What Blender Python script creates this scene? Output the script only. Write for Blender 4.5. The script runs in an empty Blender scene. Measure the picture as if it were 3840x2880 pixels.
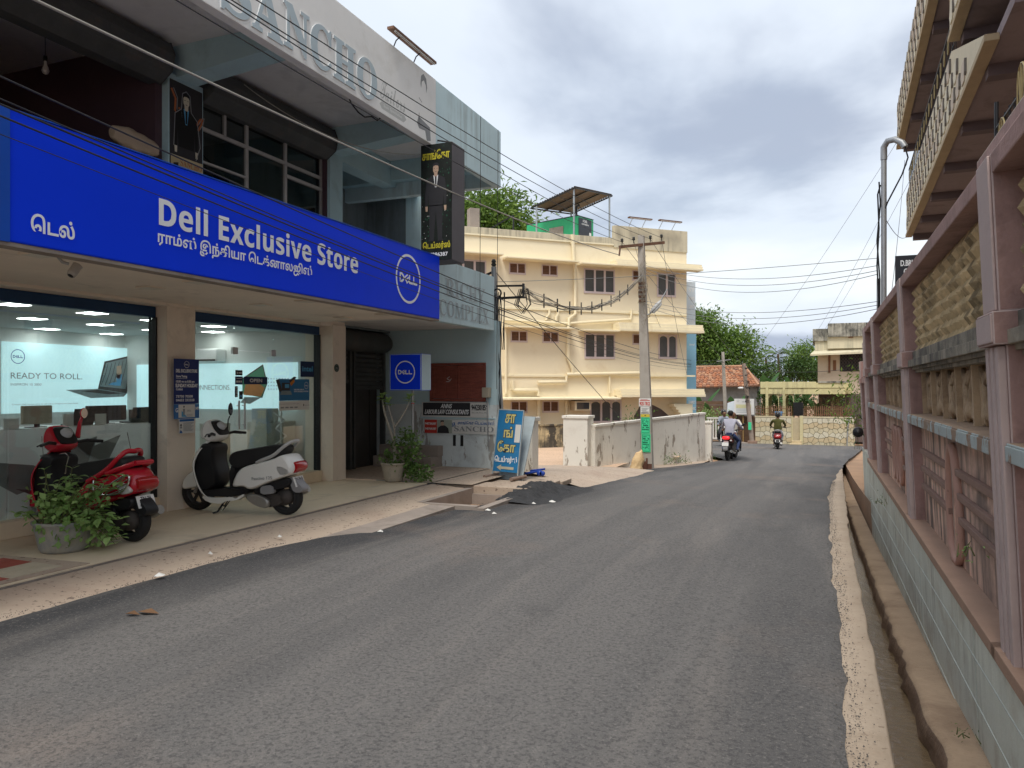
import bpy, bmesh, math, random
import numpy as np
from mathutils import Vector, Matrix, noise as mnoise
from mathutils.geometry import tessellate_polygon

R = math.radians
random.seed(7)
sc = bpy.context.scene
COL = sc.collection

# ------------------------------------------------------------------ camera
cam = bpy.data.cameras.new('camera')
cam.sensor_width = 36.0
cam.lens = 26.69
cam.shift_y = 0.0039
cam.clip_start = 0.05
cam.clip_end = 1500
camera = bpy.data.objects.new('camera', cam)
camera.location = (0, 0, 1.62)
camera.rotation_euler = (R(90), 0, R(22.1))
COL.objects.link(camera)
sc.camera = camera

# ------------------------------------------------------------------ sky and sun
SUN_EL, SUN_AZ = 62, 174          # azimuth: clockwise from +Y
world = bpy.data.worlds.new('World')
sc.world = world
world.use_nodes = True
nt = world.node_tree
nt.nodes.clear()


def wn(t, **k):
    n = nt.nodes.new(t)
    for a, b in k.items():
        setattr(n, a, b)
    return n


wout = wn('ShaderNodeOutputWorld')
sky = wn('ShaderNodeTexSky', sky_type='NISHITA')
sky.sun_disc = False
sky.sun_elevation = R(SUN_EL)
sky.sun_rotation = R(SUN_AZ)
sky.air_density = 1.4
sky.dust_density = 2.0
bg1 = wn('ShaderNodeBackground')
bg1.inputs['Strength'].default_value = 0.08
nt.links.new(sky.outputs[0], bg1.inputs[0])
tc = wn('ShaderNodeTexCoord')
sep = wn('ShaderNodeSeparateXYZ')
nt.links.new(tc.outputs['Generated'], sep.inputs[0])
zz = wn('ShaderNodeMath', operation='MAXIMUM')
zz.inputs[1].default_value = 0.0
nt.links.new(sep.outputs['Z'], zz.inputs[0])
za = wn('ShaderNodeMath', operation='ADD')
za.inputs[1].default_value = 0.22
nt.links.new(zz.outputs[0], za.inputs[0])
dv = wn('ShaderNodeVectorMath', operation='DIVIDE')
cmb = wn('ShaderNodeCombineXYZ')
for i in range(3):
    nt.links.new(za.outputs[0], cmb.inputs[i])
nt.links.new(tc.outputs['Generated'], dv.inputs[0])
nt.links.new(cmb.outputs[0], dv.inputs[1])
mp = wn('ShaderNodeMapping')
mp.inputs['Location'].default_value = (-6.9, -6.64, 0.0)
mp.inputs['Scale'].default_value = (0.62, 0.62, 0.3)
nt.links.new(dv.outputs[0], mp.inputs[0])
n1 = wn('ShaderNodeTexNoise')
n1.inputs['Scale'].default_value = 0.85
n1.inputs['Detail'].default_value = 7
n1.inputs['Roughness'].default_value = 0.52
n1.inputs['Distortion'].default_value = 0.25
nt.links.new(mp.outputs[0], n1.inputs['Vector'])
cr = wn('ShaderNodeValToRGB')
cr.color_ramp.interpolation = 'EASE'
e = cr.color_ramp.elements
e[0].position = 0.36
e[0].color = (0.42, 0.48, 0.60, 1)
e[1].position = 0.60
e[1].color = (0.93, 0.97, 1.0, 1)
e2 = cr.color_ramp.elements.new(0.47)
e2.color = (0.76, 0.83, 0.93, 1)
nt.links.new(n1.outputs['Fac'], cr.inputs[0])
bg2 = wn('ShaderNodeBackground')
bg2.inputs['Strength'].default_value = 0.55
nt.links.new(cr.outputs[0], bg2.inputs[0])
n2 = wn('ShaderNodeTexNoise')
n2.inputs['Scale'].default_value = 1.3
n2.inputs['Detail'].default_value = 5
nt.links.new(mp.outputs[0], n2.inputs['Vector'])
mr = wn('ShaderNodeMapRange')
mr.inputs['From Min'].default_value = 0.30
mr.inputs['From Max'].default_value = 0.55
mr.inputs['To Min'].default_value = 0.80
mr.inputs['To Max'].default_value = 1.0
nt.links.new(n2.outputs['Fac'], mr.inputs['Value'])
mxs = wn('ShaderNodeMixShader')
nt.links.new(mr.outputs[0], mxs.inputs[0])
nt.links.new(bg1.outputs[0], mxs.inputs[1])
nt.links.new(bg2.outputs[0], mxs.inputs[2])
nt.links.new(mxs.outputs[0], wout.inputs[0])

sl = bpy.data.lights.new('sun', 'SUN')
sl.energy = 1.4
sl.angle = R(20)
sl.color = (1.0, 0.95, 0.86)
so = bpy.data.objects.new('sun', sl)
sdir = Vector((math.sin(R(SUN_AZ)) * math.cos(R(SUN_EL)), math.cos(R(SUN_AZ)) * math.cos(R(SUN_EL)), math.sin(R(SUN_EL))))
so.rotation_euler = sdir.to_track_quat('Z', 'Y').to_euler()
so.location = (0, -5, 30)
COL.objects.link(so)

sc.view_settings.view_transform = 'Standard'
sc.view_settings.look = 'None'
sc.view_settings.gamma = 1.0
sc.view_settings.exposure = 1.05
sc.view_settings.use_curve_mapping = False
sc.render.engine = 'CYCLES'
sc.cycles.use_denoising = True
sc.cycles.max_bounces = 8
sc.cycles.transparent_max_bounces = 12
sc.cycles.caustics_reflective = False
sc.cycles.caustics_refractive = False

# ------------------------------------------------------------------ materials
MATS = {}


def M(name, col=None, rough=.75, var=.12, vs=2.5, bump=.15, bs=60., metal=0., spec=.35, emit=0., stain=None, streak=None,
      peel=None, coat=0., alpha=1., speck=None, grain=None):
    """procedural material: base colour varied by two noises; stain = (colour, amount 0..1, scale) blotches,
    streak = (colour, amount, scale) vertical runs, peel = (colour, threshold, scale) sharp flaking patches"""
    if name in MATS:
        return MATS[name]
    m = bpy.data.materials.new(name)
    m.use_nodes = True
    t = m.node_tree
    N, L = t.nodes, t.links
    b = N['Principled BSDF']
    b.inputs['Roughness'].default_value = rough
    b.inputs['Metallic'].default_value = metal
    b.inputs['Specular IOR Level'].default_value = spec
    if coat:
        b.inputs['Coat Weight'].default_value = coat
        b.inputs['Coat Roughness'].default_value = .08
    co = N.new('ShaderNodeTexCoord').outputs['Object']

    def noise(scale, detail=5, rough_=.6, vec=None, dist=0.):
        n = N.new('ShaderNodeTexNoise')
        n.inputs['Scale'].default_value = scale
        n.inputs['Detail'].default_value = detail
        n.inputs['Roughness'].default_value = rough_
        n.inputs['Distortion'].default_value = dist
        L.new(vec or co, n.inputs['Vector'])
        return n.outputs['Fac']

    def ramp(src, lo, hi, a=0., b_=1.):
        r = N.new('ShaderNodeMapRange')
        r.inputs['From Min'].default_value = lo
        r.inputs['From Max'].default_value = hi
        r.inputs['To Min'].default_value = a
        r.inputs['To Max'].default_value = b_
        L.new(src, r.inputs['Value'])
        return r.outputs[0]

    def mix(f, a, c, mode='MIX'):
        x = N.new('ShaderNodeMix')
        x.data_type = 'RGBA'
        x.blend_type = mode
        if isinstance(f, float):
            x.inputs[0].default_value = f
        else:
            L.new(f, x.inputs[0])
        for s, i in ((a, 6), (c, 7)):
            if isinstance(s, tuple):
                x.inputs[i].default_value = (*s[:3], 1)
            else:
                L.new(s, x.inputs[i])
        return x.outputs[2]

    def stretch(sx, sy, sz):
        p = N.new('ShaderNodeMapping')
        p.inputs['Scale'].default_value = (sx, sy, sz)
        L.new(co, p.inputs[0])
        return p.outputs[0]

    lo = tuple(c * (1 - var) for c in col)
    hi = tuple(min(1, c * (1 + var)) for c in col)
    c = mix(ramp(noise(vs), .3, .7), lo, hi)
    c = mix(ramp(noise(vs * 9, 3), .35, .65, 0, .5), c, tuple(x * (1 - var * .7) for x in col))
    if grain:
        c = mix(ramp(noise(1.0, 4, vec=stretch(*grain[1])), .35, .65, 0, grain[2]), c, grain[0])
    if stain:
        c = mix(ramp(noise(stain[2], 8, .65, dist=.4), .62 - stain[1] * .32, .78 - stain[1] * .26, 0, min(1, stain[1] + .25)), c, stain[0])
    if streak:
        s = noise(1.0, 6, .6, stretch(streak[2], streak[2], streak[2] * .07))
        s2 = noise(streak[2] * .12, 4)
        mu = N.new('ShaderNodeMath')
        mu.operation = 'MULTIPLY'
        L.new(ramp(s, .44, .60), mu.inputs[0])
        L.new(ramp(s2, .62 - streak[1] * .4, .85 - streak[1] * .3, 0, min(1, streak[1] + .3)), mu.inputs[1])
        c = mix(mu.outputs[0], c, streak[0])
    if peel:
        s = noise(peel[2], 9, .7, stretch(1, 1, .32))
        c = mix(ramp(s, peel[1], peel[1] + .02), c, peel[0])
    if speck:
        c = mix(ramp(noise(speck[2], 2, .5), speck[1], speck[1] + .04), c, speck[0])
    L.new(c, b.inputs['Base Color'])
    if emit:
        L.new(c, b.inputs['Emission Color'])
        b.inputs['Emission Strength'].default_value = emit
    if bump:
        bn = N.new('ShaderNodeBump')
        bn.inputs['Strength'].default_value = bump
        bn.inputs['Distance'].default_value = .02
        L.new(noise(bs, 6, .65), bn.inputs['Height'])
        L.new(bn.outputs[0], b.inputs['Normal'])
    MATS[name] = m
    return m


def glass(name, tint=(.8, .9, .88), refl=.10, ior=1.5, rough=0.0):
    if name in MATS:
        return MATS[name]
    m = bpy.data.materials.new(name)
    m.use_nodes = True
    t = m.node_tree
    N, L = t.nodes, t.links
    N.clear()
    o = N.new('ShaderNodeOutputMaterial')
    tr = N.new('ShaderNodeBsdfTransparent')
    tr.inputs[0].default_value = (*tint, 1)
    gl = N.new('ShaderNodeBsdfGlossy')
    gl.inputs['Roughness'].default_value = rough
    gl.inputs['Color'].default_value = (.9, .97, .95, 1)
    fr = N.new('ShaderNodeFresnel')
    fr.inputs[0].default_value = ior
    ad = N.new('ShaderNodeMath')
    ad.operation = 'ADD'
    ad.use_clamp = True
    ad.inputs[1].default_value = refl
    ge = N.new('ShaderNodeNewGeometry')
    inv = N.new('ShaderNodeMath')
    inv.operation = 'SUBTRACT'
    inv.inputs[0].default_value = 1.0
    L.new(ge.outputs['Backfacing'], inv.inputs[1])
    mu = N.new('ShaderNodeMath')
    mu.operation = 'MULTIPLY'
    L.new(fr.outputs[0], mu.inputs[0])
    L.new(inv.outputs[0], mu.inputs[1])
    L.new(mu.outputs[0], ad.inputs[0])
    mx = N.new('ShaderNodeMixShader')
    L.new(ad.outputs[0], mx.inputs[0])
    L.new(tr.outputs[0], mx.inputs[1])
    L.new(gl.outputs[0], mx.inputs[2])
    L.new(mx.outputs[0], o.inputs[0])
    MATS[name] = m
    return m


def leafmat(name, col, col2, trans=.3):
    if name in MATS:
        return MATS[name]
    m = bpy.data.materials.new(name)
    m.use_nodes = True
    t = m.node_tree
    N, L = t.nodes, t.links
    b = N['Principled BSDF']
    b.inputs['Roughness'].default_value = .55
    b.inputs['Specular IOR Level'].default_value = .3
    at = N.new('ShaderNodeAttribute')
    at.attribute_name = 'tone'
    x = N.new('ShaderNodeMix')
    x.data_type = 'RGBA'
    L.new(at.outputs['Fac'], x.inputs[0])
    x.inputs[6].default_value = (*col, 1)
    x.inputs[7].default_value = (*col2, 1)
    L.new(x.outputs[2], b.inputs['Base Color'])
    tl = N.new('ShaderNodeBsdfTranslucent')
    L.new(x.outputs[2], tl.inputs[0])
    ms = N.new('ShaderNodeMixShader')
    ms.inputs[0].default_value = trans
    L.new(b.outputs[0], ms.inputs[1])
    L.new(tl.outputs[0], ms.inputs[2])
    L.new(ms.outputs[0], N['Material Output'].inputs[0])
    MATS[name] = m
    return m


# ------------------------------------------------------------------ text to polygons
def _map(s, up, lo, dg=None):
    o = ''
    for ch in s:
        if 'A' <= ch <= 'Z':
            o += chr(up + ord(ch) - 65)
        elif 'a' <= ch <= 'z' and lo:
            o += chr(lo + ord(ch) - 97)
        elif '0' <= ch <= '9' and dg:
            o += chr(dg + ord(ch) - 48)
        else:
            o += ch
    return o


def t_heavy(s): return _map(s, 0x1D5D4, 0x1D5EE, 0x1D7EC)      # sans bold letter shapes
def t_serif(s): return _map(s, 0x1D400, 0x1D41A, 0x1D7CE)
def t_script(s): return _map(s, 0x1D4D0, 0x1D4EA)
def t_bold(s): return '\x01' + s
def t_slant(s): return '\x02' + s
def t_sans(s): return s


TXT = {}
TSC = bpy.data.scenes.new('lettering_workspace')     # a scratch scene, removed at the end


def text_polys(s, res=3):
    if s in TXT:
        return TXT[s]
    cu = bpy.data.curves.new('lettering_source', 'FONT')
    cu.body = s
    ob = bpy.data.objects.new('lettering_source', cu)
    TSC.collection.objects.link(ob)
    TSC.view_layers[0].update()
    dg = TSC.view_layers[0].depsgraph
    crv = ob.to_curve(dg)
    loops = []
    for sp in crv.splines:
        pts = []
        if sp.type == 'BEZIER':
            bp = sp.bezier_points
            n = len(bp)
            for i in range(n):
                a, b = bp[i], bp[(i + 1) % n]
                p0, p1, p2, p3 = a.co, a.handle_right, b.handle_left, b.co
                straight = (p1 - p0).cross(p3 - p0).length < 1e-5 and (p2 - p0).cross(p3 - p0).length < 1e-5
                k = 1 if straight else res
                for j in range(k):
                    u = j / k
                    q = p0 * (1 - u) ** 3 + p1 * 3 * u * (1 - u) ** 2 + p2 * 3 * u * u * (1 - u) + p3 * u ** 3
                    pts.append((q.x, q.y))
        else:
            pts = [(p.co.x, p.co.y) for p in sp.points]
        cl = []
        for p in pts:
            if not cl or abs(p[0] - cl[-1][0]) + abs(p[1] - cl[-1][1]) > 1e-5:
                cl.append(p)
        if len(cl) > 2:
            loops.append(cl)
    ob.to_curve_clear()
    bpy.data.objects.remove(ob)

    def area(l):
        return sum(l[i - 1][0] * l[i][1] - l[i][0] * l[i - 1][1] for i in range(len(l))) / 2

    def inside(p, l):
        r = False
        for i in range(len(l)):
            (x0, y0), (x1, y1) = l[i - 1], l[i]
            if (y0 > p[1]) != (y1 > p[1]) and p[0] < (x1 - x0) * (p[1] - y0) / (y1 - y0) + x0:
                r = not r
        return r
    out = []
    if loops:
        sg = area(max(loops, key=lambda l: abs(area(l)))) > 0
        outs = [l for l in loops if (area(l) > 0) == sg]
        hs = [l for l in loops if (area(l) > 0) != sg]
        out = [[o] for o in outs]
        for h in hs:
            c = [o for o in out if inside(h[0], o[0])]
            if c:
                min(c, key=lambda o: abs(area(o[0]))).append(h)
    xs = [p[0] for o in out for p in o[0]] or [0, 1]
    ys = [p[1] for o in out for p in o[0]] or [0, 1]
    TXT[s] = (out, min(xs), max(xs), min(ys), max(ys))
    return TXT[s]


# ------------------------------------------------------------------ mesh builder
class MB:
    def __init__(s, *mats):
        s.v, s.f, s.mi, s.sm, s.mats, s.T = [], [], [], [], list(mats), None

    def _p(s, p):
        return tuple(s.T @ Vector(p)) if s.T is not None else tuple(p)

    def face(s, pts, m=0, smooth=False):
        i = len(s.v)
        s.v += [s._p(p) for p in pts]
        s.f.append(tuple(range(i, i + len(pts))))
        s.mi.append(m)
        s.sm.append(smooth)

    def mesh(s, v, f, m=0, smooth=False):
        i = len(s.v)
        s.v += [s._p(p) for p in v]
        s.f += [tuple(i + k for k in q) for q in f]
        s.mi += [m] * len(f)
        s.sm += [smooth] * len(f)

    def box(s, x0, x1, y0, y1, z0, z1, m=0):
        v = [(x, y, z) for z in (z0, z1) for y in (y0, y1) for x in (x0, x1)]
        s.mesh(v, [(0, 2, 3, 1), (4, 5, 7, 6), (0, 1, 5, 4), (2, 6, 7, 3), (0, 4, 6, 2), (1, 3, 7, 5)], m)

    def beam(s, a, b, w, h, m=0, up=(0, 0, 1)):
        a, b = Vector(a), Vector(b)
        d = (b - a).normalized()
        u = Vector(up)
        if abs(d.dot(u)) > .98:
            u = Vector((0, 1, 0))
        x = d.cross(u).normalized()
        z = x.cross(d)
        v = [p + x * sx * w / 2 + z * sz * h / 2 for p in (a, b) for sz in (-1, 1) for sx in (-1, 1)]
        s.mesh(v, [(0, 2, 3, 1), (4, 5, 7, 6), (0, 1, 5, 4), (2, 6, 7, 3), (0, 4, 6, 2), (1, 3, 7, 5)], m)

    def tube(s, pts, r, n=8, m=0, cap=True, smooth=True, closed=False, sy=1.0):
        pts = [Vector(p) for p in pts]
        k = len(pts)
        rr = r if isinstance(r, (list, tuple)) else [r] * k
        ref = None
        rings = []
        for i, p in enumerate(pts):
            if closed:
                d = pts[(i + 1) % k] - pts[i - 1]
            else:
                d = pts[min(i + 1, k - 1)] - pts[max(i - 1, 0)]
            if d.length < 1e-9:
                d = Vector((0, 0, 1))
            d.normalize()
            if ref is None:
                ref = Vector((0, 0, 1)) if abs(d.z) < .9 else Vector((1, 0, 0))
            x = ref - d * ref.dot(d)
            if x.length < 1e-6:
                x = d.orthogonal()
            x.normalize()
            ref = x
            y = d.cross(x)
            rings.append([p + (x * math.cos(2 * math.pi * j / n) * rr[i] + y * math.sin(2 * math.pi * j / n) * rr[i] * sy) for j in range(n)])
        v = [q for g in rings for q in g]
        f = []
        for i in range(k if closed else k - 1):
            a, b = i * n, ((i + 1) % k) * n
            for j in range(n):
                f.append((a + j, a + (j + 1) % n, b + (j + 1) % n, b + j))
        s.mesh(v, f, m, smooth)
        if cap and not closed:
            s.face(list(reversed(rings[0])), m)
            s.face(rings[-1], m)

    def lathe(s, prof, c=(0, 0, 0), n=20, m=0, smooth=True, axis='z', sx=1., sy=1.):
        v, f = [], []
        for r, z in prof:
            for j in range(n):
                a = 2 * math.pi * j / n
                p = (r * math.cos(a) * sx, r * math.sin(a) * sy, z)
                if axis == 'y':
                    p = (p[0], p[2], p[1])
                elif axis == 'x':
                    p = (p[2], p[0], p[1])
                v.append((c[0] + p[0], c[1] + p[1], c[2] + p[2]))
        for i in range(len(prof) - 1):
            for j in range(n):
                f.append((i * n + j, i * n + (j + 1) % n, (i + 1) * n + (j + 1) % n, (i + 1) * n + j))
        s.mesh(v, f, m, smooth)

    def prism(s, poly, y0, y1, m=0, m2=None):
        """polygon in local x,z extruded along y"""
        n = len(poly)
        a = [(p[0], y0, p[1]) for p in poly]
        b = [(p[0], y1, p[1]) for p in poly]
        tri = tessellate_polygon([[Vector((p[0], p[1], 0)) for p in poly]])
        s.mesh(a, tri, m if m2 is None else m2)
        s.mesh(b, [tuple(reversed(t)) for t in tri], m)
        s.mesh(a + b, [(i, (i + 1) % n, n + (i + 1) % n, n + i) for i in range(n)], m)

    def ring(s, c, r0, r1, y, n=40, m=0, sz=1., thick=0):
        """flat ring in local x,z at depth y"""
        v, f = [], []
        for j in range(n):
            a = 2 * math.pi * j / n
            for r in (r0, r1):
                v.append((c[0] + r * math.cos(a), y, c[1] + r * math.sin(a) * sz))
        for j in range(n):
            k = (j + 1) % n
            f.append((2 * j, 2 * j + 1, 2 * k + 1, 2 * k))
        s.mesh(v, f, m)

    def disc(s, c, r, y, n=28, m=0, sz=1.):
        s.face([(c[0] + r * math.cos(2 * math.pi * j / n), y, c[1] + r * math.sin(2 * math.pi * j / n) * sz) for j in range(n)], m)

    def plate(s, poly, y, m=0):
        """flat polygon in local x,z at depth y, facing -y"""
        tri = tessellate_polygon([[Vector((p[0], p[1], 0)) for p in poly]])
        s.mesh([(p[0], y, p[1]) for p in poly], tri, m)

    def rect(s, x0, x1, z0, z1, y, m=0):
        s.face([(x0, y, z0), (x1, y, z0), (x1, y, z1), (x0, y, z1)], m)

    def line(s, pts, w, y, m=0):
        """flat stroke in local x,z"""
        for i, ((x0, z0), (x1, z1)) in enumerate(zip(pts, pts[1:])):
            y -= .0005 if i % 2 else -.0005 * (i > 0)
            dx, dz = x1 - x0, z1 - z0
            l = math.hypot(dx, dz) or 1
            nx, nz = -dz / l * w / 2, dx / l * w / 2
            ex, ez = dx / l * w * .3, dz / l * w * .3
            s.face([(x0 - nx - ex, y, z0 - nz - ez), (x1 - nx + ex, y, z1 - nz + ez), (x1 + nx + ex, y, z1 + nz + ez), (x0 + nx - ex, y, z0 + nz - ez)], m)

    def text(s, t, x0, x1, z0, z1, y, m=0, bold=0., depth=0., outline=None, shear=0., inner=None):
        """lettering fitted to the box x0..x1, z0..z1 at depth y (facing -y). bold widens strokes; outline=(width, material)"""
        if t[0] in '\x01\x02':
            bold = max(bold, .07 * (z1 - z0))
            if t[0] == '\x02':
                shear = .25
                x1 -= .25 * (z1 - z0)
            t = t[1:]
        polys, a0, a1, b0, b1 = text_polys(t)
        kx = (x1 - x0) / max(a1 - a0, 1e-6)
        kz = (z1 - z0) / max(b1 - b0, 1e-6)

        def P(p):
            z = z0 + (p[1] - b0) * kz
            return (x0 + (p[0] - a0) * kx + shear * (z - z0), z)

        def grow(l, w, sgn):
            n = len(l)
            o = []
            for i in range(n):
                (ax, ay), (bx, by), (cx_, cy_) = l[i - 1], l[i], l[(i + 1) % n]
                d1, d2 = math.hypot(bx - ax, by - ay) or 1, math.hypot(cx_ - bx, cy_ - by) or 1
                n1 = ((by - ay) / d1, -(bx - ax) / d1)
                n2 = ((cy_ - by) / d2, -(cx_ - bx) / d2)
                k = 1 + n1[0] * n2[0] + n1[1] * n2[1]
                k = 1 / max(k, .55)
                o.append((bx + sgn * w * k * (n1[0] + n2[0]), by + sgn * w * k * (n1[1] + n2[1])))
            return o
        for i, grp in enumerate(polys):
            l0 = [[P(p) for p in l] for l in grp]
            ar = sum(l0[0][j - 1][0] * l0[0][j][1] - l0[0][j][0] * l0[0][j - 1][1] for j in range(len(l0[0])))
            sgn = 1 if ar > 0 else -1
            jobs = [(bold / 2, y - depth - .0006 * (i % 3), m, depth)]
            if outline:
                jobs.append((outline[0] / 2, y + .002 + .0006 * (i % 3), outline[1], 0))
            for w, yy, mm, dp in jobs:
                loops = [grow(l, w, sgn) for l in l0] if w else l0
                flat = [p for l in loops for p in l]
                tri = tessellate_polygon([[Vector((p[0], p[1], 0)) for p in l] for l in loops])
                s.mesh([(p[0], yy, p[1]) for p in flat], tri, mm)
                if dp:
                    for l in loops:
                        n = len(l)
                        s.mesh([(p[0], yy, p[1]) for p in l] + [(p[0], yy + dp, p[1]) for p in l], [(j, (j + 1) % n, n + (j + 1) % n, n + j) for j in range(n)], mm if inner is None else inner)

    def dell(s, cx, cz, r, y, m=0, sz=1., k=1.0):
        """round emblem: ring with four letters, the E tilted"""
        s.ring((cx, cz), r * .90, r, y, 44, m, sz)
        h = r * .30
        z0 = cz - h / 2 * sz
        w = r * .075 * 1.15
        X = lambda a: cx + a * r

        def seg(p):
            s.line([(X(a), cz + b * r * sz) for a, b in p], w, y - .0002, m)
        seg([(-.66, -.15), (-.66, .15), (-.52, .15), (-.41, .08), (-.38, 0), (-.41, -.08), (-.52, -.15), (-.66, -.15)])
        d = (.19, .11)
        for o in (0, 1, 2):
            y -= .0004
            bx, bz = -.30 + .09 * o, .03 - .10 * o
            s.line([(X(bx), cz + bz * r * sz), (X(bx + .22), cz + (bz + .13) * r * sz)], w * .8, y - .0002, m)
        s.line([(X(-.31), cz + .03 * r * sz), (X(-.12), cz - .18 * r * sz)], w * .8, y - .0006, m)
        seg([(.08, .15), (.08, -.15), (.33, -.15)])
        seg([(.42, .15), (.42, -.15), (.68, -.15)])

    def build(s, name, parent=None, mats=None, bev=0., label=None, shade=None):
        mats = mats or s.mats
        me = bpy.data.meshes.new(name)
        off = ORG.get(parent.name) if parent is not None else None
        v = s.v
        if off is not None:
            v = [(p[0] - off[0], p[1] - off[1], p[2] - off[2]) for p in v]
        me.from_pydata(v, [], s.f)
        for m in (mats if isinstance(mats, (list, tuple)) else [mats]):
            me.materials.append(m)
        me.polygons.foreach_set('material_index', s.mi)
        me.polygons.foreach_set('use_smooth', s.sm)
        if bev:
            bm = bmesh.new()
            bm.from_mesh(me)
            bmesh.ops.remove_doubles(bm, verts=bm.verts, dist=1e-5)
            ed = [e_ for e_ in bm.edges if len(e_.link_faces) == 2 and e_.calc_face_angle(0) > .6]
            bmesh.ops.bevel(bm, geom=ed, offset=bev, segments=2, affect='EDGES', profile=.6)
            bm.to_mesh(me)
            bm.free()
        o = bpy.data.objects.new(name, me)
        COL.objects.link(o)
        if parent is not None:
            o.parent = parent
            if off is not None:
                ORG[o.name] = off
        if label:
            o['label'] = label
        return o


ORG = {}


def tag(o, label=None, cat=None, group=None, kind=None):
    for k, v in (('label', label), ('category', cat), ('group', group), ('kind', kind)):
        if v:
            o[k] = v
    return o


def thing(name, label, cat, org=(0, 0, 0), frame=None, group=None, rot=None):
    """Empty at the base. Without rot the parts are given in frame coordinates, with rot in the thing's own."""
    o = bpy.data.objects.new(name, None)
    o.empty_display_size = .2
    COL.objects.link(o)
    fr = frame or Matrix()
    o.matrix_world = fr @ Matrix.Translation(org) @ (rot or Matrix())
    if rot is None:
        ORG[o.name] = Vector(org)
    return tag(o, label, cat, group)


def solo(name, mb, label, cat, group=None, frame=None, org=(0, 0, 0), kind=None, bev=0.):
    mb.v = [(p[0] - org[0], p[1] - org[1], p[2] - org[2]) for p in mb.v]
    o = mb.build(name, bev=bev)
    o.matrix_world = (frame or Matrix()) @ Matrix.Translation(org)
    return tag(o, label, cat, group, kind)


def struct(name, mb, frame=None):
    o = mb.build(name)
    if frame:
        o.matrix_world = frame
    o['kind'] = 'structure'
    return o


def copy_tree(o, parent=None):
    c = o.copy()
    COL.objects.link(c)
    if parent is not None:
        c.parent = parent
        c.matrix_parent_inverse = o.matrix_parent_inverse.copy()
    for ch in list(o.children):
        copy_tree(ch, c)
    return c


def lerp(tab, x):
    if x <= tab[0][0]:
        return tab[0][1]
    for (a, va), (b, vb) in zip(tab, tab[1:]):
        if x <= b:
            return va + (vb - va) * (x - a) / (b - a)
    return tab[-1][1]


def nz(x, y=0., z=0.):
    return mnoise.noise(Vector((x, y, z)))


RZ = lambda a: Matrix.Rotation(R(a), 4, 'Z')
FD = RZ(90)                                   # left side of the street: x = along the street, y = away from it (world -X)
ROADZ = [(-30, 0), (6, 0), (10, -.08), (14, -.27), (18, -.52), (21, -.68), (24, -.82), (28, -.97), (36, -1.2), (43, -1.42), (60, -1.9), (300, -3.)]


def rz(y):
    return lerp(ROADZ, y)
# ------------------------------------------------------------------ shared materials
plaster = M('plaster_beige', (.82, .72, .61), .85, .07, 1.5, .12, 40, stain=((.36, .31, .26), .18, 2.2))
plasterw = M('plaster_grey_white', (.76, .75, .74), .85, .07, 1.2, .15, 30, stain=((.42, .41, .40), .25, 1.4))
teal = M('paint_teal', (.44, .62, .67), .8, .08, 1.2, .1, 40, stain=((.24, .34, .36), .25, 1.8))
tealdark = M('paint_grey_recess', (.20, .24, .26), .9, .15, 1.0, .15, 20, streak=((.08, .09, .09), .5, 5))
parw = M('parapet_white', (.82, .82, .81), .8, .05, 1.0, .1, 30, stain=((.48, .46, .40), .22, 1.1), streak=((.55, .53, .48), .3, 7))
parb = M('parapet_pale_blue', (.58, .74, .79), .8, .06, 1.0, .12, 30, streak=((.30, .36, .36), .45, 8))
skyblue = M('wall_sky_blue', (.50, .66, .71), .8, .06, 1.1, .12, 30, stain=((.56, .62, .63), .2, 2.0))
skylow = M('wall_blue_white_worn', (.66, .72, .73), .85, .08, 1.6, .2, 25, stain=((.28, .28, .27), .3, 2.6), peel=((.36, .35, .33), .585, 3.0))
tilecr = M('tile_cream', (.74, .62, .46), .5, .07, 1.4, .04, 30, spec=.2, stain=((.40, .34, .27), .3, 1.3))
darkblue = M('enamel_dark_blue', (.012, .05, .13), .4, .15, 4, .05)
black = M('black_plastic', (.018, .018, .02), .5, .2, 6, .06, 120)
blackm = M('black_metal', (.03, .03, .032), .45, .2, 5, .08, 60, metal=.4)
steel = M('steel_brushed', (.55, .55, .54), .35, .08, 8, .03, 80, metal=.9)
galv = M('galvanised_steel', (.40, .41, .42), .5, .12, 6, .08, 60, metal=.6)
white = M('white_paint', (.78, .78, .77), .5, .04, 2, .04)
papw = M('paper_white', (.70, .69, .66), .8, .05, 4, .02)
ink = M('print_dark', (.03, .03, .035), .7, .1, 6, 0)
inkgrey = M('print_grey', (.26, .27, .28), .7, .1, 6, 0)
inkblue = M('print_blue', (.02, .12, .36), .7, .1, 4, 0)
inkcyan = M('print_light_blue', (.10, .36, .62), .7, .1, 4, 0)
inkred = M('print_red', (.52, .05, .035), .7, .1, 4, 0)
inkwhite = M('print_white', (.80, .81, .82), .6, .03, 4, 0)
inkskin = M('print_skin', (.52, .36, .26), .7, .08, 6, 0)
alum = M('aluminium_frame', (.48, .47, .46), .45, .08, 6, .05, 60, metal=.35)
shut = M('shutter_grey_steel', (.075, .08, .08), .6, .25, 3, .12, 30, stain=((.12, .08, .06), .25, 3))
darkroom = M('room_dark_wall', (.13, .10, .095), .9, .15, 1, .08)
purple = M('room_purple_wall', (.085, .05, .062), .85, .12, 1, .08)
concr = M('concrete_pink_beige', (.47, .375, .295), .88, .10, .9, .35, 45, stain=((.36, .26, .20), .35, .8), speck=((.20, .15, .12), .63, 24))
concd = M('concrete_old_grey', (.33, .28, .245), .9, .14, 1.2, .4, 40, stain=((.17, .14, .12), .4, 1.6))
glassp = glass('shop_glass', (.90, .955, .945), .05)
glassd = glass('dark_window_glass', (.42, .44, .45), .03)

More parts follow.
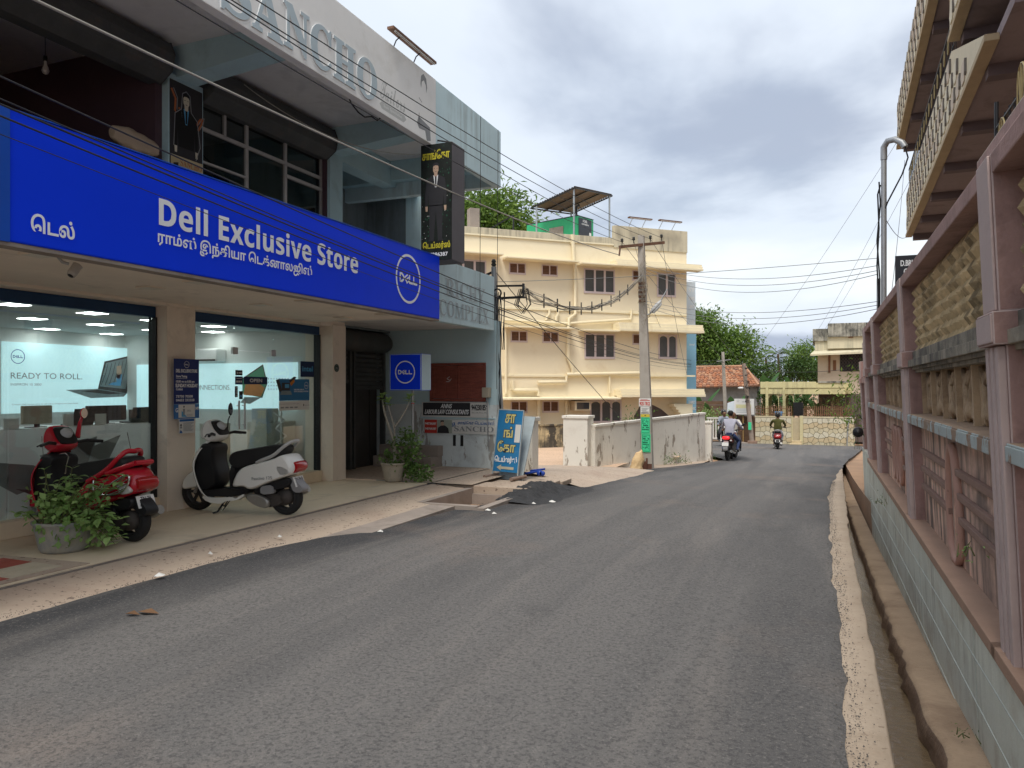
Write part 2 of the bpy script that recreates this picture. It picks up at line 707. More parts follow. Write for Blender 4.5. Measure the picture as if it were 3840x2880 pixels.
# ------------------------------------------------------------------ ground, road, pavement
soil = M('red_earth', (.42, .26, .16), .95, .15, .6, .4, 20, stain=((.25, .17, .11), .3, .5))
g = MB(soil)
xs = [-300, -80, -40, -20, -12, -8.2, -6.0, -4.0, -2.0, -.05, .24, .28, .80, .84, 2, 6, 14, 40, 300]
ys = [-60, -20, -8, -4, -2, 0, 2, 4, 6, 8, 10, 12, 14, 16, 18, 20, 22, 24, 28, 32, 36, 40, 44, 50, 60, 80, 120, 200, 600]
V, F_ = [], []
for y in ys:
    for x in xs:
        z = rz(y) - .10
        if .26 < x < .82 and y < 29:
            z -= 1.3
        V.append((x, y, z))
nx = len(xs)
for j in range(len(ys) - 1):
    for i in range(nx - 1):
        F_.append((j * nx + i, j * nx + i + 1, (j + 1) * nx + i + 1, (j + 1) * nx + i))
g.mesh(V, F_)
struct('ground', g)

asph = bpy.data.materials.new('asphalt')
asph.use_nodes = True
t = asph.node_tree
N, L = t.nodes, t.links
b = N['Principled BSDF']
b.inputs['Roughness'].default_value = .85
b.inputs['Specular IOR Level'].default_value = .3
co = N.new('ShaderNodeTexCoord').outputs['Object']
at = N.new('ShaderNodeAttribute')
at.attribute_name = 'tone'


def _n(scale, detail, rough=.6, m=None):
    n = N.new('ShaderNodeTexNoise')
    n.inputs['Scale'].default_value = scale
    n.inputs['Detail'].default_value = detail
    n.inputs['Roughness'].default_value = rough
    if m:
        p = N.new('ShaderNodeMapping')
        p.inputs['Scale'].default_value = m
        L.new(co, p.inputs[0])
        L.new(p.outputs[0], n.inputs['Vector'])
    else:
        L.new(co, n.inputs['Vector'])
    return n.outputs['Fac']


def _r(s, a, b_, c=0., d=1.):
    n = N.new('ShaderNodeMapRange')
    for k, v in zip(('From Min', 'From Max', 'To Min', 'To Max'), (a, b_, c, d)):
        n.inputs[k].default_value = v
    L.new(s, n.inputs['Value'])
    return n.outputs[0]


def _m(f, a, c, mode='MIX'):
    x = N.new('ShaderNodeMix')
    x.data_type = 'RGBA'
    x.blend_type = mode
    L.new(f, x.inputs[0])
    for s, i in ((a, 6), (c, 7)):
        if isinstance(s, tuple):
            x.inputs[i].default_value = (*s, 1)
        else:
            L.new(s, x.inputs[i])
    return x.outputs[2]


ad = N.new('ShaderNodeMath')
ad.operation = 'ADD'
L.new(at.outputs['Fac'], ad.inputs[0])
L.new(_r(_n(.55, 5, .6, (1.6, .35, 1)), .3, .7, -.38, .38), ad.inputs[1])
base = _m(_r(ad.outputs[0], .05, .95), (.050, .050, .054), (.158, .150, .145))
base = _m(_r(_n(.9, 6, .65, (2.2, .22, 1)), .52, .74, 0, .5), base, (.26, .232, .21))
base = _m(_r(_n(.35, 4, .6), .55, .72, 0, .55), base, (.27, .205, .165))
base = _m(_r(_n(.8, 6, .7, (1.1, .9, 1)), .60, .66, 0, .35), base, (.075, .073, .074))
base = _m(_r(_n(1.0, 3, .5, (2.6, .06, 1)), .50, .62, 0, .35), base, (.105, .102, .102))
base = _m(_r(_n(38, 4, .7), .50, .60, 0, .50), base, (.040, .040, .043))
base = _m(_r(_n(52, 3, .6), .58, .66, 0, .45), base, (.25, .235, .22))
base = _m(_r(_n(95, 3, .7), .55, .68, 0, .60), base, (.035, .035, .038))
base = _m(_r(_n(130, 2, .6), .63, .72, 0, .45), base, (.30, .28, .26))
L.new(base, b.inputs['Base Color'])
bn = N.new('ShaderNodeBump')
bn.inputs['Strength'].default_value = .7
bn.inputs['Distance'].default_value = .012
L.new(_n(85, 5, .75), bn.inputs['Height'])
L.new(bn.outputs[0], b.inputs['Normal'])

LEFT = [(-30, -5.3), (3.5, -5.25), (6.3, -5.12), (8.6, -4.78), (9.7, -4.62), (10.6, -4.25), (12.6, -4.22), (14, -4.55), (17, -4.85), (19.5, -4.95), (22, -4.42), (25, -3.75),
        (28, -3.15), (29.5, -3.6), (31, -4.4), (33, -6.0), (36, -9), (40, -13), (44, -17)]
RIGHT = [(-30, .12), (11, .11), (14, .13), (18, .22), (24, .5), (30, .9), (36, 1.5), (44, 2.2)]
ylist = [-30, -20, -12, -8, -5, -3]
while ylist[-1] < 43.2:
    ylist.append(ylist[-1] + (.12 if ylist[-1] < 20 else .35))
ncol = 14
V, F_, TN = [], [], []
for y in ylist:
    jl = .05 * nz(y * 1.3, 3.1) + .03 * nz(y * 6.1, 8.2) + (.02 * nz(y * 19, 2))
    jr = .05 * nz(y * .6, 13.1) + .035 * nz(y * 2.1, 5.2) + .02 * nz(y * 6, 9)
    a, c = lerp(LEFT, y) + jl, lerp(RIGHT, y) + jr
    for i in range(ncol + 1):
        u = i / ncol
        u = .5 - .5 * math.cos(math.pi * u)
        x = a + (c - a) * u
        edge = min(x - a, c - x)
        z = rz(y) + .03 + .02 * min(1, edge / 1.6) - (.012 if x - a < c - x else .016) * max(0, 1 - edge / .10) + .004 * nz(x * 1.2, y * .7)
        V.append((x, y, z))
        dl, dr = x - a, c - x
        TN.append(min(1, max(0, (dl - .35) / .9)) * (.55 + .45 * min(1, max(0, (dr - .1) / 1.1))))
k = ncol + 1
for j in range(len(ylist) - 1):
    for i in range(ncol):
        F_.append((j * k + i, j * k + i + 1, (j + 1) * k + i + 1, (j + 1) * k + i))
g = MB(asph)
g.mesh(V, F_, 0, True)
o = struct('road', g)
at_ = o.data.attributes.new('tone', 'FLOAT', 'POINT')
at_.data.foreach_set('value', TN)

# rough heap of fresh asphalt against the drain slabs
g = MB(M('fresh_asphalt', (.045, .045, .048), .8, .35, 8, .9, 70, speck=((.12, .12, .12), .66, 90)))
V, F_ = [], []
NY, NX = 90, 26
for j in range(NY + 1):
    y = 10.15 + 3.9 * j / NY
    for i in range(NX + 1):
        u = i / NX
        x = -4.42 + .95 * u + .05 * nz(y * 3, 7)
        h = .21 * math.exp(-((y - 11.6) / 1.15) ** 2) * math.exp(-((u - .16) / .30) ** 2)
        V.append((x, y, rz(y) + .035 + h + (.045 * nz(x * 8, y * 8) + .035 * nz(x * 19, y * 19) + .02 * nz(x * 41, y * 41)) * min(1, h * 14) - .03 * max(0, u - .85) / .15))
for j in range(NY):
    for i in range(NX):
        F_.append((j * (NX + 1) + i, j * (NX + 1) + i + 1, (j + 1) * (NX + 1) + i + 1, (j + 1) * (NX + 1) + i))
g.mesh(V, F_, 0, True)
o = struct('asphalt_heap', g)
o['kind'] = 'stuff'
o['label'] = 'rough black bank of fresh asphalt against the concrete drain slabs'

# concrete pavement between road and shop floor, with an open pit
pv = MB(concr, concd)
PITX, PITY = (-5.12, -4.30), (9.42, 10.92)


def pave(x0, x1, y0, y1, z=lambda x, y: .06 if x < -5.5 else .045, step=.5):
    nx_, ny_ = max(1, int((x1 - x0) / step)), max(1, int((y1 - y0) / step))
    V, F_ = [], []
    for j in range(ny_ + 1):
        for i in range(nx_ + 1):
            x, y = x0 + (x1 - x0) * i / nx_, y0 + (y1 - y0) * j / ny_
            V.append((x, y, z(x, y) + .006 * nz(x * 2, y * 2)))
    for j in range(ny_):
        for i in range(nx_):
            a = j * (nx_ + 1) + i
            F_.append((a, a + 1, a + nx_ + 2, a + nx_ + 1))
    pv.mesh(V, F_, 0, True)


ZP = lambda x, y: .066 - (x + 5.8) * .07
pave(-5.83, -4.62, -12, 9.42, ZP)
pave(-5.83, PITX[0], 9.42, 10.92, ZP)
pave(PITX[1], -4.05, 9.42, 10.0, lambda x, y: .0 + rz(y))
pave(-8.2, -5.83, 10.83, 13.3, lambda x, y: .095)
pave(-5.83, -5.12, 10.92, 13.3, lambda x, y: .085)
# pit walls and kerb
pv.box(PITX[0] - .1, PITX[0], 9.32, 10.98, -.8, .03, 1)
pv.box(PITX[0], PITX[1], 10.92, 11.0, -.8, -.06, 1)
pv.box(PITX[0], PITX[1], 9.3, 9.42, -.8, .02, 1)
pv.box(PITX[1], PITX[1] + .12, 9.3, 11.0, -.8, .0, 1)
pv.box(PITX[0] - .1, PITX[1] + .1, 9.3, 11.0, -.85, -.8, 1)
pv.box(-5.0, -4.62, -12, 9.3, -.4, .01, 1)
# driveway down into the yard
def drive(x, y):
    u = min(1, max(0, (x + 5.25) / 1.3)) ** 1.3
    return (1 - u) * (lerp([(13.3, .03), (16, -.22), (20.6, -.60)], y) + .03) + u * (rz(y) + .02)


pave(-6.9, -3.9, 13.3, 20.6, drive, .3)
pave(-5.6, -3.6, 20.6, 27.5, lambda x, y: rz(y) + .018, .3)
pv.box(-5.6, -4.32, 11.0, 13.25, -.9, -.06, 1)
struct('pavement', pv)

# precast slabs over the drain
sb = thing('drain_cover', 'row of long concrete drain slabs beside the open pit and blue signboard', 'drain cover', (-5.0, 12.2, 0))
ya = 10.98
for i in range(4):
    q = MB(concr)
    w = .56
    q.box(-5.62, -4.22 + .03 * (i % 2), ya, ya + w - .02, -.07 - .012 * i, .062 - .028 * i)
    q.build('slab', sb, bev=.012)
    ya += w

# shop floor platform
pf = MB(concd, tilecr)
pf.T = FD
pf.box(-6, 10.83, 5.86, 7.9, -.1, .075, 0)
pf.box(-6, 10.6, 7.62, 7.85, .075, .262, 1)
pf.T = None
plat = struct('shop_platform', pf)
ti = 0
src = None
for i in range(11):
    for j in range(3):
        x0, y0 = -6 + .0 + i * 1.53, 5.87 + j * .60
        if src is None:
            q = MB(tilecr)
            q.box(0, 1.526, 0, .596, 0, .0115)
            src = q.build('tile', plat, bev=.002)
            o = src
        else:
            o = src.copy()
            COL.objects.link(o)
        o.parent = plat
        o.location = (-(y0 + .6) , x0, .076)
        o.rotation_euler = (0, 0, 0)
        o.data = src.data
        o.matrix_basis = Matrix.Translation((-y0, x0, .0765)) @ FD
stp = MB(tilecr)
for i in range(-6, 10):
    pass
src = None
for i in range(17):
    if src is None:
        q = MB(tilecr)
        q.box(0, .975, 0, .012, 0, .165)
        src = q.build('tile', plat, bev=.002)
        o = src
    else:
        o = src.copy()
        COL.objects.link(o)
        o.parent = plat
    o.matrix_basis = Matrix.Translation((-7.607, -6 + i * .98, .09)) @ FD
# little chequered ramp at the left
ck = M('tile_brick_red', (.36, .085, .06), .8, .15, 6, .3, 60)
ckc = M('tile_pale_cream', (.52, .45, .34), .8, .12, 6, .3, 60)
rp = MB(concr)
rp.T = FD
rp.mesh([(2.5, 5.90, .095), (4.75, 5.90, .095), (4.62, 7.2, .105), (2.5, 7.2, .105), (2.5, 5.90, -.05), (4.75, 5.90, -.05), (4.62, 7.2, -.05), (2.5, 7.2, -.05)],
        [(0, 1, 2, 3), (4, 5, 1, 0), (5, 6, 2, 1)])
rp.T = None
ramp = struct('entrance_ramp', rp)
for i in range(8):
    for j in range(6):
        q = MB(ck if ((i // 2 + j // 2) % 2 == 0) else ckc)
        x0, y0 = 2.72 + i * .232, 6.0 + j * .19
        z = .0905 + (y0 - 5.90) * .0077
        q.T = FD
        q.mesh([(x0, y0, z), (x0 + .224, y0, z), (x0 + .224, y0 + .184, z + .001), (x0, y0 + .184, z + .001), (x0, y0, z + .008), (x0 + .224, y0, z + .008), (x0 + .224, y0 + .184, z + .0095),
                (x0, y0 + .184, z + .0095)], [(4, 5, 6, 7), (0, 1, 5, 4), (1, 2, 6, 5), (2, 3, 7, 6), (3, 0, 4, 7)])
        q.build('tile', ramp)

# ------------------------------------------------------------------ shop building (frame FD: x along the street, y into the building)
B = thing('shop_building', 'two storey shop building with blue fascia glass front and grey parapet', 'building', (7.4, 7.7, .1), FD)
q = MB(plaster)
q.box(7.09, 7.55, 7.48, 7.78, .088, 2.66)
q.build('column', B, bev=.008)
q = MB(plaster)
q.box(10.42, 10.79, 7.4, 7.95, .088, 2.66)
q.build('column', B, bev=.008)
q = MB(plaster)
q.box(2.9, 3.4, 7.4, 7.78, .088, 2.66)
q.build('column', B, bev=.008)
q = MB(plaster)
q.box(-3, 10.79, 7.42, 7.74, 2.632, 2.72)
q.build('lintel', B)
q = MB(plasterw, plaster)
q.box(-3, 10.02, 5.25, 8.0, 2.665, 2.82, 1)
q.box(10.02, 13.198, 5.72, 8.6, 2.76, 2.90, 0)
q.build('canopy_slab', B, bev=.01)
q = MB(darkblue)
q.box(3.4, 7.09, 7.66, 7.76, 2.50, 2.631)
q.box(7.55, 10.42, 7.66, 7.76, 2.50, 2.631)
q.build('shutter_box', B, bev=.01)
q = MB(blackm)
q.box(7.065, 7.089, 7.64, 7.76, .262, 2.5)
q.build('shutter_guide', B)
q = MB(blackm)
q.box(10.395, 10.419, 7.64, 7.76, .262, 2.5)
q.build('shutter_guide', B)


def pane(x0, x1, z0, z1, name='glass_pane', y=7.70):
    q = MB(glassp)
    q.box(x0, x1, y, y + .012, z0, z1)
    return q.build(name, B)


pane(3.42, 5.255, .265, 2.5)
pane(5.265, 7.062, .265, 2.5)
pane(7.552, 8.490, .265, 2.5)
dr = pane(8.500, 9.320, .275, 2.15, 'glass_door')
pane(8.500, 9.320, 2.16, 2.5)
pane(9.330, 10.393, .265, 2.5)
for x in (8.46, 9.27):
    q = MB(steel)
    q.box(x, x + .10, 7.685, 7.73, 2.10, 2.20)
    o = q.build('patch_fitting', B, bev=.004)
q = MB(steel)
q.tube([(8.545, 7.66, 1.03), (8.545, 7.66, 1.44)], .014, 10)
q.tube([(8.66, 7.66, 1.03), (8.66, 7.66, 1.44)], .014, 10)
for x in (8.545, 8.66):
    for z in (1.1, 1.37):
        q.tube([(x, 7.66, z), (x, 7.705, z)], .008, 6)
q.build('handle', dr)
# soffit downlights
lamp_off = M('downlight_diffuser', (.66, .60, .50), .5, .05, 3, .0)
for (x, y) in ((4.1, 5.65), (5.88, 6.43), (5.74, 5.66), (7.6, 6.47), (7.5, 5.71), (9.44, 6.53), (9.25, 5.7), (2.4, 6.4)):
    q = MB(lamp_off, plaster)
    q.box(x - .1, x + .1, y - .1, y + .1, 2.652, 2.664, 1)
    q.box(x - .085, x + .085, y - .085, y + .085, 2.649, 2.6515, 0)
    q.build('downlight', B)
# upper storey
q = MB(plasterw, parw)
q.box(-3, 12.65, 5.47, 12, 5.86, 6.02, 0)
q.box(12.65, 13.46, 7.36, 12, 5.862, 6.02, 0)
q.build('roof_slab', B)
q = MB(parw)
q.box(-3, 10.14, 5.35, 5.47, 5.24, 6.25)
q.build('parapet', B, bev=.008)
q = MB(parb, teal)
q.box(10.143, 12.65, 5.355, 5.47, 5.24, 6.25)
q.box(12.5, 12.65, 5.47, 9, 5.24, 6.25)
q.build('parapet', B, bev=.008, label='pale blue streaked end of the parapet')
q = MB(teal)
q.box(12.3, 12.5, 5.47, 9, 5.5, 5.86)
q.build('beam', B)
for x0, x1 in ((7.03, 7.6), (10.34, 10.7)):
    q = MB(teal)
    q.box(x0, x1, 7.4, 7.75, 2.82, 5.5)
    q.build('column', B, bev=.008)
    xm = (x0 + x1) / 2
    q = MB(teal)
    w = .16
    q.mesh([(xm - w, 5.47, 5.62), (xm + w, 5.47, 5.62), (xm + w, 7.42, 5.47), (xm - w, 7.42, 5.47), (xm - w, 5.47, 5.86), (xm + w, 5.47, 5.86), (xm + w, 7.75, 5.86), (xm - w, 7.75, 5.86), (xm - w, 7.75, 5.47), (xm + w, 7.75, 5.47)],
           [(0, 1, 2, 3), (0, 3, 8, 7, 6, 5)[:0] or (1, 0, 4, 5), (0, 4, 7, 8, 3), (1, 2, 9, 6, 5), (3, 2, 9, 8)])
    q.build('beam', B)
# dark rooms behind
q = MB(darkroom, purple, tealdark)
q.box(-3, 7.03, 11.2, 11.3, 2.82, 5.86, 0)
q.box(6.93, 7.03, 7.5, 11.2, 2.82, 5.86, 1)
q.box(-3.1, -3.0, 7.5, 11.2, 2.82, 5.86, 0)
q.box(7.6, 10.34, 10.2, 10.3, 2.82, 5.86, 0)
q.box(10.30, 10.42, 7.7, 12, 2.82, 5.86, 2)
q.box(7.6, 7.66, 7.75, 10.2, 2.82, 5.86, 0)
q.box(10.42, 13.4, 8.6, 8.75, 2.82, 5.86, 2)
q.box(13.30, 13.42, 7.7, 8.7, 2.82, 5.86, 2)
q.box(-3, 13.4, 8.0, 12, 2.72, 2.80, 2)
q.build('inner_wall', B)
q = MB(darkroom)
for x0, x1, z1 in ((4.2, 4.32, 5.2), (5.2, 5.3, 5.2), (3.0, 3.1, 5.2)):
    q.box(x0, x1, 11.1, 11.2, 2.82, z1)
q.box(3.0, 5.3, 11.1, 11.2, 5.2, 5.3)
q.build('door_frame', B)
for x, z in ((5.75, 4.9), (6.35, 5.0)):
    q = MB(black)
    q.box(x, x + .38, 11.15, 11.2, z, z + .24)
    q.build('vent', B)
q = MB(shut)
prof = [(7.62, 5.855), (7.30, 5.80), (7.24, 5.65), (7.28, 5.46), (7.45, 5.34), (7.62, 5.33)]
for x0, x1 in ((-3, 6.98), (7.64, 10.33)):
    n = len(prof)
    a = [(x0, y, z) for y, z in prof]
    c = [(x1, y, z) for y, z in prof]
    qq = MB(shut)
    qq.mesh(a + c, [(i, (i + 1) % n, n + (i + 1) % n, n + i) for i in range(n)] + [tuple(range(n)), tuple(range(2 * n - 1, n - 1, -1))])
    qq.build('roller_shutter_box', B, bev=.01)
# upper window
wz = (2.9, 4.45, 5.03, 5.40)
fr = MB(alum)
for x in (7.64, 8.55, 9.39, 10.29):
    fr.box(x - .03, x + .03, 7.52, 7.58, 2.85, 5.42)
for z in (5.40, 5.03):
    fr.box(7.64, 10.29, 7.515, 7.575, z - .025, z + .025)
fr.box(9.39, 10.29, 7.51, 7.57, 4.82, 4.87)
fr.box(8.1, 8.14, 7.515, 7.575, 5.03, 5.40)
fr.box(7.64, 8.55, 7.515, 7.575, 4.58, 4.61)
wf = fr.build('window', B)
for x0, x1 in ((7.67, 8.52), (8.58, 9.36), (9.42, 10.26)):
    for z0, z1 in ((2.87, 5.005), (5.055, 5.375)):
        q = MB(glassd)
        q.box(x0, x1, 7.545, 7.555, z0, z1)
        q.build('pane', wf)
q = MB(M('blind_cream', (.44, .41, .35), .8, .06, 2, .05))
q.box(7.68, 8.08, 7.56, 7.565, 5.06, 5.38)
q.build('blind', wf)
q = MB(purple)
q.box(10.30, 10.339, 7.45, 7.6, 2.82, 5.42)
q.build('window_jamb', B)
# stair recess: sloping beam and edge column
q = MB(teal)
q.box(10.7, 13.3, 7.44, 7.74, 5.42, 5.858)
q.build('beam', B)
q = MB(parb)
q.box(13.30, 13.46, 7.36, 7.7, 2.9, 5.86)
q.build('column', B)
# rolling shutter doors of the side bay
for x0, x1, zb in ((10.83, 12.0, 1.78), (12.08, 13.18, 1.66)):
    q = MB(shut)
    for x in (x0, x1 - .05):
        q.box(x, x + .06, 8.1, 8.2, .1, 2.35)
    rs = q.build('rolling_shutter', B)
    z = zb
    while z < 2.32:
        q = MB(shut)
        n = 7
        pts = [(8.17 - .028 * math.sin(math.pi * i / (n - 1)), z + .088 * i / (n - 1)) for i in range(n)]
        v = [(x0 + .06, y, zz_) for y, zz_ in pts] + [(x1 - .05, y, zz_) for y, zz_ in pts]
        q.mesh(v, [(i, n + i, n + i + 1, i + 1) for i in range(n - 1)], 0, True)
        q.build('slat', rs)
        z += .092
    q = MB(shut)
    q.box(x0 + .02, x1, 8.13, 8.19, zb - .07, zb)
    q.tube([(x0 + .5, 8.12, zb - .03), (x0 + .55, 8.09, zb - .02), (x0 + .65, 8.09, zb - .02), (x0 + .7, 8.12, zb - .03)], .01, 6)
    q.build('bottom_bar', rs)
    q = MB(M('shop_door_dark', (.055, .052, .05), .6, .3, 1.5, .1, 20, stain=((.10, .09, .08), .3, 1.2)))
    q.box(x0 + .06, x1 - .04, 8.28, 8.33, .1, 2.3)
    q.box(x0 + .78, x0 + .84, 8.255, 8.28, .1, 1.8)
    q.build('door', B)
q = MB(shut)
q.lathe([(0, 10.8), (.2, 10.8), (.2, 13.0), (.16, 13.12), (0, 13.15)], (0, 8.05, 2.50), 18, axis='x')
q.build('roller_shutter_box', B)
q = MB(darkroom)
q.box(10.8, 13.5, 8.34, 8.44, .0, 2.758)
q.build('inner_wall', B)
# blue end wall with steps and red window shutters
EW = thing('blue_side_wall', 'sky blue end wall of the shop building with red wooden window shutters', 'wall', (13.2, 6.9, .1), FD)
q = MB(skyblue, skylow)
q.box(13.2, 13.42, 5.68, 8.33, 1.30, 2.90, 0)
q.box(13.196, 13.424, 5.676, 8.33, -.3, 1.298, 1)
q.build('wall', EW)
redw = M('wood_red_brown', (.30, .085, .06), .6, .2, 4, .15, 40, grain=((.10, .025, .02), (6, 6, 60), .5))
q = MB(redw)
for y0, y1 in ((5.89, 5.93), (7.02, 7.08)):
    q.box(13.15, 13.196, y0, y1, 1.36, 2.10)
q.box(13.15, 13.196, 5.93, 7.02, 2.06, 2.10)
q.box(13.15, 13.196, 5.93, 7.02, 1.36, 1.41)
win = q.build('window_shutter', EW, bev=.004)
for y0 in (5.935, 6.48):
    y1 = y0 + .535
    q = MB(redw)
    q.box(13.165, 13.19, y0, y1, 1.415, 2.055)
    for yy in (y0, (y0 + y1) / 2 - .03, y1 - .06):
        q.box(13.148, 13.165, yy, yy + .06, 1.415, 2.055)
    for zz_ in (1.415, 1.68, 1.995):
        q.box(13.150, 13.165, y0, y1, zz_, zz_ + .06)
    q.build('shutter_leaf', win, bev=.003)
q = MB(inkwhite)
q.T = RZ(-90)
q = MB(M('chalk_white', (.5, .42, .4), .9, .1, 8, 0))
for a, c in (((6.64, 1.84), (6.70, 1.80)), ((6.70, 1.80), (6.62, 1.76)), ((6.60, 1.80), (6.66, 1.74)), ((6.66, 1.74), (6.72, 1.745))):
    q.beam((13.1465, *a), (13.1465, *c), .003, .014)
q.build('chalk_mark', win)
for y in (6.56, 6.40):
    q = MB(black)
    q.box(13.19, 13.1955, y - .03, y + .03, .5, .71)
    q.build('vent_slit', EW)
q = MB(concd)
q.box(12.72, 13.18, 6.82, 8.1, .09, .30)
q.build('step', EW, bev=.008)
q = MB(concd)
q.box(12.95, 13.18, 6.80, 8.1, .30, .50)
q.build('step', EW, bev=.008)
q = MB(skyblue)
q.box(13.18, 13.196, 5.7, 7.3, 1.025, 1.05)
q.build('ledge', EW)
# fascia of the complex
CF = thing('complex_fascia', 'pale blue fascia panel with faint outlined capitals above the side bay', 'fascia', (11.8, 5.6, 2.7), FD)
q = MB(parb)
q.box(9.6, 12.92, 5.6, 5.72, 2.68, 3.68)
q.build('panel', CF, bev=.01)
ghost = M('ghost_letter_grey', (.40, .47, .50), .9, .15, 9, .1, stain=((.52, .56, .57), .3, 14))
ghostw = M('ghost_letter_edge', (.60, .72, .76), .9, .05, 9, 0)
q = MB(ghost, ghostw)
q.text(t_serif('RICHY'), 10.93, 12.48, 3.12, 3.40, 5.594, 0, outline=(.03, 1))
q.text(t_serif('COMPLEX'), 10.72, 12.64, 2.78, 3.04, 5.594, 0, outline=(.03, 1))
q.build('lettering', CF)

# parapet lettering
SL = thing('parapet_lettering', 'faded pale grey tailor shop capitals raised on the white parapet', 'lettering', (8, 5.345, 5.3), FD)
lt = M('letter_pale_grey_blue', (.46, .55, .60), .8, .06, 4, .05)
ltw = M('letter_edge_white', (.80, .81, .81), .8, .03, 4, .03)
for ch, a, c, z0, z1 in (('S', 5.72, 6.12, 5.29, 5.80), ('A', 6.15, 6.60, 5.30, 5.80), ('N', 6.64, 7.06, 5.31, 5.79), ('C', 7.10, 7.48, 5.31, 5.80), ('H', 7.54, 7.98, 5.32, 5.79), ('O', 8.03, 8.47, 5.31, 5.80)):
    q = MB(lt, ltw)
    q.text(t_serif(ch), a, c, z0, z1, 5.3465, 0, depth=.012, inner=1, bold=.022)
    q.text(t_serif(ch), a - .012, c + .016, z0 - .018, z1 - .012, 5.3480, 1, bold=.05)
    q.build('letter', SL)
q = MB(M('letter_faint_grey', (.52, .53, .52), .85, .06, 6, 0), ltw, inkgrey)
q.text(t_script('Tailors'), 8.58, 9.22, 5.44, 5.68, 5.3485, 0)
q.plate([(8.62, 5.30), (9.18, 5.30), (9.26, 5.24 + .12), (9.20, 5.40), (8.62, 5.40), (8.56, 5.35)], 5.3492, 0)
q.text('Suit Specialist', 8.66, 9.14, 5.325, 5.375, 5.348, 1)
q.build('lettering', SL)
q = MB(inkgrey, parw)
q.plate([(9.66, 6.02), (9.68, 6.14), (9.75, 6.19), (9.83, 6.15), (9.86, 6.03), (9.84, 5.94), (9.82, 6.05), (9.76, 6.10), (9.70, 6.06), (9.68, 5.96)], 5.3487, 0)
q.line([(9.62, 5.80), (9.70, 5.76)], .012, 5.3487, 0)
q.line([(9.62, 5.58), (9.64, 5.40)], .012, 5.3487, 0)
q.plate([(9.56, 5.42), (9.60, 5.53), (9.95, 5.47), (9.97, 5.28), (9.85, 5.25), (9.80, 5.38), (9.62, 5.36)], 5.3487, 0)
q.build('faded_print', SL)
# ------------------------------------------------------------------ shop interior
wallin = M('shop_inner_wall', (.62, .64, .62), .8, .04, 1, .03)
INT = thing('shop_interior', 'bright showroom interior behind the shop glass with square ceiling lights', 'showroom', (9, 10, .26), FD)
q = MB(wallin)
q.box(-2, 10.7, 12.35, 12.45, .2, 2.66)
q.box(-2.1, -2, 7.8, 12.4, .2, 2.66)
q.box(10.70, 10.80, 7.8, 12.4, .2, 2.66)
q.build('wall', INT)
q = MB(M('shop_ceiling', (.50, .51, .50), .85, .03, 1, .02))
q.box(-2, 10.7, 7.78, 12.4, 2.612, 2.64)
q.build('ceiling', INT)
q = MB(M('shop_floor_grey', (.30, .31, .31), .35, .08, 1, .03))
q.box(-2, 10.7, 7.86, 12.4, .18, .258)
q.build('floor', INT)
lit = M('ceiling_panel_lit', (1., 1., .98), .5, 0, 1, 0, emit=7.0)
for (x, y) in ((6.1, 8.85), (7.45, 10.4), (8.85, 12.0), (7.2, 8.9), (8.55, 10.4), (10.1, 12.0), (8.3, 9.0), (9.68, 10.5), (9.47, 9.0), (10.4, 9.9), (4.9, 8.85), (6.2, 10.4), (7.4, 12.0), (3.7, 8.85), (5.0, 10.4)):
    q = MB(lit, white)
    q.box(x - .15, x + .15, y - .15, y + .15, 2.606, 2.611, 1)
    q.box(x - .135, x + .135, y - .135, y + .135, 2.602, 2.6055, 0)
    q.build('ceiling_light', INT)
# backlit posters on the rear wall
bl = M('backlit_pale_blue', (.52, .74, .78), .6, .03, .8, 0, emit=.38)
lap_d = M('poster_laptop_dark', (.05, .05, .052), .6, .2, 5, 0)
lap_g = M('poster_laptop_grey', (.22, .28, .29), .6, .2, 3, 0)
P = thing('backlit_poster', 'pale blue backlit laptop poster reading READY TO ROLL inside the showroom', 'poster', (9.8, 12.3, 1.2), FD)
q = MB(bl, white)
q.box(8.32, 11.40, 12.30, 12.349, 1.20, 2.38)
q.build('panel', P)
q = MB(inkblue, inkgrey, lap_d, lap_g, inkcyan, inkwhite, inkskin)
y = 12.297
q.dell(8.56, 2.14, .12, y, 0)
q.text(t_sans('READY TO ROLL.'), 8.44, 9.74, 1.775, 1.875, y, 1)
q.text(t_sans('INSPIRON 15 3000'), 8.44, 8.97, 1.66, 1.70, y, 1)
q.text(t_sans('Contact a Dell representative or visit dell.co.in/inspiron for more details'), 8.46, 9.66, 1.33, 1.36, y, 1)
q.plate([(10.20, 2.11), (10.88, 2.27), (10.69, 1.52), (10.06, 1.60)], y, 2)
q.plate([(10.235, 2.085), (10.83, 2.225), (10.66, 1.60), (10.10, 1.65)], y - .001, 3)
for k in range(6):
    u = k / 6
    q.line([(10.27 + .5 * u, 2.06 + .11 * u), (10.22 + .5 * u, 1.88 + .08 * u), (10.13 + .5 * u, 1.68 - .02 * u)], .012, y - .002, 2)
q.plate([(10.46, 2.03), (10.56, 2.05), (10.57, 1.90), (10.52, 1.78), (10.46, 1.82)], y - .003, 6)
q.plate([(10.46, 1.88), (10.58, 1.88), (10.55, 1.66), (10.28, 1.68), (10.36, 1.72), (10.46, 1.73)], y - .003, 4)
q.plate([(9.42, 1.585), (10.06, 1.605), (10.69, 1.52), (10.62, 1.455), (9.92, 1.435)], y - .001, 3)
q.plate([(9.70, 1.565), (10.06, 1.59), (10.60, 1.52), (10.30, 1.50)], y - .002, 2)
q.rect(11.02, 11.26, 1.37, 1.60, y, 4)
q.text(t_sans('intel'), 11.04, 11.13, 1.54, 1.58, y - .001, 5)
q.text(t_sans('CORE'), 11.05, 11.22, 1.455, 1.50, y - .001, 5)
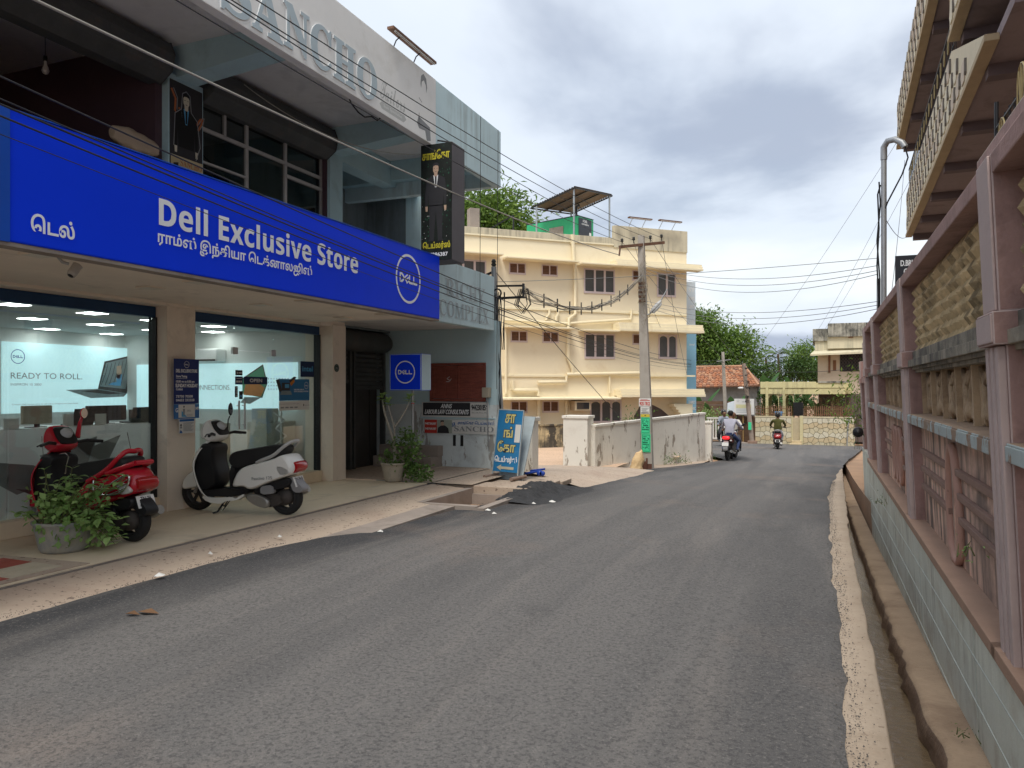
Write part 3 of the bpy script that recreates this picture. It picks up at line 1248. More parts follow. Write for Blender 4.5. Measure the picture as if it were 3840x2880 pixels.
q.text(t_sans('i3'), 11.21, 11.245, 1.38, 1.41, y - .001, 5)
q.text(t_sans('intel / i3 / Processor'), 10.9, 11.28, 1.30, 1.33, y, 1)
q.build('print', P)
# side wall posters (plane x = 10.7, seen through the glass door; local x = distance from the street)
FS = FD @ Matrix.Translation((10.70, 0, 0)) @ RZ(-90)
P = thing('backlit_poster', 'pale blue backlit poster reading CONNECTIONS behind the glass door', 'poster', (-9.4, 0, 1.2), FS)
q = MB(bl)
q.box(-12.0, -8.31, -.05, 0, 1.24, 2.06)
q.build('panel', P)
P2 = M('poster_green', (.05, .32, .18), .6, .1, 3, 0)
P3 = M('poster_orange', (.55, .20, .03), .6, .3, 5, 0)
q = MB(inkgrey, P2, P3, lap_d, lap_g)
y = -.053
q.text('CONNECTIONS.', -10.62, -9.74, 1.585, 1.675, y, 0)
q.plate([(-9.47, 1.52), (-9.47, 1.78), (-9.02, 2.02), (-8.93, 1.70), (-9.04, 1.45)], y, 1)
q.plate([(-9.45, 1.50), (-9.40, 1.68), (-9.10, 1.70), (-8.98, 1.62), (-9.06, 1.47)], y - .001, 2)
q.plate([(-9.52, 1.36), (-9.42, 1.46), (-9.04, 1.46), (-9.30, 1.34)], y - .001, 4)
q.line([(-9.47, 1.78), (-9.02, 2.02), (-8.93, 1.70), (-9.04, 1.45)], .02, y - .002, 3)
for i in range(8):
    for j in range(4):
        q.disc((-8.90 + .06 * i, 1.78 - .06 * j), .012, y, 6, 4)
q.build('print', P)
# counter with laptop graphics on its front
lam = M('counter_white', (.66, .66, .65), .4, .04, 1.5, .02)
CT = thing('display_counter', 'long white display counter behind the frosted window film', 'counter', (5.5, 8.5, .26), FD)
q = MB(lam)
q.box(2.5, 7.95, 8.52, 9.0, .262, 1.12)
q.box(2.45, 7.98, 8.48, 9.04, 1.12, 1.15)
q.build('body', CT, bev=.004)
q = MB(M('window_film_grey', (.74, .74, .74), .6, .05, 1, 0), M('film_print_dark', (.13, .11, .11), .6, .25, 1.2, 0), M('film_print_mid', (.30, .29, .29), .6, .25, 1.2, 0), inkgrey)
WFm = thing('window_film', 'pale grey frosted film with dark laptop print across the lower left shop pane', 'film', (5.3, 7.72, .27), FD)
k_ = 7.725 / 8.5
cv = lambda pts: [(a_ * k_, 1.62 + (c_ - 1.62) * k_) for a_, c_ in pts]
q.rect(3.43, 5.255, .27, 1.185, 7.722, 0)
q.rect(5.265, 7.06, .27, 1.185, 7.722, 0)
y = 7.7195
q.plate(cv([(6.18, .82), (6.93, 1.0), (6.80, .64), (6.40, .52)]), y, 1)
q.line(cv([(6.18, .82), (6.93, 1.0), (6.80, .64)]), .014, y - .001, 3)
q.plate(cv([(6.86, .88), (7.29, 1.01), (7.05, .60), (6.80, .62)]), y, 2)
q.plate(cv([(5.60, .80), (6.10, .72), (6.40, .52), (5.90, .40), (5.2, .86)]), y, 2)
q.plate(cv([(5.88, .47), (6.10, .43), (6.45, .36), (6.2, .32)]), y - .001, 1)
q.line(cv([(7.39, 1.03), (7.46, .75)]), .012, y, 1)
q.line(cv([(6.20, 1.05), (6.22, .80)]), .008, y, 1)
nt_ = MATS['window_film_grey'].node_tree
tl_ = nt_.nodes.new('ShaderNodeBsdfTranslucent')
tl_.inputs[0].default_value = (.8, .8, .8, 1)
ms_ = nt_.nodes.new('ShaderNodeMixShader')
ms_.inputs[0].default_value = .45
nt_.links.new(nt_.nodes['Principled BSDF'].outputs[0], ms_.inputs[1])
nt_.links.new(tl_.outputs[0], ms_.inputs[2])
nt_.links.new(ms_.outputs[0], nt_.nodes['Material Output'].inputs[0])
q.text('MORE.', 5.50 * k_, 5.86 * k_, .643, .703, y, 3)
q.build('film', WFm)
for nm, lab, (x0, x1, z1, y0, dep), mt in (
        ('monitor_back', 'cream backed monitor standing on the showroom counter', (6.09, 6.46, 1.41, 8.66, .05), M('cream_plastic', (.42, .38, .29), .6, .08, 2, .03)),
        ('monitor_back', 'wide black monitor standing on the showroom counter', (6.97, 7.56, 1.39, 8.7, .05), black),
        ('monitor_back', 'small dark monitor at the left end of the counter', (5.4, 5.72, 1.34, 8.7, .04), black)):
    m_ = thing(nm, lab, 'monitor', ((x0 + x1) / 2, y0, 1.15), FD, 'monitors on the showroom counter')
    q = MB(mt)
    q.box(x0, x1, y0, y0 + dep, 1.19, z1)
    q.build('screen_shell', m_, bev=.012)
    q = MB(black)
    xm = (x0 + x1) / 2
    q.box(xm - .03, xm + .03, y0 + .01, y0 + .03, 1.155, 1.25)
    q.box(xm - .1, xm + .1, y0 - .02, y0 + .10, 1.1505, 1.158)
    q.build('stand', m_)
for i, (x0, x1, h, lab) in enumerate(((6.50, 6.64, .15, 'small cream price card beside the cream monitor'), (6.96, 7.12, .14, 'white price card leaning in front of the black monitor'), (5.80, 5.98, .12, 'grey card at the left of the cream monitor'))):
    q = MB(papw)
    q.box(x0, x1, 8.53 + .02 * i, 8.54 + .02 * i, 1.1505, 1.15 + h)
    solo('price_card', q, lab, 'card', 'cards on the counter', FD, ((x0 + x1) / 2, 8.53, 1.15))
for i, (x, lab) in enumerate(((6.82, 'open black laptop between the two monitors on the counter'), (7.68, 'open black laptop at the right end of the counter'))):
    l_ = thing('laptop', lab, 'laptop', (x, 8.7, 1.15), FD, 'laptops on the counter')
    q = MB(black)
    q.box(x - .15, x + .15, 8.60, 8.80, 1.1505, 1.168)
    q.build('base', l_)
    q = MB(black)
    q.mesh([(x - .15, 8.60, 1.168), (x + .15, 8.60, 1.168), (x + .15, 8.54, 1.36), (x - .15, 8.54, 1.36), (x - .15, 8.61, 1.168), (x + .15, 8.61, 1.168), (x + .15, 8.55, 1.36), (x - .15, 8.55, 1.36)],
           [(0, 1, 2, 3), (4, 5, 6, 7), (0, 1, 5, 4), (2, 3, 7, 6), (1, 2, 6, 5), (0, 3, 7, 4)])
    q.build('lid', l_)
fn = thing('pedestal_fan', 'black wire pedestal fan at the left end of the counter', 'fan', (5.6, 8.72, 1.15), FD)
q = MB(blackm)
q.lathe([(.11, 1.1505), (.11, 1.165), (.02, 1.18), (.015, 1.26)], (5.6, 8.74, 0), 14)
q.build('stand', fn)
q = MB(blackm)
for r_ in (.06, .1, .14, .17):
    q.tube([(5.6 + r_ * math.cos(a * .2618), 8.70, 1.38 + r_ * math.sin(a * .2618)) for a in range(24)], .003, 4, closed=True)
for a in range(12):
    q.tube([(5.6, 8.69, 1.38), (5.6 + .17 * math.cos(a * .5236), 8.70, 1.38 + .17 * math.sin(a * .5236))], .002, 4)
q.build('cage', fn)
q = MB(black)
for a in range(3):
    q.beam((5.6, 8.74, 1.38), (5.6 + .14 * math.cos(a * 2.1), 8.745, 1.38 + .14 * math.sin(a * 2.1)), .07, .006)
q.build('blade', fn)
ac = thing('air_conditioner', 'white split air conditioner high on the side wall of the showroom', 'air conditioner', (-10.2, 0, 2.1), FS)
q = MB(white)
q.box(-10.8, -9.88, -.24, -.002, 2.09, 2.32)
q.build('body', ac, bev=.03)
q = MB(black)
q.box(-10.77, -9.91, -.255, -.241, 2.10, 2.13)
q.build('louvre', ac)
cream = M('cabinet_cream', (.46, .46, .40), .5, .05, 1.5, .02)
q = MB(cream)
q.box(8.76, 9.02, 8.25, 8.6, .262, 1.09)
solo('display_plinth', q, 'pale upright plinth behind the glass beside the white scooter', 'plinth', None, FD, (8.9, 8.4, .262), bev=.006)
q = MB(cream)
q.box(9.95, 10.68, 8.35, 8.75, .262, 1.06)
solo('storage_cabinet', q, 'low cream cabinet in the far corner of the showroom', 'cabinet', None, FD, (10.3, 8.5, .262), bev=.006)
q = MB(cream)
q.box(10.0, 10.3, 8.4, 8.7, 1.061, 1.28)
solo('carton', q, 'cream carton on the low cabinet', 'box', None, FD, (10.15, 8.55, 1.061), bev=.004)
rk = thing('folding_rack', 'white zigzag folding rack behind the glass beside the door', 'rack', (10.2, 8.3, .26), FD)
q = MB(white)
q.box(10.22, 10.245, 8.28, 8.30, .262, 1.28)
q.build('post', rk)
q = MB(white)
zz_ = [(10.02, 1.22), (10.3, 1.08), (10.06, .96), (10.34, .82), (10.06, .70), (10.3, .56), (10.1, .44)]
for a, c in zip(zz_, zz_[1:]):
    q.beam((a[0], 8.27, a[1]), (c[0], 8.27, c[1]), .012, .022)
q.build('lattice_bar', rk)
for i, (x0, x1, y0, h, lab) in enumerate(((9.1, 9.9, 9.9, 1.0, 'grey display table in the middle of the showroom'), (9.85, 10.6, 11.0, 1.0, 'grey display table below the CONNECTIONS poster'))):
    tb = thing('display_table', lab, 'table', ((x0 + x1) / 2, y0, .26), FD, 'display tables in the showroom')
    q = MB(lam)
    q.box(x0, x1, y0, y0 + .5, h, h + .03)
    q.build('top', tb)
    q = MB(lam)
    q.box(x0 + .03, x1 - .03, y0 + .04, y0 + .46, .262, h)
    q.build('base', tb)
    for k in range(2):
        xm = x0 + .15 + k * .4
        l_ = thing('laptop', ('first' if k == 0 else 'second') + (' open laptop on the middle display table' if i == 0 else ' open laptop on the table under the CONNECTIONS poster'), 'laptop', (xm, y0 + .2, h + .03), FD, 'laptops on the display tables')
        q = MB(black)
        q.box(xm - .14, xm + .14, y0 + .1, y0 + .3, h + .0305, h + .045)
        q.box(xm - .14, xm + .14, y0 + .29, y0 + .30, h + .045, h + .24)
        q.build('shell', l_)

# ------------------------------------------------------------------ stickers and posters on the glass and column
G = 7.692
gb = M('sticker_blue', (.03, .17, .36), .6, .1, 2, 0)
gn = M('sticker_navy', (.012, .03, .10), .6, .1, 2, 0)
S = thing('window_poster', 'blue finance offer poster on the right shop pane', 'poster', (9.8, 7.69, 1.27), FD)
q = MB(gb, papw)
q.box(9.45, 10.19, G, G + .005, 1.42, 1.76, 0)
q.box(9.45, 10.19, G, G + .005, 1.27, 1.418, 1)
q.build('sheet', S)
q = MB(inkwhite, lap_d, inkcyan, inkgrey, P3, lap_g)
y = G - .002
q.dell(10.11, 1.66, .05, y, 0, 1.1)
q.text(t_bold('TAKE HOME A DELL PC'), 9.80, 10.05, 1.585, 1.605, y, 0)
q.text(t_bold('WITH FLEXIBLE OPTIONS'), 9.80, 10.16, 1.555, 1.575, y, 0)
q.text(t_sans('consumer finance . low cost EMI'), 9.8, 10.15, 1.43, 1.445, y, 2)
q.plate([(9.51, 1.70), (9.70, 1.70), (9.70, 1.58), (9.51, 1.58)], y, 1)
q.plate([(9.58, 1.68), (9.68, 1.68), (9.68, 1.62), (9.58, 1.62)], y - .001, 2)
q.plate([(9.50, 1.575), (9.72, 1.575), (9.75, 1.515), (9.47, 1.515)], y, 5)
q.plate([(9.37, 1.74), (9.44, 1.76), (9.52, 1.58), (9.45, 1.55)], y, 1)
q.plate([(9.68, 1.74), (9.80, 1.80), (9.86, 1.79), (9.73, 1.66)], y, 1)
q.plate([(9.70, 1.70), (9.80, 1.76), (9.82, 1.72), (9.73, 1.65)], y - .001, 4)
for k in range(4):
    q.rect(9.48 + .11 * k, 9.56 + .11 * k, 1.305, 1.325, y, 3)
q.text(t_sans('Know more at dell.com'), 9.47, 9.92, 1.365, 1.38, y, 3)
q.rect(10.03, 10.05, 1.33, 1.365, y, 1)
q.text(t_sans('Windows 10'), 10.06, 10.17, 1.335, 1.355, y, 3)
q.build('print', S)
S = thing('window_sticker', 'dark navy square sticker reading intel on the right pane', 'sticker', (10.14, 7.69, 1.79), FD)
q = MB(gn)
q.box(9.97, 10.31, G, G + .005, 1.80, 2.05)
q.build('sheet', S)
q = MB(inkcyan)
q.text(t_sans('intel'), 10.01, 10.27, 1.89, 1.97, G - .002, 0, bold=.008)
q.build('print', S)
for x0, x1, z0, z1, txt, lab in ((8.68, 9.18, 1.675, 1.785, 'OPEN', 'navy sticker reading OPEN on the glass door'), (8.505, 8.655, 1.67, 1.785, 'upi', 'small navy payment sticker left of the OPEN sticker'),
                                 (8.51, 8.65, 1.80, 1.875, 'award', 'small black sticker above the payment sticker'), (8.50, 8.555, 1.49, 1.645, 'PUSH', 'narrow black vertical sticker reading PUSH on the door'),
                                 (8.585, 8.655, 1.46, 1.575, '24', 'tiny dark sticker right of the PUSH sticker')):
    S = thing('door_sticker', lab, 'sticker', ((x0 + x1) / 2, G, z0), FD, 'stickers on the glass door')
    q = MB(gn if txt in ('OPEN', 'upi') else black)
    q.box(x0, x1, G, G + .004, z0, z1)
    q.build('sheet', S)
    q = MB(inkwhite, inkcyan)
    if txt == 'OPEN':
        q.text(t_bold('OPEN'), x0 + .12, x1 - .12, z0 + .03, z1 - .03, G - .002)
    elif txt == 'PUSH':
        for k, ch in enumerate('PUSH'):
            q.text(t_bold(ch), x0 + .015, x1 - .015, z1 - .037 - k * .036, z1 - .012 - k * .036, G - .002)
    elif txt == 'upi':
        q.rect(x0 + .02, x1 - .02, z1 - .03, z1 - .024, G - .002)
        for k in range(3):
            q.rect(x0 + .02 + k * .04, x0 + .05 + k * .04, z0 + .03, z0 + .055, G - .002)
    elif txt == 'award':
        q.disc((x0 + .035, z0 + .035), .012, G - .002)
        q.rect(x0 + .06, x1 - .015, z0 + .03, z0 + .042, G - .002)
    else:
        q.rect(x0 + .015, x1 - .015, z0 + .03, z0 + .06, G - .002, 1)
    q.build('print', S)

S = thing('store_hours_poster', 'navy store timing poster with phone numbers on the beige column', 'poster', (7.32, 7.4, 1.4), FD)
navy = M('poster_navy', (.012, .028, .15), .6, .1, 2, 0)
q = MB(navy)
q.box(7.115, 7.52, 7.392, 7.398, 1.42, 1.985)
q.build('sheet', S)
q = MB(inkwhite)
y = 7.390
q.dell(7.315, 1.915, .042, y)
q.text(t_bold('DELL EXCLUSIVE STORE'), 7.145, 7.485, 1.815, 1.855, y, bold=.003)
q.text(t_bold('Store Timing'), 7.145, 7.32, 1.745, 1.78, y)
q.line([(7.145, 1.738), (7.32, 1.738)], .003, y)
q.text(t_bold('10.00 am to 8.00 pm'), 7.145, 7.44, 1.680, 1.715, y)
q.text(t_bold('SUNDAY HOLIDAY'), 7.138, 7.495, 1.630, 1.672, y, bold=.004)
q.text(t_bold('Contact'), 7.145, 7.25, 1.592, 1.622, y)
q.text(t_bold('73730 70500'), 7.145, 7.415, 1.500, 1.530, y)
q.text(t_bold('04652 232328'), 7.145, 7.44, 1.453, 1.483, y)
q.build('print', S)
S = thing('paper_notice', 'blue and white notice with a small standing figure below the store timing poster', 'poster', (7.32, 7.4, 1.24), FD)
q = MB(M('poster_mid_blue', (.05, .17, .42), .7, .1, 3, 0), papw)
q.box(7.115, 7.525, 7.394, 7.398, 1.235, 1.418, 0)
q.box(7.185, 7.45, 7.390, 7.3935, 1.25, 1.412, 1)
q.build('sheet', S)
q = MB(inkwhite, inkgrey, inkcyan, ink)
y = 7.3885
q.text(t_bold('G'), 7.135, 7.175, 1.32, 1.37, y)
q.text(t_bold('M!'), 7.46, 7.51, 1.34, 1.38, y)
q.plate([(7.23, 1.26), (7.23, 1.34), (7.27, 1.30), (7.32, 1.255)], y, 2)
q.plate([(7.25, 1.36), (7.285, 1.36), (7.28, 1.28), (7.255, 1.28)], y - .001, 1)
q.disc((7.268, 1.385), .012, y - .001, 12, 3)
q.text(t_bold('DELL'), 7.32, 7.385, 1.325, 1.345, y, 1)
for k in range(3):
    q.rect(7.31, 7.41, 1.285 - .012 * k, 1.288 - .012 * k, y, 1)
q.build('print', S)
S = thing('paper_notice', 'small white notice with a portrait at the bottom of the column posters', 'poster', (7.32, 7.4, 1.04), FD)
q = MB(papw)
q.box(7.195, 7.445, 7.394, 7.398, 1.05, 1.233)
q.build('sheet', S)
q = MB(inkblue, inkgrey, ink)
y = 7.392
q.rect(7.20, 7.44, 1.20, 1.229, y)
for k in range(8):
    q.rect(7.262, 7.43 - .02 * (k % 3), 1.178 - .014 * k, 1.184 - .014 * k, y, 1)
q.disc((7.225, 1.155), .014, y, 12, 2)
q.plate([(7.205, 1.115), (7.245, 1.115), (7.235, 1.14), (7.215, 1.14)], y, 1)
q.plate([(7.20, 1.055), (7.25, 1.055), (7.235, 1.085), (7.215, 1.095)], y, 0)
q.build('print', S)
S = thing('round_badge', 'small round dark green badge on the right column', 'badge', (10.5, 7.39, 1.95), FD)
q = MB(M('badge_green', (.015, .05, .035), .5, .1, 4, 0), inkwhite)
q.lathe([(0, 7.392), (.065, 7.392), (.065, 7.3985)], (10.52, 0, 1.95), 24, axis='y', smooth=False)
q.build('disc', S)
q = MB(inkgrey)
q.ring((10.52, 1.95), .045, .05, 7.390)
q.text(t_bold('RI'), 10.495, 10.545, 1.93, 1.965, 7.390)
q.build('print', S)

# ------------------------------------------------------------------ blue shop fascia
sig = M('sign_blue', (.003, .045, .82), .45, .04, .7, .0, 30, spec=.12)
sige = M('sign_edge_blue', (.006, .075, .46), .4, .08, 2, .04)
sigt = M('sign_lettering', (.85, .87, .92), .6, .02, 4, 0)
S = thing('shop_sign', 'long bright blue fascia sign with white shop name over the glass front', 'sign', (6.7, 5.2, 2.63), FD)
q = MB(sig, sige)
q.box(3.50, 9.97, 5.20, 5.34, 2.635, 3.552, 0)
q.build('board', S, bev=.012)
q = MB(sige)
q.box(3.488, 3.56, 5.193, 5.345, 2.63, 3.556)
q.box(3.56, 9.975, 5.194, 5.345, 3.553, 3.562)
q.build('frame', S)
q = MB(concd)
q.box(3.49, 9.97, 5.21, 5.345, 2.605, 2.634)
q.build('lower_channel', S)
y = 5.196
full, words_ = text_polys(t_heavy('Dell Exclusive Store')), ('Dell', 'Exclusive', 'Store')
kx = 2.99 / (full[2] - full[1])
for i, w_ in enumerate(words_):
    tail = text_polys(t_heavy(' '.join(words_[i:])))
    wp = text_polys(t_heavy(w_))
    xa = 7.83 - (tail[2] - tail[1]) * kx
    q = MB(sigt)
    q.text(t_heavy(w_), xa, xa + (wp[2] - wp[1]) * kx, 3.005, 3.245, y, bold=.004)
    q.build('name_lettering', S)
q = MB(sigt)
q.text('ராம்ஸ் இந்தியா ெடக்னாலஜிஸ்', 4.83, 6.93, 2.82, 2.965, y, bold=.006)
q.build('tamil_lettering', S)
q = MB(sigt)
q.text('ெடல்', 3.715, 4.05, 2.735, 2.865, y, bold=.008)
q.build('tamil_lettering', S)
q = MB(sigt)
q.dell(9.05, 3.105, .335, y)
q.build('emblem', S)

# box sign on a post
S = thing('box_sign', 'square blue illuminated box sign with round emblem on a slim post', 'sign', (-6.33, 10.95, .08))
q = MB(sig, M('sign_side_pale', (.50, .66, .74), .5, .06, 2, .03))
q.box(-6.70, -6.13, 11.06, 11.07, 1.595, 2.175, 0)
q.box(-6.72, -6.11, 11.072, 11.40, 1.58, 2.19, 1)
q.build('box', S, bev=.006)
q = MB(inkwhite)
q.dell(-6.415, 1.885, .19, 11.057)
q.build('emblem', S)
q = MB(galv)
q.tube([(-6.35, 11.2, .08), (-6.35, 11.2, 1.58)], .022, 10)
q.build('post', S)
q = MB(inkred)
q.tube([(-6.35 + .026 * math.cos(a), 11.2 + .026 * math.sin(a), 1.36 + .01 * math.sin(3 * a)) for a in (0, 1, 2, 3, 4, 5)], .008, 5, closed=True)
q.build('red_ribbon', S)

# ------------------------------------------------------------------ tailor boards
def suit_man(q, X, Z, h, y, skin, suit, shirt, full=True, hair=None):
    """small printed figure in a dark suit"""
    k = h
    P_ = lambda pts: [(X + a * k, Z + c * k) for a, c in pts]
    hair = suit if hair is None else hair
    q.plate(P_([(-.13, .80), (-.04, .85), (.04, .85), (.13, .80), (.155, .60), (.15, .47), (.12, .46), (.11, .62), (.10, .45), (-.10, .45), (-.11, .62), (-.12, .44), (-.155, .45), (-.155, .62)]), y, suit)
    if full:
        q.plate(P_([(-.10, .46), (.10, .46), (.09, .03), (.03, .03), (.0, .40), (-.03, .03), (-.09, .03)]), y, suit)
        q.plate(P_([(-.12, .0), (-.03, .0), (-.03, .03), (-.08, .035)]), y, suit)
        q.plate(P_([(.03, .0), (.12, .0), (.08, .035), (.03, .03)]), y, suit)
    q.plate(P_([(-.035, .845), (.035, .845), (.012, .69), (-.012, .69)]), y - .0015, shirt)
    q.plate(P_([(-.012, .83), (.012, .83), (.010, .70), (-.010, .70)]), y - .0025, suit)
    q.plate(P_([(-.022, .83), (.022, .83), (.026, .88), (.038, .90), (.040, .96), (.02, .985), (-.02, .985), (-.040, .96), (-.038, .90), (-.026, .88)]), y - .002, skin)
    q.plate(P_([(-.042, .945), (-.030, .965), (.0, .972), (.030, .965), (.042, .945), (.044, .985), (.022, 1.005), (-.022, 1.005), (-.044, .985)]), y - .003, hair)
    for sx in (-1, 1):
        q.plate(P_([(sx * .012, .935), (sx * .026, .935), (sx * .026, .929), (sx * .012, .929)]), y - .003, hair)
        q.plate(P_([(sx * .135 - .018, .45), (sx * .135 + .018, .45), (sx * .135 + .015, .385), (sx * .135 - .012, .385)]), y - .001, skin)
    q.plate(P_([(-.014, .893), (.014, .893), (.008, .888), (-.008, .888)]), y - .003, hair)


dgreen = M('print_dark_leaves', (.010, .014, .012), .6, .5, 9, 0, stain=((.03, .09, .06), .16, 14))
yel = M('print_yellow', (.60, .52, .04), .6, .15, 4, 0)
S = thing('hanging_tailor_board', 'tall black tailor signboard with a man in a suit and yellow script', 'sign', (-5.27, 10.05, 3.5))
q = MB(M('board_side_grey', (.10, .09, .10), .6, .1, 3, .05), dgreen)
q.box(-5.53, -5.01, 10.003, 10.42, 3.51, 5.24, 0)
q.box(-5.525, -5.015, 9.995, 10.002, 3.515, 5.235, 1)
q.build('box', S)
q = MB(ink, inkskin, inkwhite, yel, M('print_dark_green', (.02, .09, .055), .7, .4, 14, 0))
y = 9.992
rr = random.Random(3)
for k in range(70):
    x, z = -5.51 + rr.random() * .48, 3.80 + rr.random() * 1.15
    r_ = .006 + .014 * rr.random()
    q.plate([(x, z - r_), (x + r_ * .7, z), (x + r_ * .2, z + r_), (x - r_ * .7, z + .2 * r_)], y + .001, 4)
for k in range(26):
    x, z = -5.51 + rr.random() * .48, 3.80 + rr.random() * .7
    r_ = .004 + .004 * rr.random()
    q.plate([(x, z - r_), (x + r_, z), (x, z + r_), (x - r_, z)], y + .0005, 2)
suit_man(q, -5.275, 3.80, 1.15, y, 1, 0, 2)
q.text('சாங்ேகா', -5.50, -5.05, 5.01, 5.15, y, 3, bold=.007)
q.text('ெடய்லர்ஸ்', -5.49, -5.04, 3.67, 3.79, y, 3, bold=.006)
q.text(t_bold('9487386387'), -5.50, -5.08, 3.57, 3.625, y, 2)
q.build('print', S)
q = MB(blackm)
q.tube([(-5.4, 10.2, 5.24), (-5.4, 10.2, 5.36)], .012, 6)
q.tube([(-5.12, 10.2, 5.24), (-5.12, 10.2, 5.30), (-5.36, 10.2, 5.36)], .012, 6)
q.build('bracket', S)

S = thing('tailor_poster', 'dark poster of a man in a suit on the upper column', 'poster', (7.3, 7.38, 4.3), FD)
q = MB(ink)
q.box(7.05, 7.57, 7.385, 7.395, 4.2, 5.42)
q.build('sheet', S)
cream_p = M('print_cream', (.50, .42, .24), .7, .1, 4, 0)
q = MB(M('print_suit_black', (.006, .007, .008), .7, .1, 5, 0), M('print_face_cream', (.62, .58, .46), .7, .05, 5, 0), inkcyan, cream_p, M('print_orange', (.45, .14, .05), .7, .2, 8, 0), inkgrey)
y = 7.382
for pts in ([(7.07, 5.30), (7.13, 5.20), (7.12, 5.06), (7.20, 4.98), (7.19, 5.10)], [(7.48, 4.98), (7.53, 5.06), (7.57, 5.08), (7.55, 5.0), (7.50, 4.92)]):
    q.line(pts, .03, y + .001, 4)
    q.line([(a + .03, c + .02) for a, c in pts], .012, y + .0005, 5)
suit_man(q, 7.30, 4.06, 1.25, y, 1, 0, 2, False)
q.line([(7.10, 4.62), (7.12, 5.02), (7.22, 5.10), (7.24, 5.30), (7.30, 5.34), (7.36, 5.30), (7.38, 5.10), (7.48, 5.02), (7.53, 4.70), (7.46, 4.52)], .012, y - .001, 5)
q.rect(7.05, 7.57, 4.22, 4.50, y - .004, 3)
q.text(t_serif('SANCHO'), 7.20, 7.55, 4.39, 4.47, y - .006, 4)
q.text(t_script('Tailors'), 7.34, 7.56, 4.27, 4.37, y - .006, 0)
q.plate([(7.09, 4.40), (7.17, 4.42), (7.16, 4.32), (7.13, 4.34), (7.10, 4.32)], y - .006, 0)
q.build('print', S)

END = MB  # boards on the blue end wall face the camera (plane Y = const)
S = thing('consultant_board', 'black and white labour law consultants board under the red shutters', 'sign', (-6.5, 13.17, 1.06))
q = MB(ink, papw)
q.box(-7.26, -5.83, 13.165, 13.19, 1.055, 1.345, 1)
q.box(-7.23, -6.21, 13.158, 13.1645, 1.085, 1.335, 0)
q.build('board', S)
q = MB(inkwhite, ink)
q.text(t_slant('ANNS'), -6.84, -6.59, 1.23, 1.31, 13.156)
q.text(t_slant('LABOUR LAW CONSULTANTS'), -7.19, -6.23, 1.115, 1.20, 13.156)
q.text(t_bold('9442301856'), -6.18, -5.85, 1.195, 1.30, 13.163, 1)
q.text(t_sans('B.Sc., LLB., D.L.L., Adv.'), -6.17, -5.86, 1.135, 1.16, 13.163, 1)
q.build('print', S)
S = thing('tailor_banner', 'white tailor banner with red number block and blue script below the consultants board', 'sign', (-6.5, 13.17, .75))
q = MB(papw, inkred)
q.box(-7.205, -5.70, 13.175, 13.19, .74, 1.005, 0)
q.box(-7.20, -6.93, 13.168, 13.1745, .74, 1.0, 1)
q.build('sheet', S)
q = MB(inkwhite, inkblue, inkgrey, ink, inkskin, M('print_grey_green', (.36, .40, .34), .7, .05, 4, 0), inkred)
y = 13.166
q.text(t_bold('9487386387'), -7.185, -6.945, .905, .945, y)
q.text(t_bold('9487686387'), -7.185, -6.945, .805, .845, y)
q.rect(-6.925, -6.60, .742, 1.0, y + .004, 5)
q.plate([(-6.92, .742), (-6.66, .742), (-6.68, .84), (-6.73, .88), (-6.78, .90), (-6.84, .89), (-6.90, .85)], y, 3)
q.plate([(-6.835, .89), (-6.78, .89), (-6.775, .93), (-6.785, .965), (-6.83, .965), (-6.845, .93)], y - .001, 4)
q.plate([(-6.85, .94), (-6.845, .99), (-6.78, .995), (-6.77, .955), (-6.80, .965), (-6.83, .96)], y - .002, 3)
q.text('சாங்ேகா ெடய்லர்ஸ்', -6.48, -5.72, .905, .985, y, 1, shear=.15, bold=.003)
q.text(t_serif('SANCHO'), -6.55, -5.72, .785, .885, y, 2)
q.plate([(-6.60, .94), (-6.54, .96), (-6.53, .91), (-6.59, .89)], y, 1)
q.rect(-6.585, -6.555, .915, .935, y - .001, 0)
q.line([(-6.60, .875), (-6.52, .895)], .01, y, 1)
q.build('print', S)

# leaning blue tailor board on roller feet
AB = thing('leaning_tailor_board', 'blue double sided pavement board with yellow Tamil letters and an arrow', 'sign', (-5.05, 12.1, .07), rot=Matrix.Rotation(R(-4), 4, 'Z') @ Matrix.Rotation(R(-9), 4, 'X') @ Matrix.Rotation(R(2), 4, 'Y'))
bb = M('board_blue', (.02, .19, .42), .55, .12, 2.5, .08, 30, stain=((.12, .28, .42), .3, 3), streak=((.10, .16, .22), .25, 12))
q = MB(bb, M('board_edge_worn', (.42, .48, .50), .7, .15, 6, .1))
q.box(-.235, .235, -.012, .012, .10, 1.17, 0)
q.build('board', AB)
q = MB(MATS['board_edge_worn'])
for x in (-.25, .237):
    q.box(x, x + .013, -.018, .018, .05, 1.185)
q.box(-.25, .25, -.018, .018, 1.172, 1.187)
q.build('frame', AB)
q = MB(MATS['board_edge_worn'], bb)
q.T = Matrix.Rotation(R(-14), 4, 'X')
q.box(-.215, .255, .17, .19, .02, 1.21)
q.T = None
q.build('rear_board', AB)
yl = M('letter_yellow', (.62, .55, .22), .7, .06, 4, 0)
q = MB(yl, ink, inkwhite, M('arrow_pale', (.50, .46, .34), .7, .08, 4, 0))
y = -.018
q.text('சா', -.09, .10, .95, 1.10, y, 0, bold=.009, outline=(.026, 1))
q.text('ங்', -.09, .075, .70, .88, y, 0, bold=.009, outline=(.026, 1))
q.text('ேகா', -.19, .15, .445, .63, y, 0, bold=.009, outline=(.026, 1))
q.text('ெடய்லர்ஸ்', -.22, .21, .245, .37, y, 2, bold=.008)
q.plate([(-.17, .17), (-.08, .225), (-.09, .19), (.16, .19), (.16, .145), (-.09, .145), (-.08, .115)], y, 3)
q.build('lettering', AB)
q = MB(papw)
q.box(.12, .225, -.0185, -.0155, .62, .93)
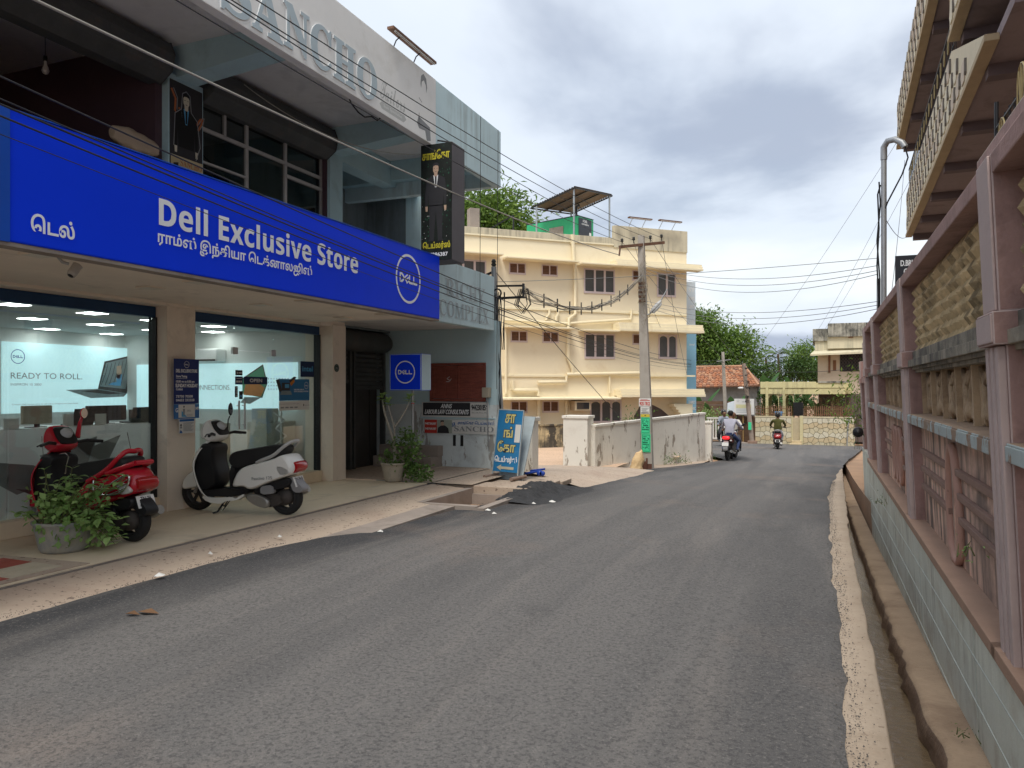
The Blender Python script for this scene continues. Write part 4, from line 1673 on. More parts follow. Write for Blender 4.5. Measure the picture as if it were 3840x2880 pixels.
q.build('paper', AB)
q = MB(M('pipe_rust', (.28, .20, .16), .8, .2, 8, .2, 40))
for x in (-.28, .23):
    q.tube([(x, -.22, -.02), (x + .02, .30, .06)], .032, 12)
q.build('foot_pipe', AB)
bk = thing('folded_pushcart', 'small blue folded metal frame lying behind the leaning board', 'frame', (-4.62, 12.6, .08))
q = MB(M('enamel_bright_blue', (.02, .06, .34), .4, .1, 5, .03))
q.tube([(-4.86, 12.6, .10), (-4.55, 12.55, .16), (-4.48, 12.5, .12)], .02, 8)
q.tube([(-4.80, 12.7, .14), (-4.5, 12.62, .19)], .018, 8)
q.build('tube', bk)
q = MB(MATS['enamel_bright_blue'])
for x in (-4.50, -4.56):
    q.lathe([(.0, -.012), (.045, -.012), (.045, .012), (0, .012)], (x, 12.5, .125), 14, axis='y')
q.build('wheel', bk)
# electricity boxes
S = thing('meter_box', 'cream electricity box on the corner of the blue wall', 'meter box', (-5.85, 13.15, 1.45))
q = MB(M('box_cream', (.46, .41, .32), .6, .1, 4, .05))
q.box(-5.93, -5.78, 13.08, 13.19, 1.44, 1.63)
q.build('box', S, bev=.012)
q = MB(galv)
q.tube([(-5.85, 13.16, 1.44), (-5.85, 13.17, 1.0), (-5.83, 13.17, .5)], .013, 8)
q.build('conduit', S)
# security camera, bulb, bundles
S = thing('security_camera', 'grey dome shaped security camera under the left end of the blue sign', 'camera', (4.2, 5.6, 2.5), FD)
q = MB(galv)
q.tube([(4.18, 5.55, 2.655), (4.2, 5.52, 2.61), (4.24, 5.5, 2.60)], .012, 8)
q.build('arm', S)
q = MB(M('camera_body_grey', (.42, .38, .33), .5, .1, 5, .03), black)
q.T = Matrix.Translation((4.28, 5.49, 2.555)) @ Matrix.Rotation(R(35), 4, 'Y')
q.lathe([(0, -.06), (.03, -.055), (.036, -.03), (.036, .045), (.04, .05), (.034, .052), (0, .04)], (0, 0, 0), 18)
q.lathe([(0, -.062), (.022, -.0615), (.022, -.058)], (0, 0, 0), 14, m=1)
q.build('body', S)
S = thing('light_bulb', 'unlit white bulb hanging on a wire in the dark upper room', 'bulb', (6.25, 8.5, 5.3), FD)
q = MB(M('bulb_white', (.62, .60, .56), .3, .02, 3, 0))
q.lathe([(0, 5.33), (.03, 5.345), (.042, 5.375), (.03, 5.42), (.018, 5.45), (.016, 5.49)], (6.25, 8.5, 0), 16)
q.build('globe', S)
q = MB(black)
q.tube([(6.25, 8.5, 5.49), (6.25, 8.5, 5.55)], .02, 10)
q.tube([(6.25, 8.5, 5.55), (6.245, 8.5, 5.86)], .004, 5)
q.build('cord', S)
q = MB(M('cloth_bundle', (.42, .33, .24), .9, .15, 4, .3, 20))
V, F_ = [], []
n = 18
for j in range(11):
    for i in range(n):
        a = 2 * math.pi * i / n
        u = j / 10
        r_ = .12 * (1 + .3 * nz(math.cos(a) * 2, math.sin(a) * 2, u * 5)) * (math.sin(math.pi * (.08 + .84 * u)) ** .4)
        V.append((6.25 + .62 * u, 7.42 + r_ * .7 * math.cos(a), 4.52 - .04 * u + r_ * math.sin(a)))
for j in range(10):
    for i in range(n):
        F_.append((j * n + i, j * n + (i + 1) % n, (j + 1) * n + (i + 1) % n, (j + 1) * n + i))
q.mesh(V, F_, 0, True)
q.face([V[i] for i in range(n)])
q.face([V[10 * n + i] for i in range(n)])
solo('cloth_bundle', q, 'crumpled beige cloth bundle lying on the sill of the dark upper room', 'cloth', None, FD, (6.5, 7.4, 4.4))
q = MB(M('sill_brown', (.10, .07, .06), .8, .2, 3, .1))
q.box(-3, 7.02, 7.42, 7.6, 2.82, 4.38)
q.build('sill_wall', B)
# tube light fitting on top of the parapet
S = thing('tube_light', 'rusty tube light fitting on brackets above the white parapet', 'lamp', (9.4, 5.3, 6.25), FD)
rust = M('rust_brown', (.16, .085, .055), .85, .3, 8, .3, 40)
q = MB(rust)
q.beam((8.75, 5.30, 6.42), (9.97, 5.30, 6.42), .10, .035)
q.build('batten', S)
q = MB(M('tube_dusty', (.5, .48, .45), .5, .1, 5, 0))
q.tube([(8.80, 5.26, 6.385), (9.92, 5.26, 6.385)], .013, 8)
q.build('tube', S)
q = MB(blackm)
for x in (9.0, 9.55):
    q.tube([(x, 5.42, 6.24), (x, 5.36, 6.36), (x, 5.30, 6.40)], .009, 6)
q.build('bracket', S)
# ceiling hooks
for i, (x, y, lab) in enumerate(((5.4, 6.2, 'bent iron hook in the soffit at the left of the parapet'), (7.75, 6.0, 'bent iron hook in the soffit near the shutter box'))):
    q = MB(blackm)
    q.tube([(x, y, 5.86), (x, y, 5.76), (x + .02, y, 5.74), (x + .05, y, 5.76), (x + .05, y, 5.80)], .007, 6)
    solo('ceiling_hook', q, lab, 'hook', 'iron hooks in the soffit', FD, (x, y, 5.86))
q = MB(black, galv)
pts = [(8.55, 5.9, 5.84), (8.56, 5.9, 5.70), (8.75, 5.92, 5.50), (8.9, 5.9, 5.42), (9.0, 5.86, 5.38), (9.1, 5.82, 5.42), (9.22, 5.8, 5.40), (9.3, 5.72, 5.50), (9.32, 5.7, 5.60), (9.7, 5.6, 5.50), (10.1, 5.48, 5.42)]
q.tube(pts, .010, 6)
q.lathe([(0, 5.845), (.06, 5.845), (.05, 5.86)], (8.55, 5.9, 0), 14, m=1)
solo('dangling_wire', q, 'loose black wire looping below the soffit behind the faded parapet letters', 'wire', None, FD, (8.55, 5.9, 5.85))
# ------------------------------------------------------------------ right side: drain, kerb, boundary wall
FR = RZ(-90)                 # x = towards the camera along the street (world -Y), y = away from the street (world +X)
kerbm = M('kerb_concrete_tan', (.43, .345, .265), .9, .10, 1.6, .4, 50, stain=((.34, .26, .19), .4, 2.2), speck=((.26, .20, .15), .66, 34))
mud = M('wet_mud', (.16, .10, .065), .6, .3, 5, .9, 22, stain=((.30, .21, .14), .4, 4), spec=.5)
ZL = [(-6, .45), (2, .0), (4, -.20), (6, -.36), (9, -.54), (14, -.84), (20, -1.1), (31, -1.5)]
V, F_ = [], []
yl = [-6 + .17 * i for i in range(212)]
kb = MB(kerbm, mud)
for y in yl:
    j = .025 * nz(y * 1.7, 4) + .012 * nz(y * 7, 1)
    xr = .30 + j if y < 9 else .30 + j + .02 * (y - 9)
    xl = lerp(RIGHT, y) - .14
    z = rz(y) + .012
    V += [(xl, y, z - .012), ((xl + xr) / 2, y, z + .004 * nz(y * 3, 2)), (xr - .012, y, z + .003), (xr, y, z - .015), (xr - .01 + .02 * nz(y * 4, 20), y, z - .22), (xr - .03 + .05 * nz(y * 3, 11), y, z - 1.2)]
n = len(yl)
for j in range(n - 1):
    for i in range(5):
        F_.append((j * 6 + i, j * 6 + i + 1, (j + 1) * 6 + i + 1, (j + 1) * 6 + i))
kb.mesh(V, F_, 0, True)
for i, f in enumerate(kb.f):
    if i % 5 >= 3:
        kb.mi[i] = 1
struct('kerb', kb)
V, F_ = [], []
lg = MB(M('drain_ledge', (.40, .285, .19), .92, .14, 2, .6, 40, stain=((.22, .14, .09), .4, 2.2)), mud)
for y in yl:
    z = lerp(ZL, y)
    xi = .575 + .035 * nz(y * 1.9, 31) + .02 * nz(y * 6, 3)
    V += [(.80, y, z + .01), (xi + .035, y, z + .012 * nz(y * 3, 5)), (xi, y, z - .02), (xi - .02 + .03 * nz(y * 5, 8), y, z - .09), (xi - .025 + .03 * nz(y * 4, 18), y, z - .16), (xi - .10 + .05 * nz(y * 3, 28), y, z - .32)]
for j in range(n - 1):
    for i in range(5):
        F_.append((j * 6 + i, (j + 1) * 6 + i, (j + 1) * 6 + i + 1, j * 6 + i + 1))
lg.mesh(V, F_, 0, True)
for i, f in enumerate(lg.f):
    if i % 5 >= 2:
        lg.mi[i] = 1
struct('drain_ledge', lg)
wm = M('drain_water', (.17, .12, .07), .03, .3, 1.6, .3, 11, spec=1.0)
V, F_ = [], []
wb = MB(wm)
for y in yl:
    z = lerp(ZL, y) - .15
    V += [(.20, y, z), (.36, y, z), (.46, y, z), (.64, y, z)]
for j in range(n - 1):
    for i in range(3):
        F_.append((j * 4 + i, j * 4 + i + 1, (j + 1) * 4 + i + 1, (j + 1) * 4 + i))
wb.mesh(V, F_, 0, True)
struct('drain_water', wb)

pinkp = M('pillar_pink', (.42, .265, .235), .8, .10, 2.5, .35, 22, stain=((.22, .135, .12), .4, 4), streak=((.17, .12, .105), .35, 8))
pinkl = M('pillar_pink_light', (.52, .41, .385), .8, .08, 2.5, .2, 30, stain=((.33, .25, .24), .3, 4), streak=((.27, .21, .19), .3, 9))
panelm = M('panel_salmon', (.78, .52, .40), .88, .09, 1.4, .2, 30, stain=((.17, .13, .115), .55, 1.6), streak=((.12, .095, .085), .85, 9))
trimb = M('panel_trim_brown', (.30, .19, .15), .85, .15, 5, .25, 40)
mouldm = M('moulding_grimy', (.36, .32, .25), .9, .14, 2, .35, 30, stain=((.09, .085, .075), .6, 2.4), streak=((.085, .08, .07), .7, 11))
jaali = M('lattice_cream_mossy', (.68, .52, .30), .9, .12, 3, .3, 40, stain=((.12, .095, .06), .5, 3.2), streak=((.09, .07, .045), .55, 9))
ornm = M('ornament_cream_brown', (.52, .385, .25), .9, .12, 4, .35, 45, stain=((.20, .13, .08), .42, 5))
ledgem = M('ledge_peeling_blue', (.43, .49, .48), .9, .1, 3, .3, 40, peel=((.30, .21, .15), .50, 4.5))
dadom = M('dado_pale_green', (.68, .70, .61), .85, .07, 1.2, .2, 30, stain=((.40, .34, .25), .42, 1.5), streak=((.22, .21, .17), .45, 10))
capm = M('dado_cap_brown', (.38, .245, .175), .85, .1, 4, .25, 40)
seam = M('dado_seam_white', (.58, .61, .555), .9, .12, 6, .2, streak=((.36, .36, .31), .4, 9))
LEAN = Matrix.Rotation(R(2.6), 4, 'X')
W = thing('boundary_wall', 'pink and cream ornamented boundary wall with scale lattice and pale green base', 'wall', (0, .72, 1.2), FR, rot=LEAN)
# in this wall: x = -Y, y = depth from the pillar face, z relative to 1.2 m
PIL = [(-1.1, -.83), (3.68, 3.95), (7.50, 7.80), (11.42, 11.76), (13.5, 13.85)]
for (y0, y1) in PIL:
    q = MB(pinkl, pinkp)
    xa, xb = -y1, -y0
    q.box(xa, xb, 0, .30, .74, 1.40, 1)
    q.box(xa + .015, xb - .015, -.012, 0, .745, 1.395, 0)
    q.box(xa - .03, xb + .03, -.03, .28, .60, .74, 1)
    q.box(xa - .02, xb + .02, -.036, -.03, .61, .73, 0)
    w = (xb - xa) / 5
    q.box(xa, xb, .02, .30, -.80, .60, 1)
    for k in range(3):
        q.box(xa + .012 + k * w * 1.75, xa + .012 + k * w * 1.75 + w * 1.1, -.012, .02, -.79, .595, 0)
    q.build('pillar', W, bev=.006)
BAYS = [(-.83, 3.68), (3.95, 7.50), (7.80, 11.42), (11.76, 13.5)]
for bi, (ya, yb) in enumerate(BAYS):
    xa, xb = -yb, -ya
    q = MB(pinkp)
    q.box(xa, xb, .0, .26, 1.315, 1.40)
    q.build('coping', W, bev=.008)
    q = MB(mouldm)
    q.box(xa, xb, .06, .26, .66, .735)
    q.box(xa, xb, .02, .26, .60, .66)
    q.box(xa, xb, .05, .26, .575, .60)
    q.box(xa, xb, .075, .26, .55, .575)
    q.build('moulding', W, bev=.004)
    # scale lattice
    q = MB(M('lattice_dirt_painted_shade', (.16, .125, .075), .95, .2, 5, .2))  # dirt colour darkened to paint shade into the gaps between scales
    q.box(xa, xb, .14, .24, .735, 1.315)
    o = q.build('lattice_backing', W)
    q = MB(jaali)
    rows, pitch = 7, .108
    nx = int((xb - xa) / pitch)
    rr = random.Random(bi)
    for r_ in range(rows):
        zt = 1.315 - r_ * .083
        for k in range(nx + 1):
            x = xa + (k + (.5 if r_ % 2 else 0)) * pitch
            if x + pitch * .5 > xb or x - pitch * .5 < xa:
                continue
            h = .125 + .015 * rr.random()
            d = .062 + .014 * rr.random()
            w = pitch * .44
            zl = zt - h
            v = [(x - w, .139, zt), (x + w, .139, zt), (x, .125, zt), (x - w, .134, zl + h * .40), (x + w, .134, zl + h * .40), (x, .14 - d, zl + h * .38), (x, .14 - d * .55, zl), (x, .139, zl + .03)]
            q.mesh(v, [(0, 3, 5, 2), (2, 5, 4, 1), (3, 6, 5), (5, 6, 4), (3, 7, 6), (6, 7, 4)])
    o = q.build('lattice_scales', W)
    o['kind'] = 'stuff'
    # carved ornament band
    q = MB(ornm)
    q.box(xa, xb, .20, .26, .19, .55)
    q.build('band_backing', W)
    no = max(1, int(round((xb - xa) / .58)))
    pw = (xb - xa) / no
    for k in range(no):
        x0 = xa + k * pw
        q = MB(ornm)
        cx = x0 + pw / 2
        q.box(x0, x0 + .035, .12, .20, .19, .55)
        y = .17
        rr = random.Random(k + 10 * bi)
        for sx in (-1, 1):
            q.tube([(cx + sx * .235, y, .20), (cx + sx * .23, y, .42), (cx + sx * .19, y - .01, .525), (cx + sx * .145, y, .42), (cx + sx * .14, y - .01, .30)], .020, 6)
            q.tube([(cx + sx * .13, y, .50), (cx + sx * .10, y - .015, .42), (cx + sx * .05, y - .02, .34), (cx + sx * .10, y - .01, .24), (cx + sx * .15, y, .21)], .019, 6)
            q.tube([(cx + sx * .02, y, .52), (cx + sx * .035, y - .02, .44), (cx + sx * .06, y, .52)], .016, 6)
            q.lathe([(0, .20), (.030, .22), (.036, .26), (.024, .31), (0, .35)], (cx + sx * .19, y, 0), 8, sy=.8)
        q.lathe([(0, .21), (.05, .24), (.062, .28), (.04, .34), (.012, .40), (0, .42)], (cx, y, 0), 10, sy=.7)
        q.lathe([(0, .43), (.022, .45), (.022, .48), (0, .51)], (cx, y, 0), 8, sy=.8)
        q.build('ornament', W)
    q = MB(ledgem, M('ledge_top_dirt', (.40, .28, .19), .95, .2, 5, .5, 40))
    q.box(xa, xb, -.005, .22, .115, .182, 0)
    q.box(xa + .004, xb - .004, .0, .2, .182, .192, 1)
    q.build('ledge', W, bev=.005)
    # lower panel with raised bars and shapes
    q = MB(panelm)
    q.box(xa, xb, .10, .26, -.74, .115)
    q.build('panel', W)
    mid = (xa + xb) / 2
    bars = (-.12, -.27, -.42)
    gap = .17 if bi % 2 else .60
    for z in bars:
        for a, c in ((xa + .12, mid - gap), (mid + gap, xb - .06)):
            q = MB(trimb)
            q.box(a, c, .068, .10, z - .022, z + .022)
            q.build('bar', W, bev=.006)
    if bi % 2:
        q = MB(trimb)
        pts = []
        for k in range(25):
            u = k / 24
            a = math.pi * u
            pts.append((mid + .20 * math.cos(a) * (1 if True else 0), .085, -.33 + .36 * (math.sin(a) ** 1.4)))
        pts = [(mid + .20, .085, -.62)] + [(mid + .20, .085, -.33)] + pts[1:-1] + [(mid - .20, .085, -.33), (mid - .20, .085, -.62), (mid - .07, .085, -.72), (mid + .07, .085, -.72)]
        q.mats = [M('oval_pink', (.52, .31, .245), .8, .08, 3, .15)]
        q.tube(pts, .030, 6, closed=True)
        q.build('lancet_frame', W)
        q = MB(panelm)
        q.box(mid - .03, mid + .03, .075, .10, -.66, -.02)
        q.build('lancet_rib', W)
    else:
        for k in (-1, 0, 1):
            c0 = mid + k * .34
            q = MB(M('oval_pink', (.52, .31, .245), .8, .08, 3, .15))
            q.tube([(c0 + .145 * math.cos(2 * math.pi * i / 24), .082, -.33 + .30 * math.sin(2 * math.pi * i / 24)) for i in range(24)], .026, 6, closed=True)
            q.build('oval_ring', W)
    # dado with raised seams and brown cap
    q = MB(capm)
    q.box(xa - .35, xb + .01, -.035, .14, -.80, -.735)
    q.build('cap', W, bev=.006)
q = MB(dadom)
q.box(-13.85, 1.1, -.015, .25, -2.3, -.801)
q.build('dado', W)
for k, z in enumerate((-1.02, -1.26, -1.52)):
    q = MB(seam)
    q.mesh([(-13.8, -.019, z - .13), (1.0, -.019, z + .12), (1.0, -.019, z + .126), (-13.8, -.019, z - .126), (-13.8, -.014, z - .13), (1.0, -.014, z + .12), (1.0, -.014, z + .126), (-13.8, -.014, z - .126)], [(0, 1, 2, 3), (3, 2, 6, 7), (0, 4, 5, 1)])
    q.build('seam', W)
for yy in (1.9, 4.6, 7.0, 9.2):
    q = MB(seam)
    q.box(-yy, -yy + .003, -.017, -.014, -1.7, -.802)
    q.build('seam', W)
q = MB(black, M('weep_hole_stain', (.20, .19, .17), .9, .2, 8, 0))
q.box(-2.62, -2.58, -.02, .0, -1.12, -1.0, 0)
q.build('weep_hole', W)
# further run of the wall, set back a little, and its end post
W2 = thing('boundary_wall', 'last short stretch of pink wall with slim posts beside the hanging vines', 'wall', (0, .78, 1.1), FR, rot=LEAN)
for (y0, y1, z1) in ((14.9, 15.25, 1.35), (16.6, 16.9, 1.05)):
    q = MB(pinkl, pinkp)
    q.box(-y1, -y0, 0, .28, -.70, z1, 1)
    q.box(-y1 + .02, -y0 - .02, -.012, 0, -.68, z1 - .01, 0)
    q.box(-y1 - .03, -y0 + .03, -.03, .26, .60, .72, 1)
    q.build('pillar', W2, bev=.006)
for (y0, y1) in ((13.86, 14.9), (15.25, 16.6)):
    q = MB(panelm)
    q.box(-y1, -y0, .10, .25, -.7, .62)
    q.build('panel', W2)
    q = MB(pinkp)
    q.box(-y1, -y0, .0, .26, .62, .74)
    q.build('coping', W2)
q = MB(dadom)
q.box(-17.2, -13.86, -.01, .25, -2.4, -.701)
q.build('dado', W2)
# stray plants on the wall and ledge are made with the other plants

# ------------------------------------------------------------------ building behind the wall with honeycomb balconies
FB = Matrix.Translation((2.57, 27.4, 0)) @ RZ(-91.6)
RB = thing('balcony_building', 'tall cream building with honeycomb balcony fronts and dark soffits behind the pink wall', 'building', (8, 2, 2), FB)
creamf = M('fascia_cream', (.62, .55, .40), .8, .07, 2, .12, 30, stain=((.42, .33, .22), .25, 3))
creamd = M('fascia_edge_ochre', (.42, .33, .21), .8, .12, 3, .15, 30)
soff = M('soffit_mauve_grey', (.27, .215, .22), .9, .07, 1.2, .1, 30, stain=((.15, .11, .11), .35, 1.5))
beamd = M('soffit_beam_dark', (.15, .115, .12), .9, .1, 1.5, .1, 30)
slot = M('fascia_slot_grey', (.20, .18, .16), .85, .15, 8, .1)
hexa = M('hexagon_cream', (.66, .60, .46), .8, .06, 4, .1)
hexb = M('hexagon_grey', (.56, .47, .37), .8, .1, 4, .1)


def balcony(y0, x0, x1t, x1b, z0, z1, depth, nb):
    q = MB(creamf)
    q.prism([(x0, z0), (x1b, z0), (x1t, z1), (x0, z1)], y0, y0 + .14)
    q.build('balcony_front', RB)
    q = MB(creamd)
    q.box(x0 - .02, x1b, y0 - .03, y0 + .16, z0 - .10, z0 - .002)
    q.build('edge_band', RB, bev=.01)
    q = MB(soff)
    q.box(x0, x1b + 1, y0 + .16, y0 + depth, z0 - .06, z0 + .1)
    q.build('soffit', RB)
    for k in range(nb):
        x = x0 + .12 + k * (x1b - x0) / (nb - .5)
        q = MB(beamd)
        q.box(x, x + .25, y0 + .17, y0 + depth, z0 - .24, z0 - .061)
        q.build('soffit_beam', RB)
    q = MB(hexa, hexb, slot)
    rr = random.Random(int(z0 * 10))
    ph, pw_ = (z1 - z0 - .15) / 3, .66
    for r_ in range(3):
        for k in range(int((x1b - x0) / pw_)):
            x = x0 + .35 + (k + .5 * (r_ % 2)) * pw_
            z = z0 + .10 + (r_ + .5) * ph
            if x > x1b - .4 - (x1b - x1t) * (z + ph * .5 - z0) / (z1 - z0):
                continue
            w, h = pw_ * .36, ph * .46
            pts = [(x - w, z), (x - w * .55, z - h), (x + w * .55, z - h), (x + w, z), (x + w * .55, z + h), (x - w * .55, z + h)]
            q.prism(pts, y0 - .02, y0, 0 if rr.random() < .6 else 1)
            q.prism([(x + w + .03, z - h * .75), (x + w + .09, z - h * .5), (x + w + .09, z + h * .75), (x + w + .03, z + h * .5)], y0 - .035, y0, 2)
    o = q.build('honeycomb_relief', RB)
    o['kind'] = 'stuff'


balcony(0, 0, 11.3, 15.1, 6.56, 7.86, 3.0, 6)
balcony(-.26, -.1, 22, 22, 9.45, 10.75, 3.3, 8)
balcony(-.08, 11.75, 22, 22, 7.96, 9.2, 3.0, 3)
q = MB(M('house_wall_cream', (.50, .44, .36), .9, .07, 1.2, .1, 30))
q.box(0.2, 24, 2.8, 3.0, 0, 12.5)
q.box(-.0, .2, .6, 8, 0, 12.5)
q.build('wall', RB)
q = MB(blackm, M('gilt_rail', (.42, .33, .16), .5, .15, 8, .05, metal=.3))
rl = None
for k in range(40):
    x = .2 + k * .285
    q = MB(blackm)
    q.tube([(x, .07, 7.86), (x, .07, 8.62)], .008, 5)
    if rl is None:
        rl = thing('balcony_railing', 'black and gilt iron railing on top of the lower honeycomb balcony', 'railing', (6, .07, 7.86), FB)
        b0 = q.build('baluster', rl)
        bx0 = x
    else:
        c = b0.copy()
        COL.objects.link(c)
        c.parent = rl
        c.location = (x - bx0, 0, 0)
q = MB(blackm)
q.tube([(0, .07, 8.62), (11.4, .07, 8.62)], .018, 6)
q.tube([(0, .07, 8.1), (11.4, .07, 8.1)], .010, 6)
q.build('rail', rl)
for k in range(18):
    x = .4 + k * .62
    q = MB(MATS['gilt_rail'])
    q.tube([(x + .09 * math.cos(a), .05, 8.34 + .16 * math.sin(a)) for a in (0, .8, 1.6, 2.4, 3.1, 3.9, 4.7, 5.5)], .010, 5, closed=True)
    q.build('scroll', rl)
# terrace parapet and railing low on the right
TP = thing('terrace_parapet', 'pink capped cream terrace parapet rising above the near wall coping', 'parapet', (-4, 1.5, 0), FR)
q = MB(M('terrace_cream', (.56, .50, .41), .85, .06, 2, .12), pinkp)
q.box(-8.7, 3, 1.5, 1.7, -.3, 3.72, 0)
q.box(-8.72, 3, 1.44, 1.76, 3.72, 3.86, 1)
q.build('wall', TP, bev=.01)
TR = thing('terrace_railing', 'dark iron terrace railing with curled gilt hoops above the pink parapet', 'railing', (-6, 1.55, 3.86), FR)
q = MB(blackm)
q.tube([(-8.68, 1.6, 3.86), (-8.68, 1.6, 4.42)], .02, 6)
q.build('end_post', TR)
q = MB(blackm)
q.tube([(-8.68, 1.6, 4.02), (0, 1.6, 4.02)], .012, 6)
q.build('rail', TR)
q = MB(blackm)
q.tube([(-8.68, 1.6, 4.16), (0, 1.6, 4.16)], .012, 6)
q.build('rail', TR)
for k in range(26):
    x = -8.5 + k * .19
    q = MB(blackm)
    q.tube([(x, 1.6, 3.86), (x, 1.6, 4.2)], .009, 5)
    q.build('baluster', TR)
for k in range(6):
    x = -8.35 + k * .75
    h = .30 if k % 2 == 0 else .52
    q = MB(MATS['gilt_rail'])
    q.tube([(x - .13, 1.58, 3.88)] + [(x + .13 * math.cos(a), 1.58, 3.86 + h - .13 + .13 * math.sin(a)) for a in (3.14, 2.6, 2.1, 1.57, 1.05, .5, 0)] + [(x + .13, 1.58, 3.88)], .008, 5)
    for a in (2.3, 1.57, .8):
        q.tube([(x, 1.58, 3.9), (x + .12 * math.cos(a), 1.58, 3.86 + h - .13 + .12 * math.sin(a))], .007, 5)
    q.build('hoop', TR)
# name board beyond the coping
NB = thing('name_board', 'small black name board with white capitals beyond the wall coping', 'sign', (1.5, 12.2, 3))
q = MB(M('board_black', (.02, .022, .03), .5, .1, 4, .02))
q.box(1.0, 1.9, 12.2, 12.24, 2.9, 3.52)
q.build('board', NB)
q = MB(inkwhite)
q.text(t_bold('D.BRUNO'), 1.07, 1.36, 3.37, 3.45, 12.195)
q.text(t_bold('G.GEO'), 1.11, 1.33, 3.25, 3.33, 12.195)
q.build('lettering', NB)
q = MB(blackm)
q.tube([(1.45, 12.22, 1.5), (1.45, 12.22, 2.9)], .03, 8)
q.build('post', NB)
# gooseneck service pipe
GP = thing('service_mast', 'grey gooseneck service pipe standing behind the pink wall with a cable', 'mast', (.95, 13.6, 1.0))
q = MB(galv)
q.tube([(.95, 13.6, .2), (.95, 13.6, 5.35)], .042, 10)
q.tube([(.95, 13.6, 5.3), (.95, 13.6, 5.5), (1.0, 13.55, 5.58), (1.10, 13.5, 5.58), (1.2, 13.45, 5.50), (1.24, 13.43, 5.42)], .05, 10)
q.build('pipe', GP)
q = MB(black)
q.tube([(1.24, 13.43, 5.42), (1.28, 13.42, 5.25), (1.2, 13.45, 5.0), (1.0, 13.55, 4.6), (.93, 13.6, 4.4)], .012, 6)
q.tube([(.90, 13.6, 4.9), (.86, 13.6, 4.75), (.88, 13.6, 4.2), (.85, 13.6, 3.6), (.88, 13.6, 3.0), (.86, 13.6, 2.2)], .012, 6)
q.tube([(.88, 13.6, 4.95), (.90, 13.6, 4.6), (.85, 13.6, 4.0), (.89, 13.6, 3.4), (.86, 13.6, 2.6), (.89, 13.6, 2.1)], .012, 6)
q.build('cable', GP)
q = MB(galv)
q.tube([(.88, 13.7, .2), (.88, 13.7, 3.4)], .03, 8)
q.tube([(.95, 13.6, 2.9), (1.2, 13.6, 2.9)], .02, 6)
q.build('support_pipe', GP)
# ------------------------------------------------------------------ yellow apartment building (x along the facade, y into the building)
FY = Matrix.Translation((-11.5, 27.2, 0)) @ RZ(42.85)
yw = M('apartment_cream_yellow', (.84, .74, .545), .85, .035, .7, .08, 30, stain=((.66, .51, .31), .16, .9), streak=((.60, .48, .30), .2, 3))
yt = M('apartment_trim_yellow', (.84, .75, .54), .8, .04, 1, .08, 30, streak=((.50, .38, .22), .28, 5))
yp = M('parapet_weathered_cream', (.60, .54, .40), .88, .06, 1, .15, 30, streak=((.20, .18, .14), .55, 6))
pvc = M('pipe_painted_yellow', (.80, .70, .49), .6, .06, 3, .03)
wfr = M('window_frame_pinkish', (.62, .52, .52), .6, .04, 4, .03)
wgl = glass('window_grey_glass', (.10, .105, .115), .03)
wdk = M('window_tinted_panel', (.085, .085, .085), .35, .2, 2, 0, spec=.4)
lvb = M('louvre_brown', (.20, .10, .06), .7, .2, 6, .1)
AP = thing('apartment_building', 'cream yellow three storey apartment building with sunshades and wall pipes', 'building', (1.5, 0, -.7), FY)
q = MB(yw)
q.box(-7, 8.45, 0, 9, -1.2, 7.55)
q.build('wall', AP)
q = MB(yp, yt)
q.box(-7, 4.92, -.03, .12, 7.552, 7.80, 0)
q.box(-7, 4.92, -.06, .0, 7.47, 7.55, 1)
q.box(4.92, 8.47, -.04, .14, 7.40, 8.32, 0)
q.box(8.33, 8.47, .14, 9, 7.552, 8.32, 0)
q.build('parapet', AP, bev=.015)


def chajja(x0, x1, zt, zb, d, front=.0):
    q = MB(yt)
    q.mesh([(x0, -.001, zb), (x1, -.001, zb), (x1, -d, zb), (x0, -d, zb), (x0, -.001, zt), (x1, -.001, zt), (x1, -d, zt - .04), (x0, -d, zt - .04)],
           [(0, 1, 2, 3), (4, 7, 6, 5), (3, 2, 6, 7), (0, 3, 7, 4), (1, 5, 6, 2)])
    q.build('sunshade', AP, bev=.01)


def fascia(x0, x1, z0, z1, d):
    q = MB(yt)
    for k in range(3):
        q.box(x0, x1, -d - .05 * (3 - k), -d + .3, z0 + (z1 - z0) * k / 3 + .003, z0 + (z1 - z0) * (k + 1) / 3)
    q.box(x0, x1, -d + .301, -.001, z0 + .06, z1 - .02)
    q.build('fascia_band', AP, bev=.01)


chajja(-6, -.09, 6.80, 6.70, .55)
chajja(.05, 3.1, 6.70, 6.60, .60)
chajja(3.24, 4.8, 6.66, 6.56, .60)
fascia(4.76, 8.85, 6.56, 6.84, .50)
chajja(.05, 2.95, 4.05, 3.95, .60)
chajja(3.3, 4.9, 4.0, 3.90, .60)
fascia(4.87, 8.9, 3.93, 4.28, .50)
chajja(-6, 4.95, 1.27, 1.16, .60)
fascia(4.96, 8.97, 1.24, 1.58, .50)
for z, x0, x1 in ((4.70, -.1, 8.43), (2.06, -.1, 8.43)):
    q = MB(yt)
    q.box(x0, x1, -.05, -.001, z, z + .09)
    q.build('string_course', AP, bev=.008)
q = MB(yt)
q.box(3.0, 8.8, -.12, -.051, 2.10, 2.17)
q.build('string_course', AP)


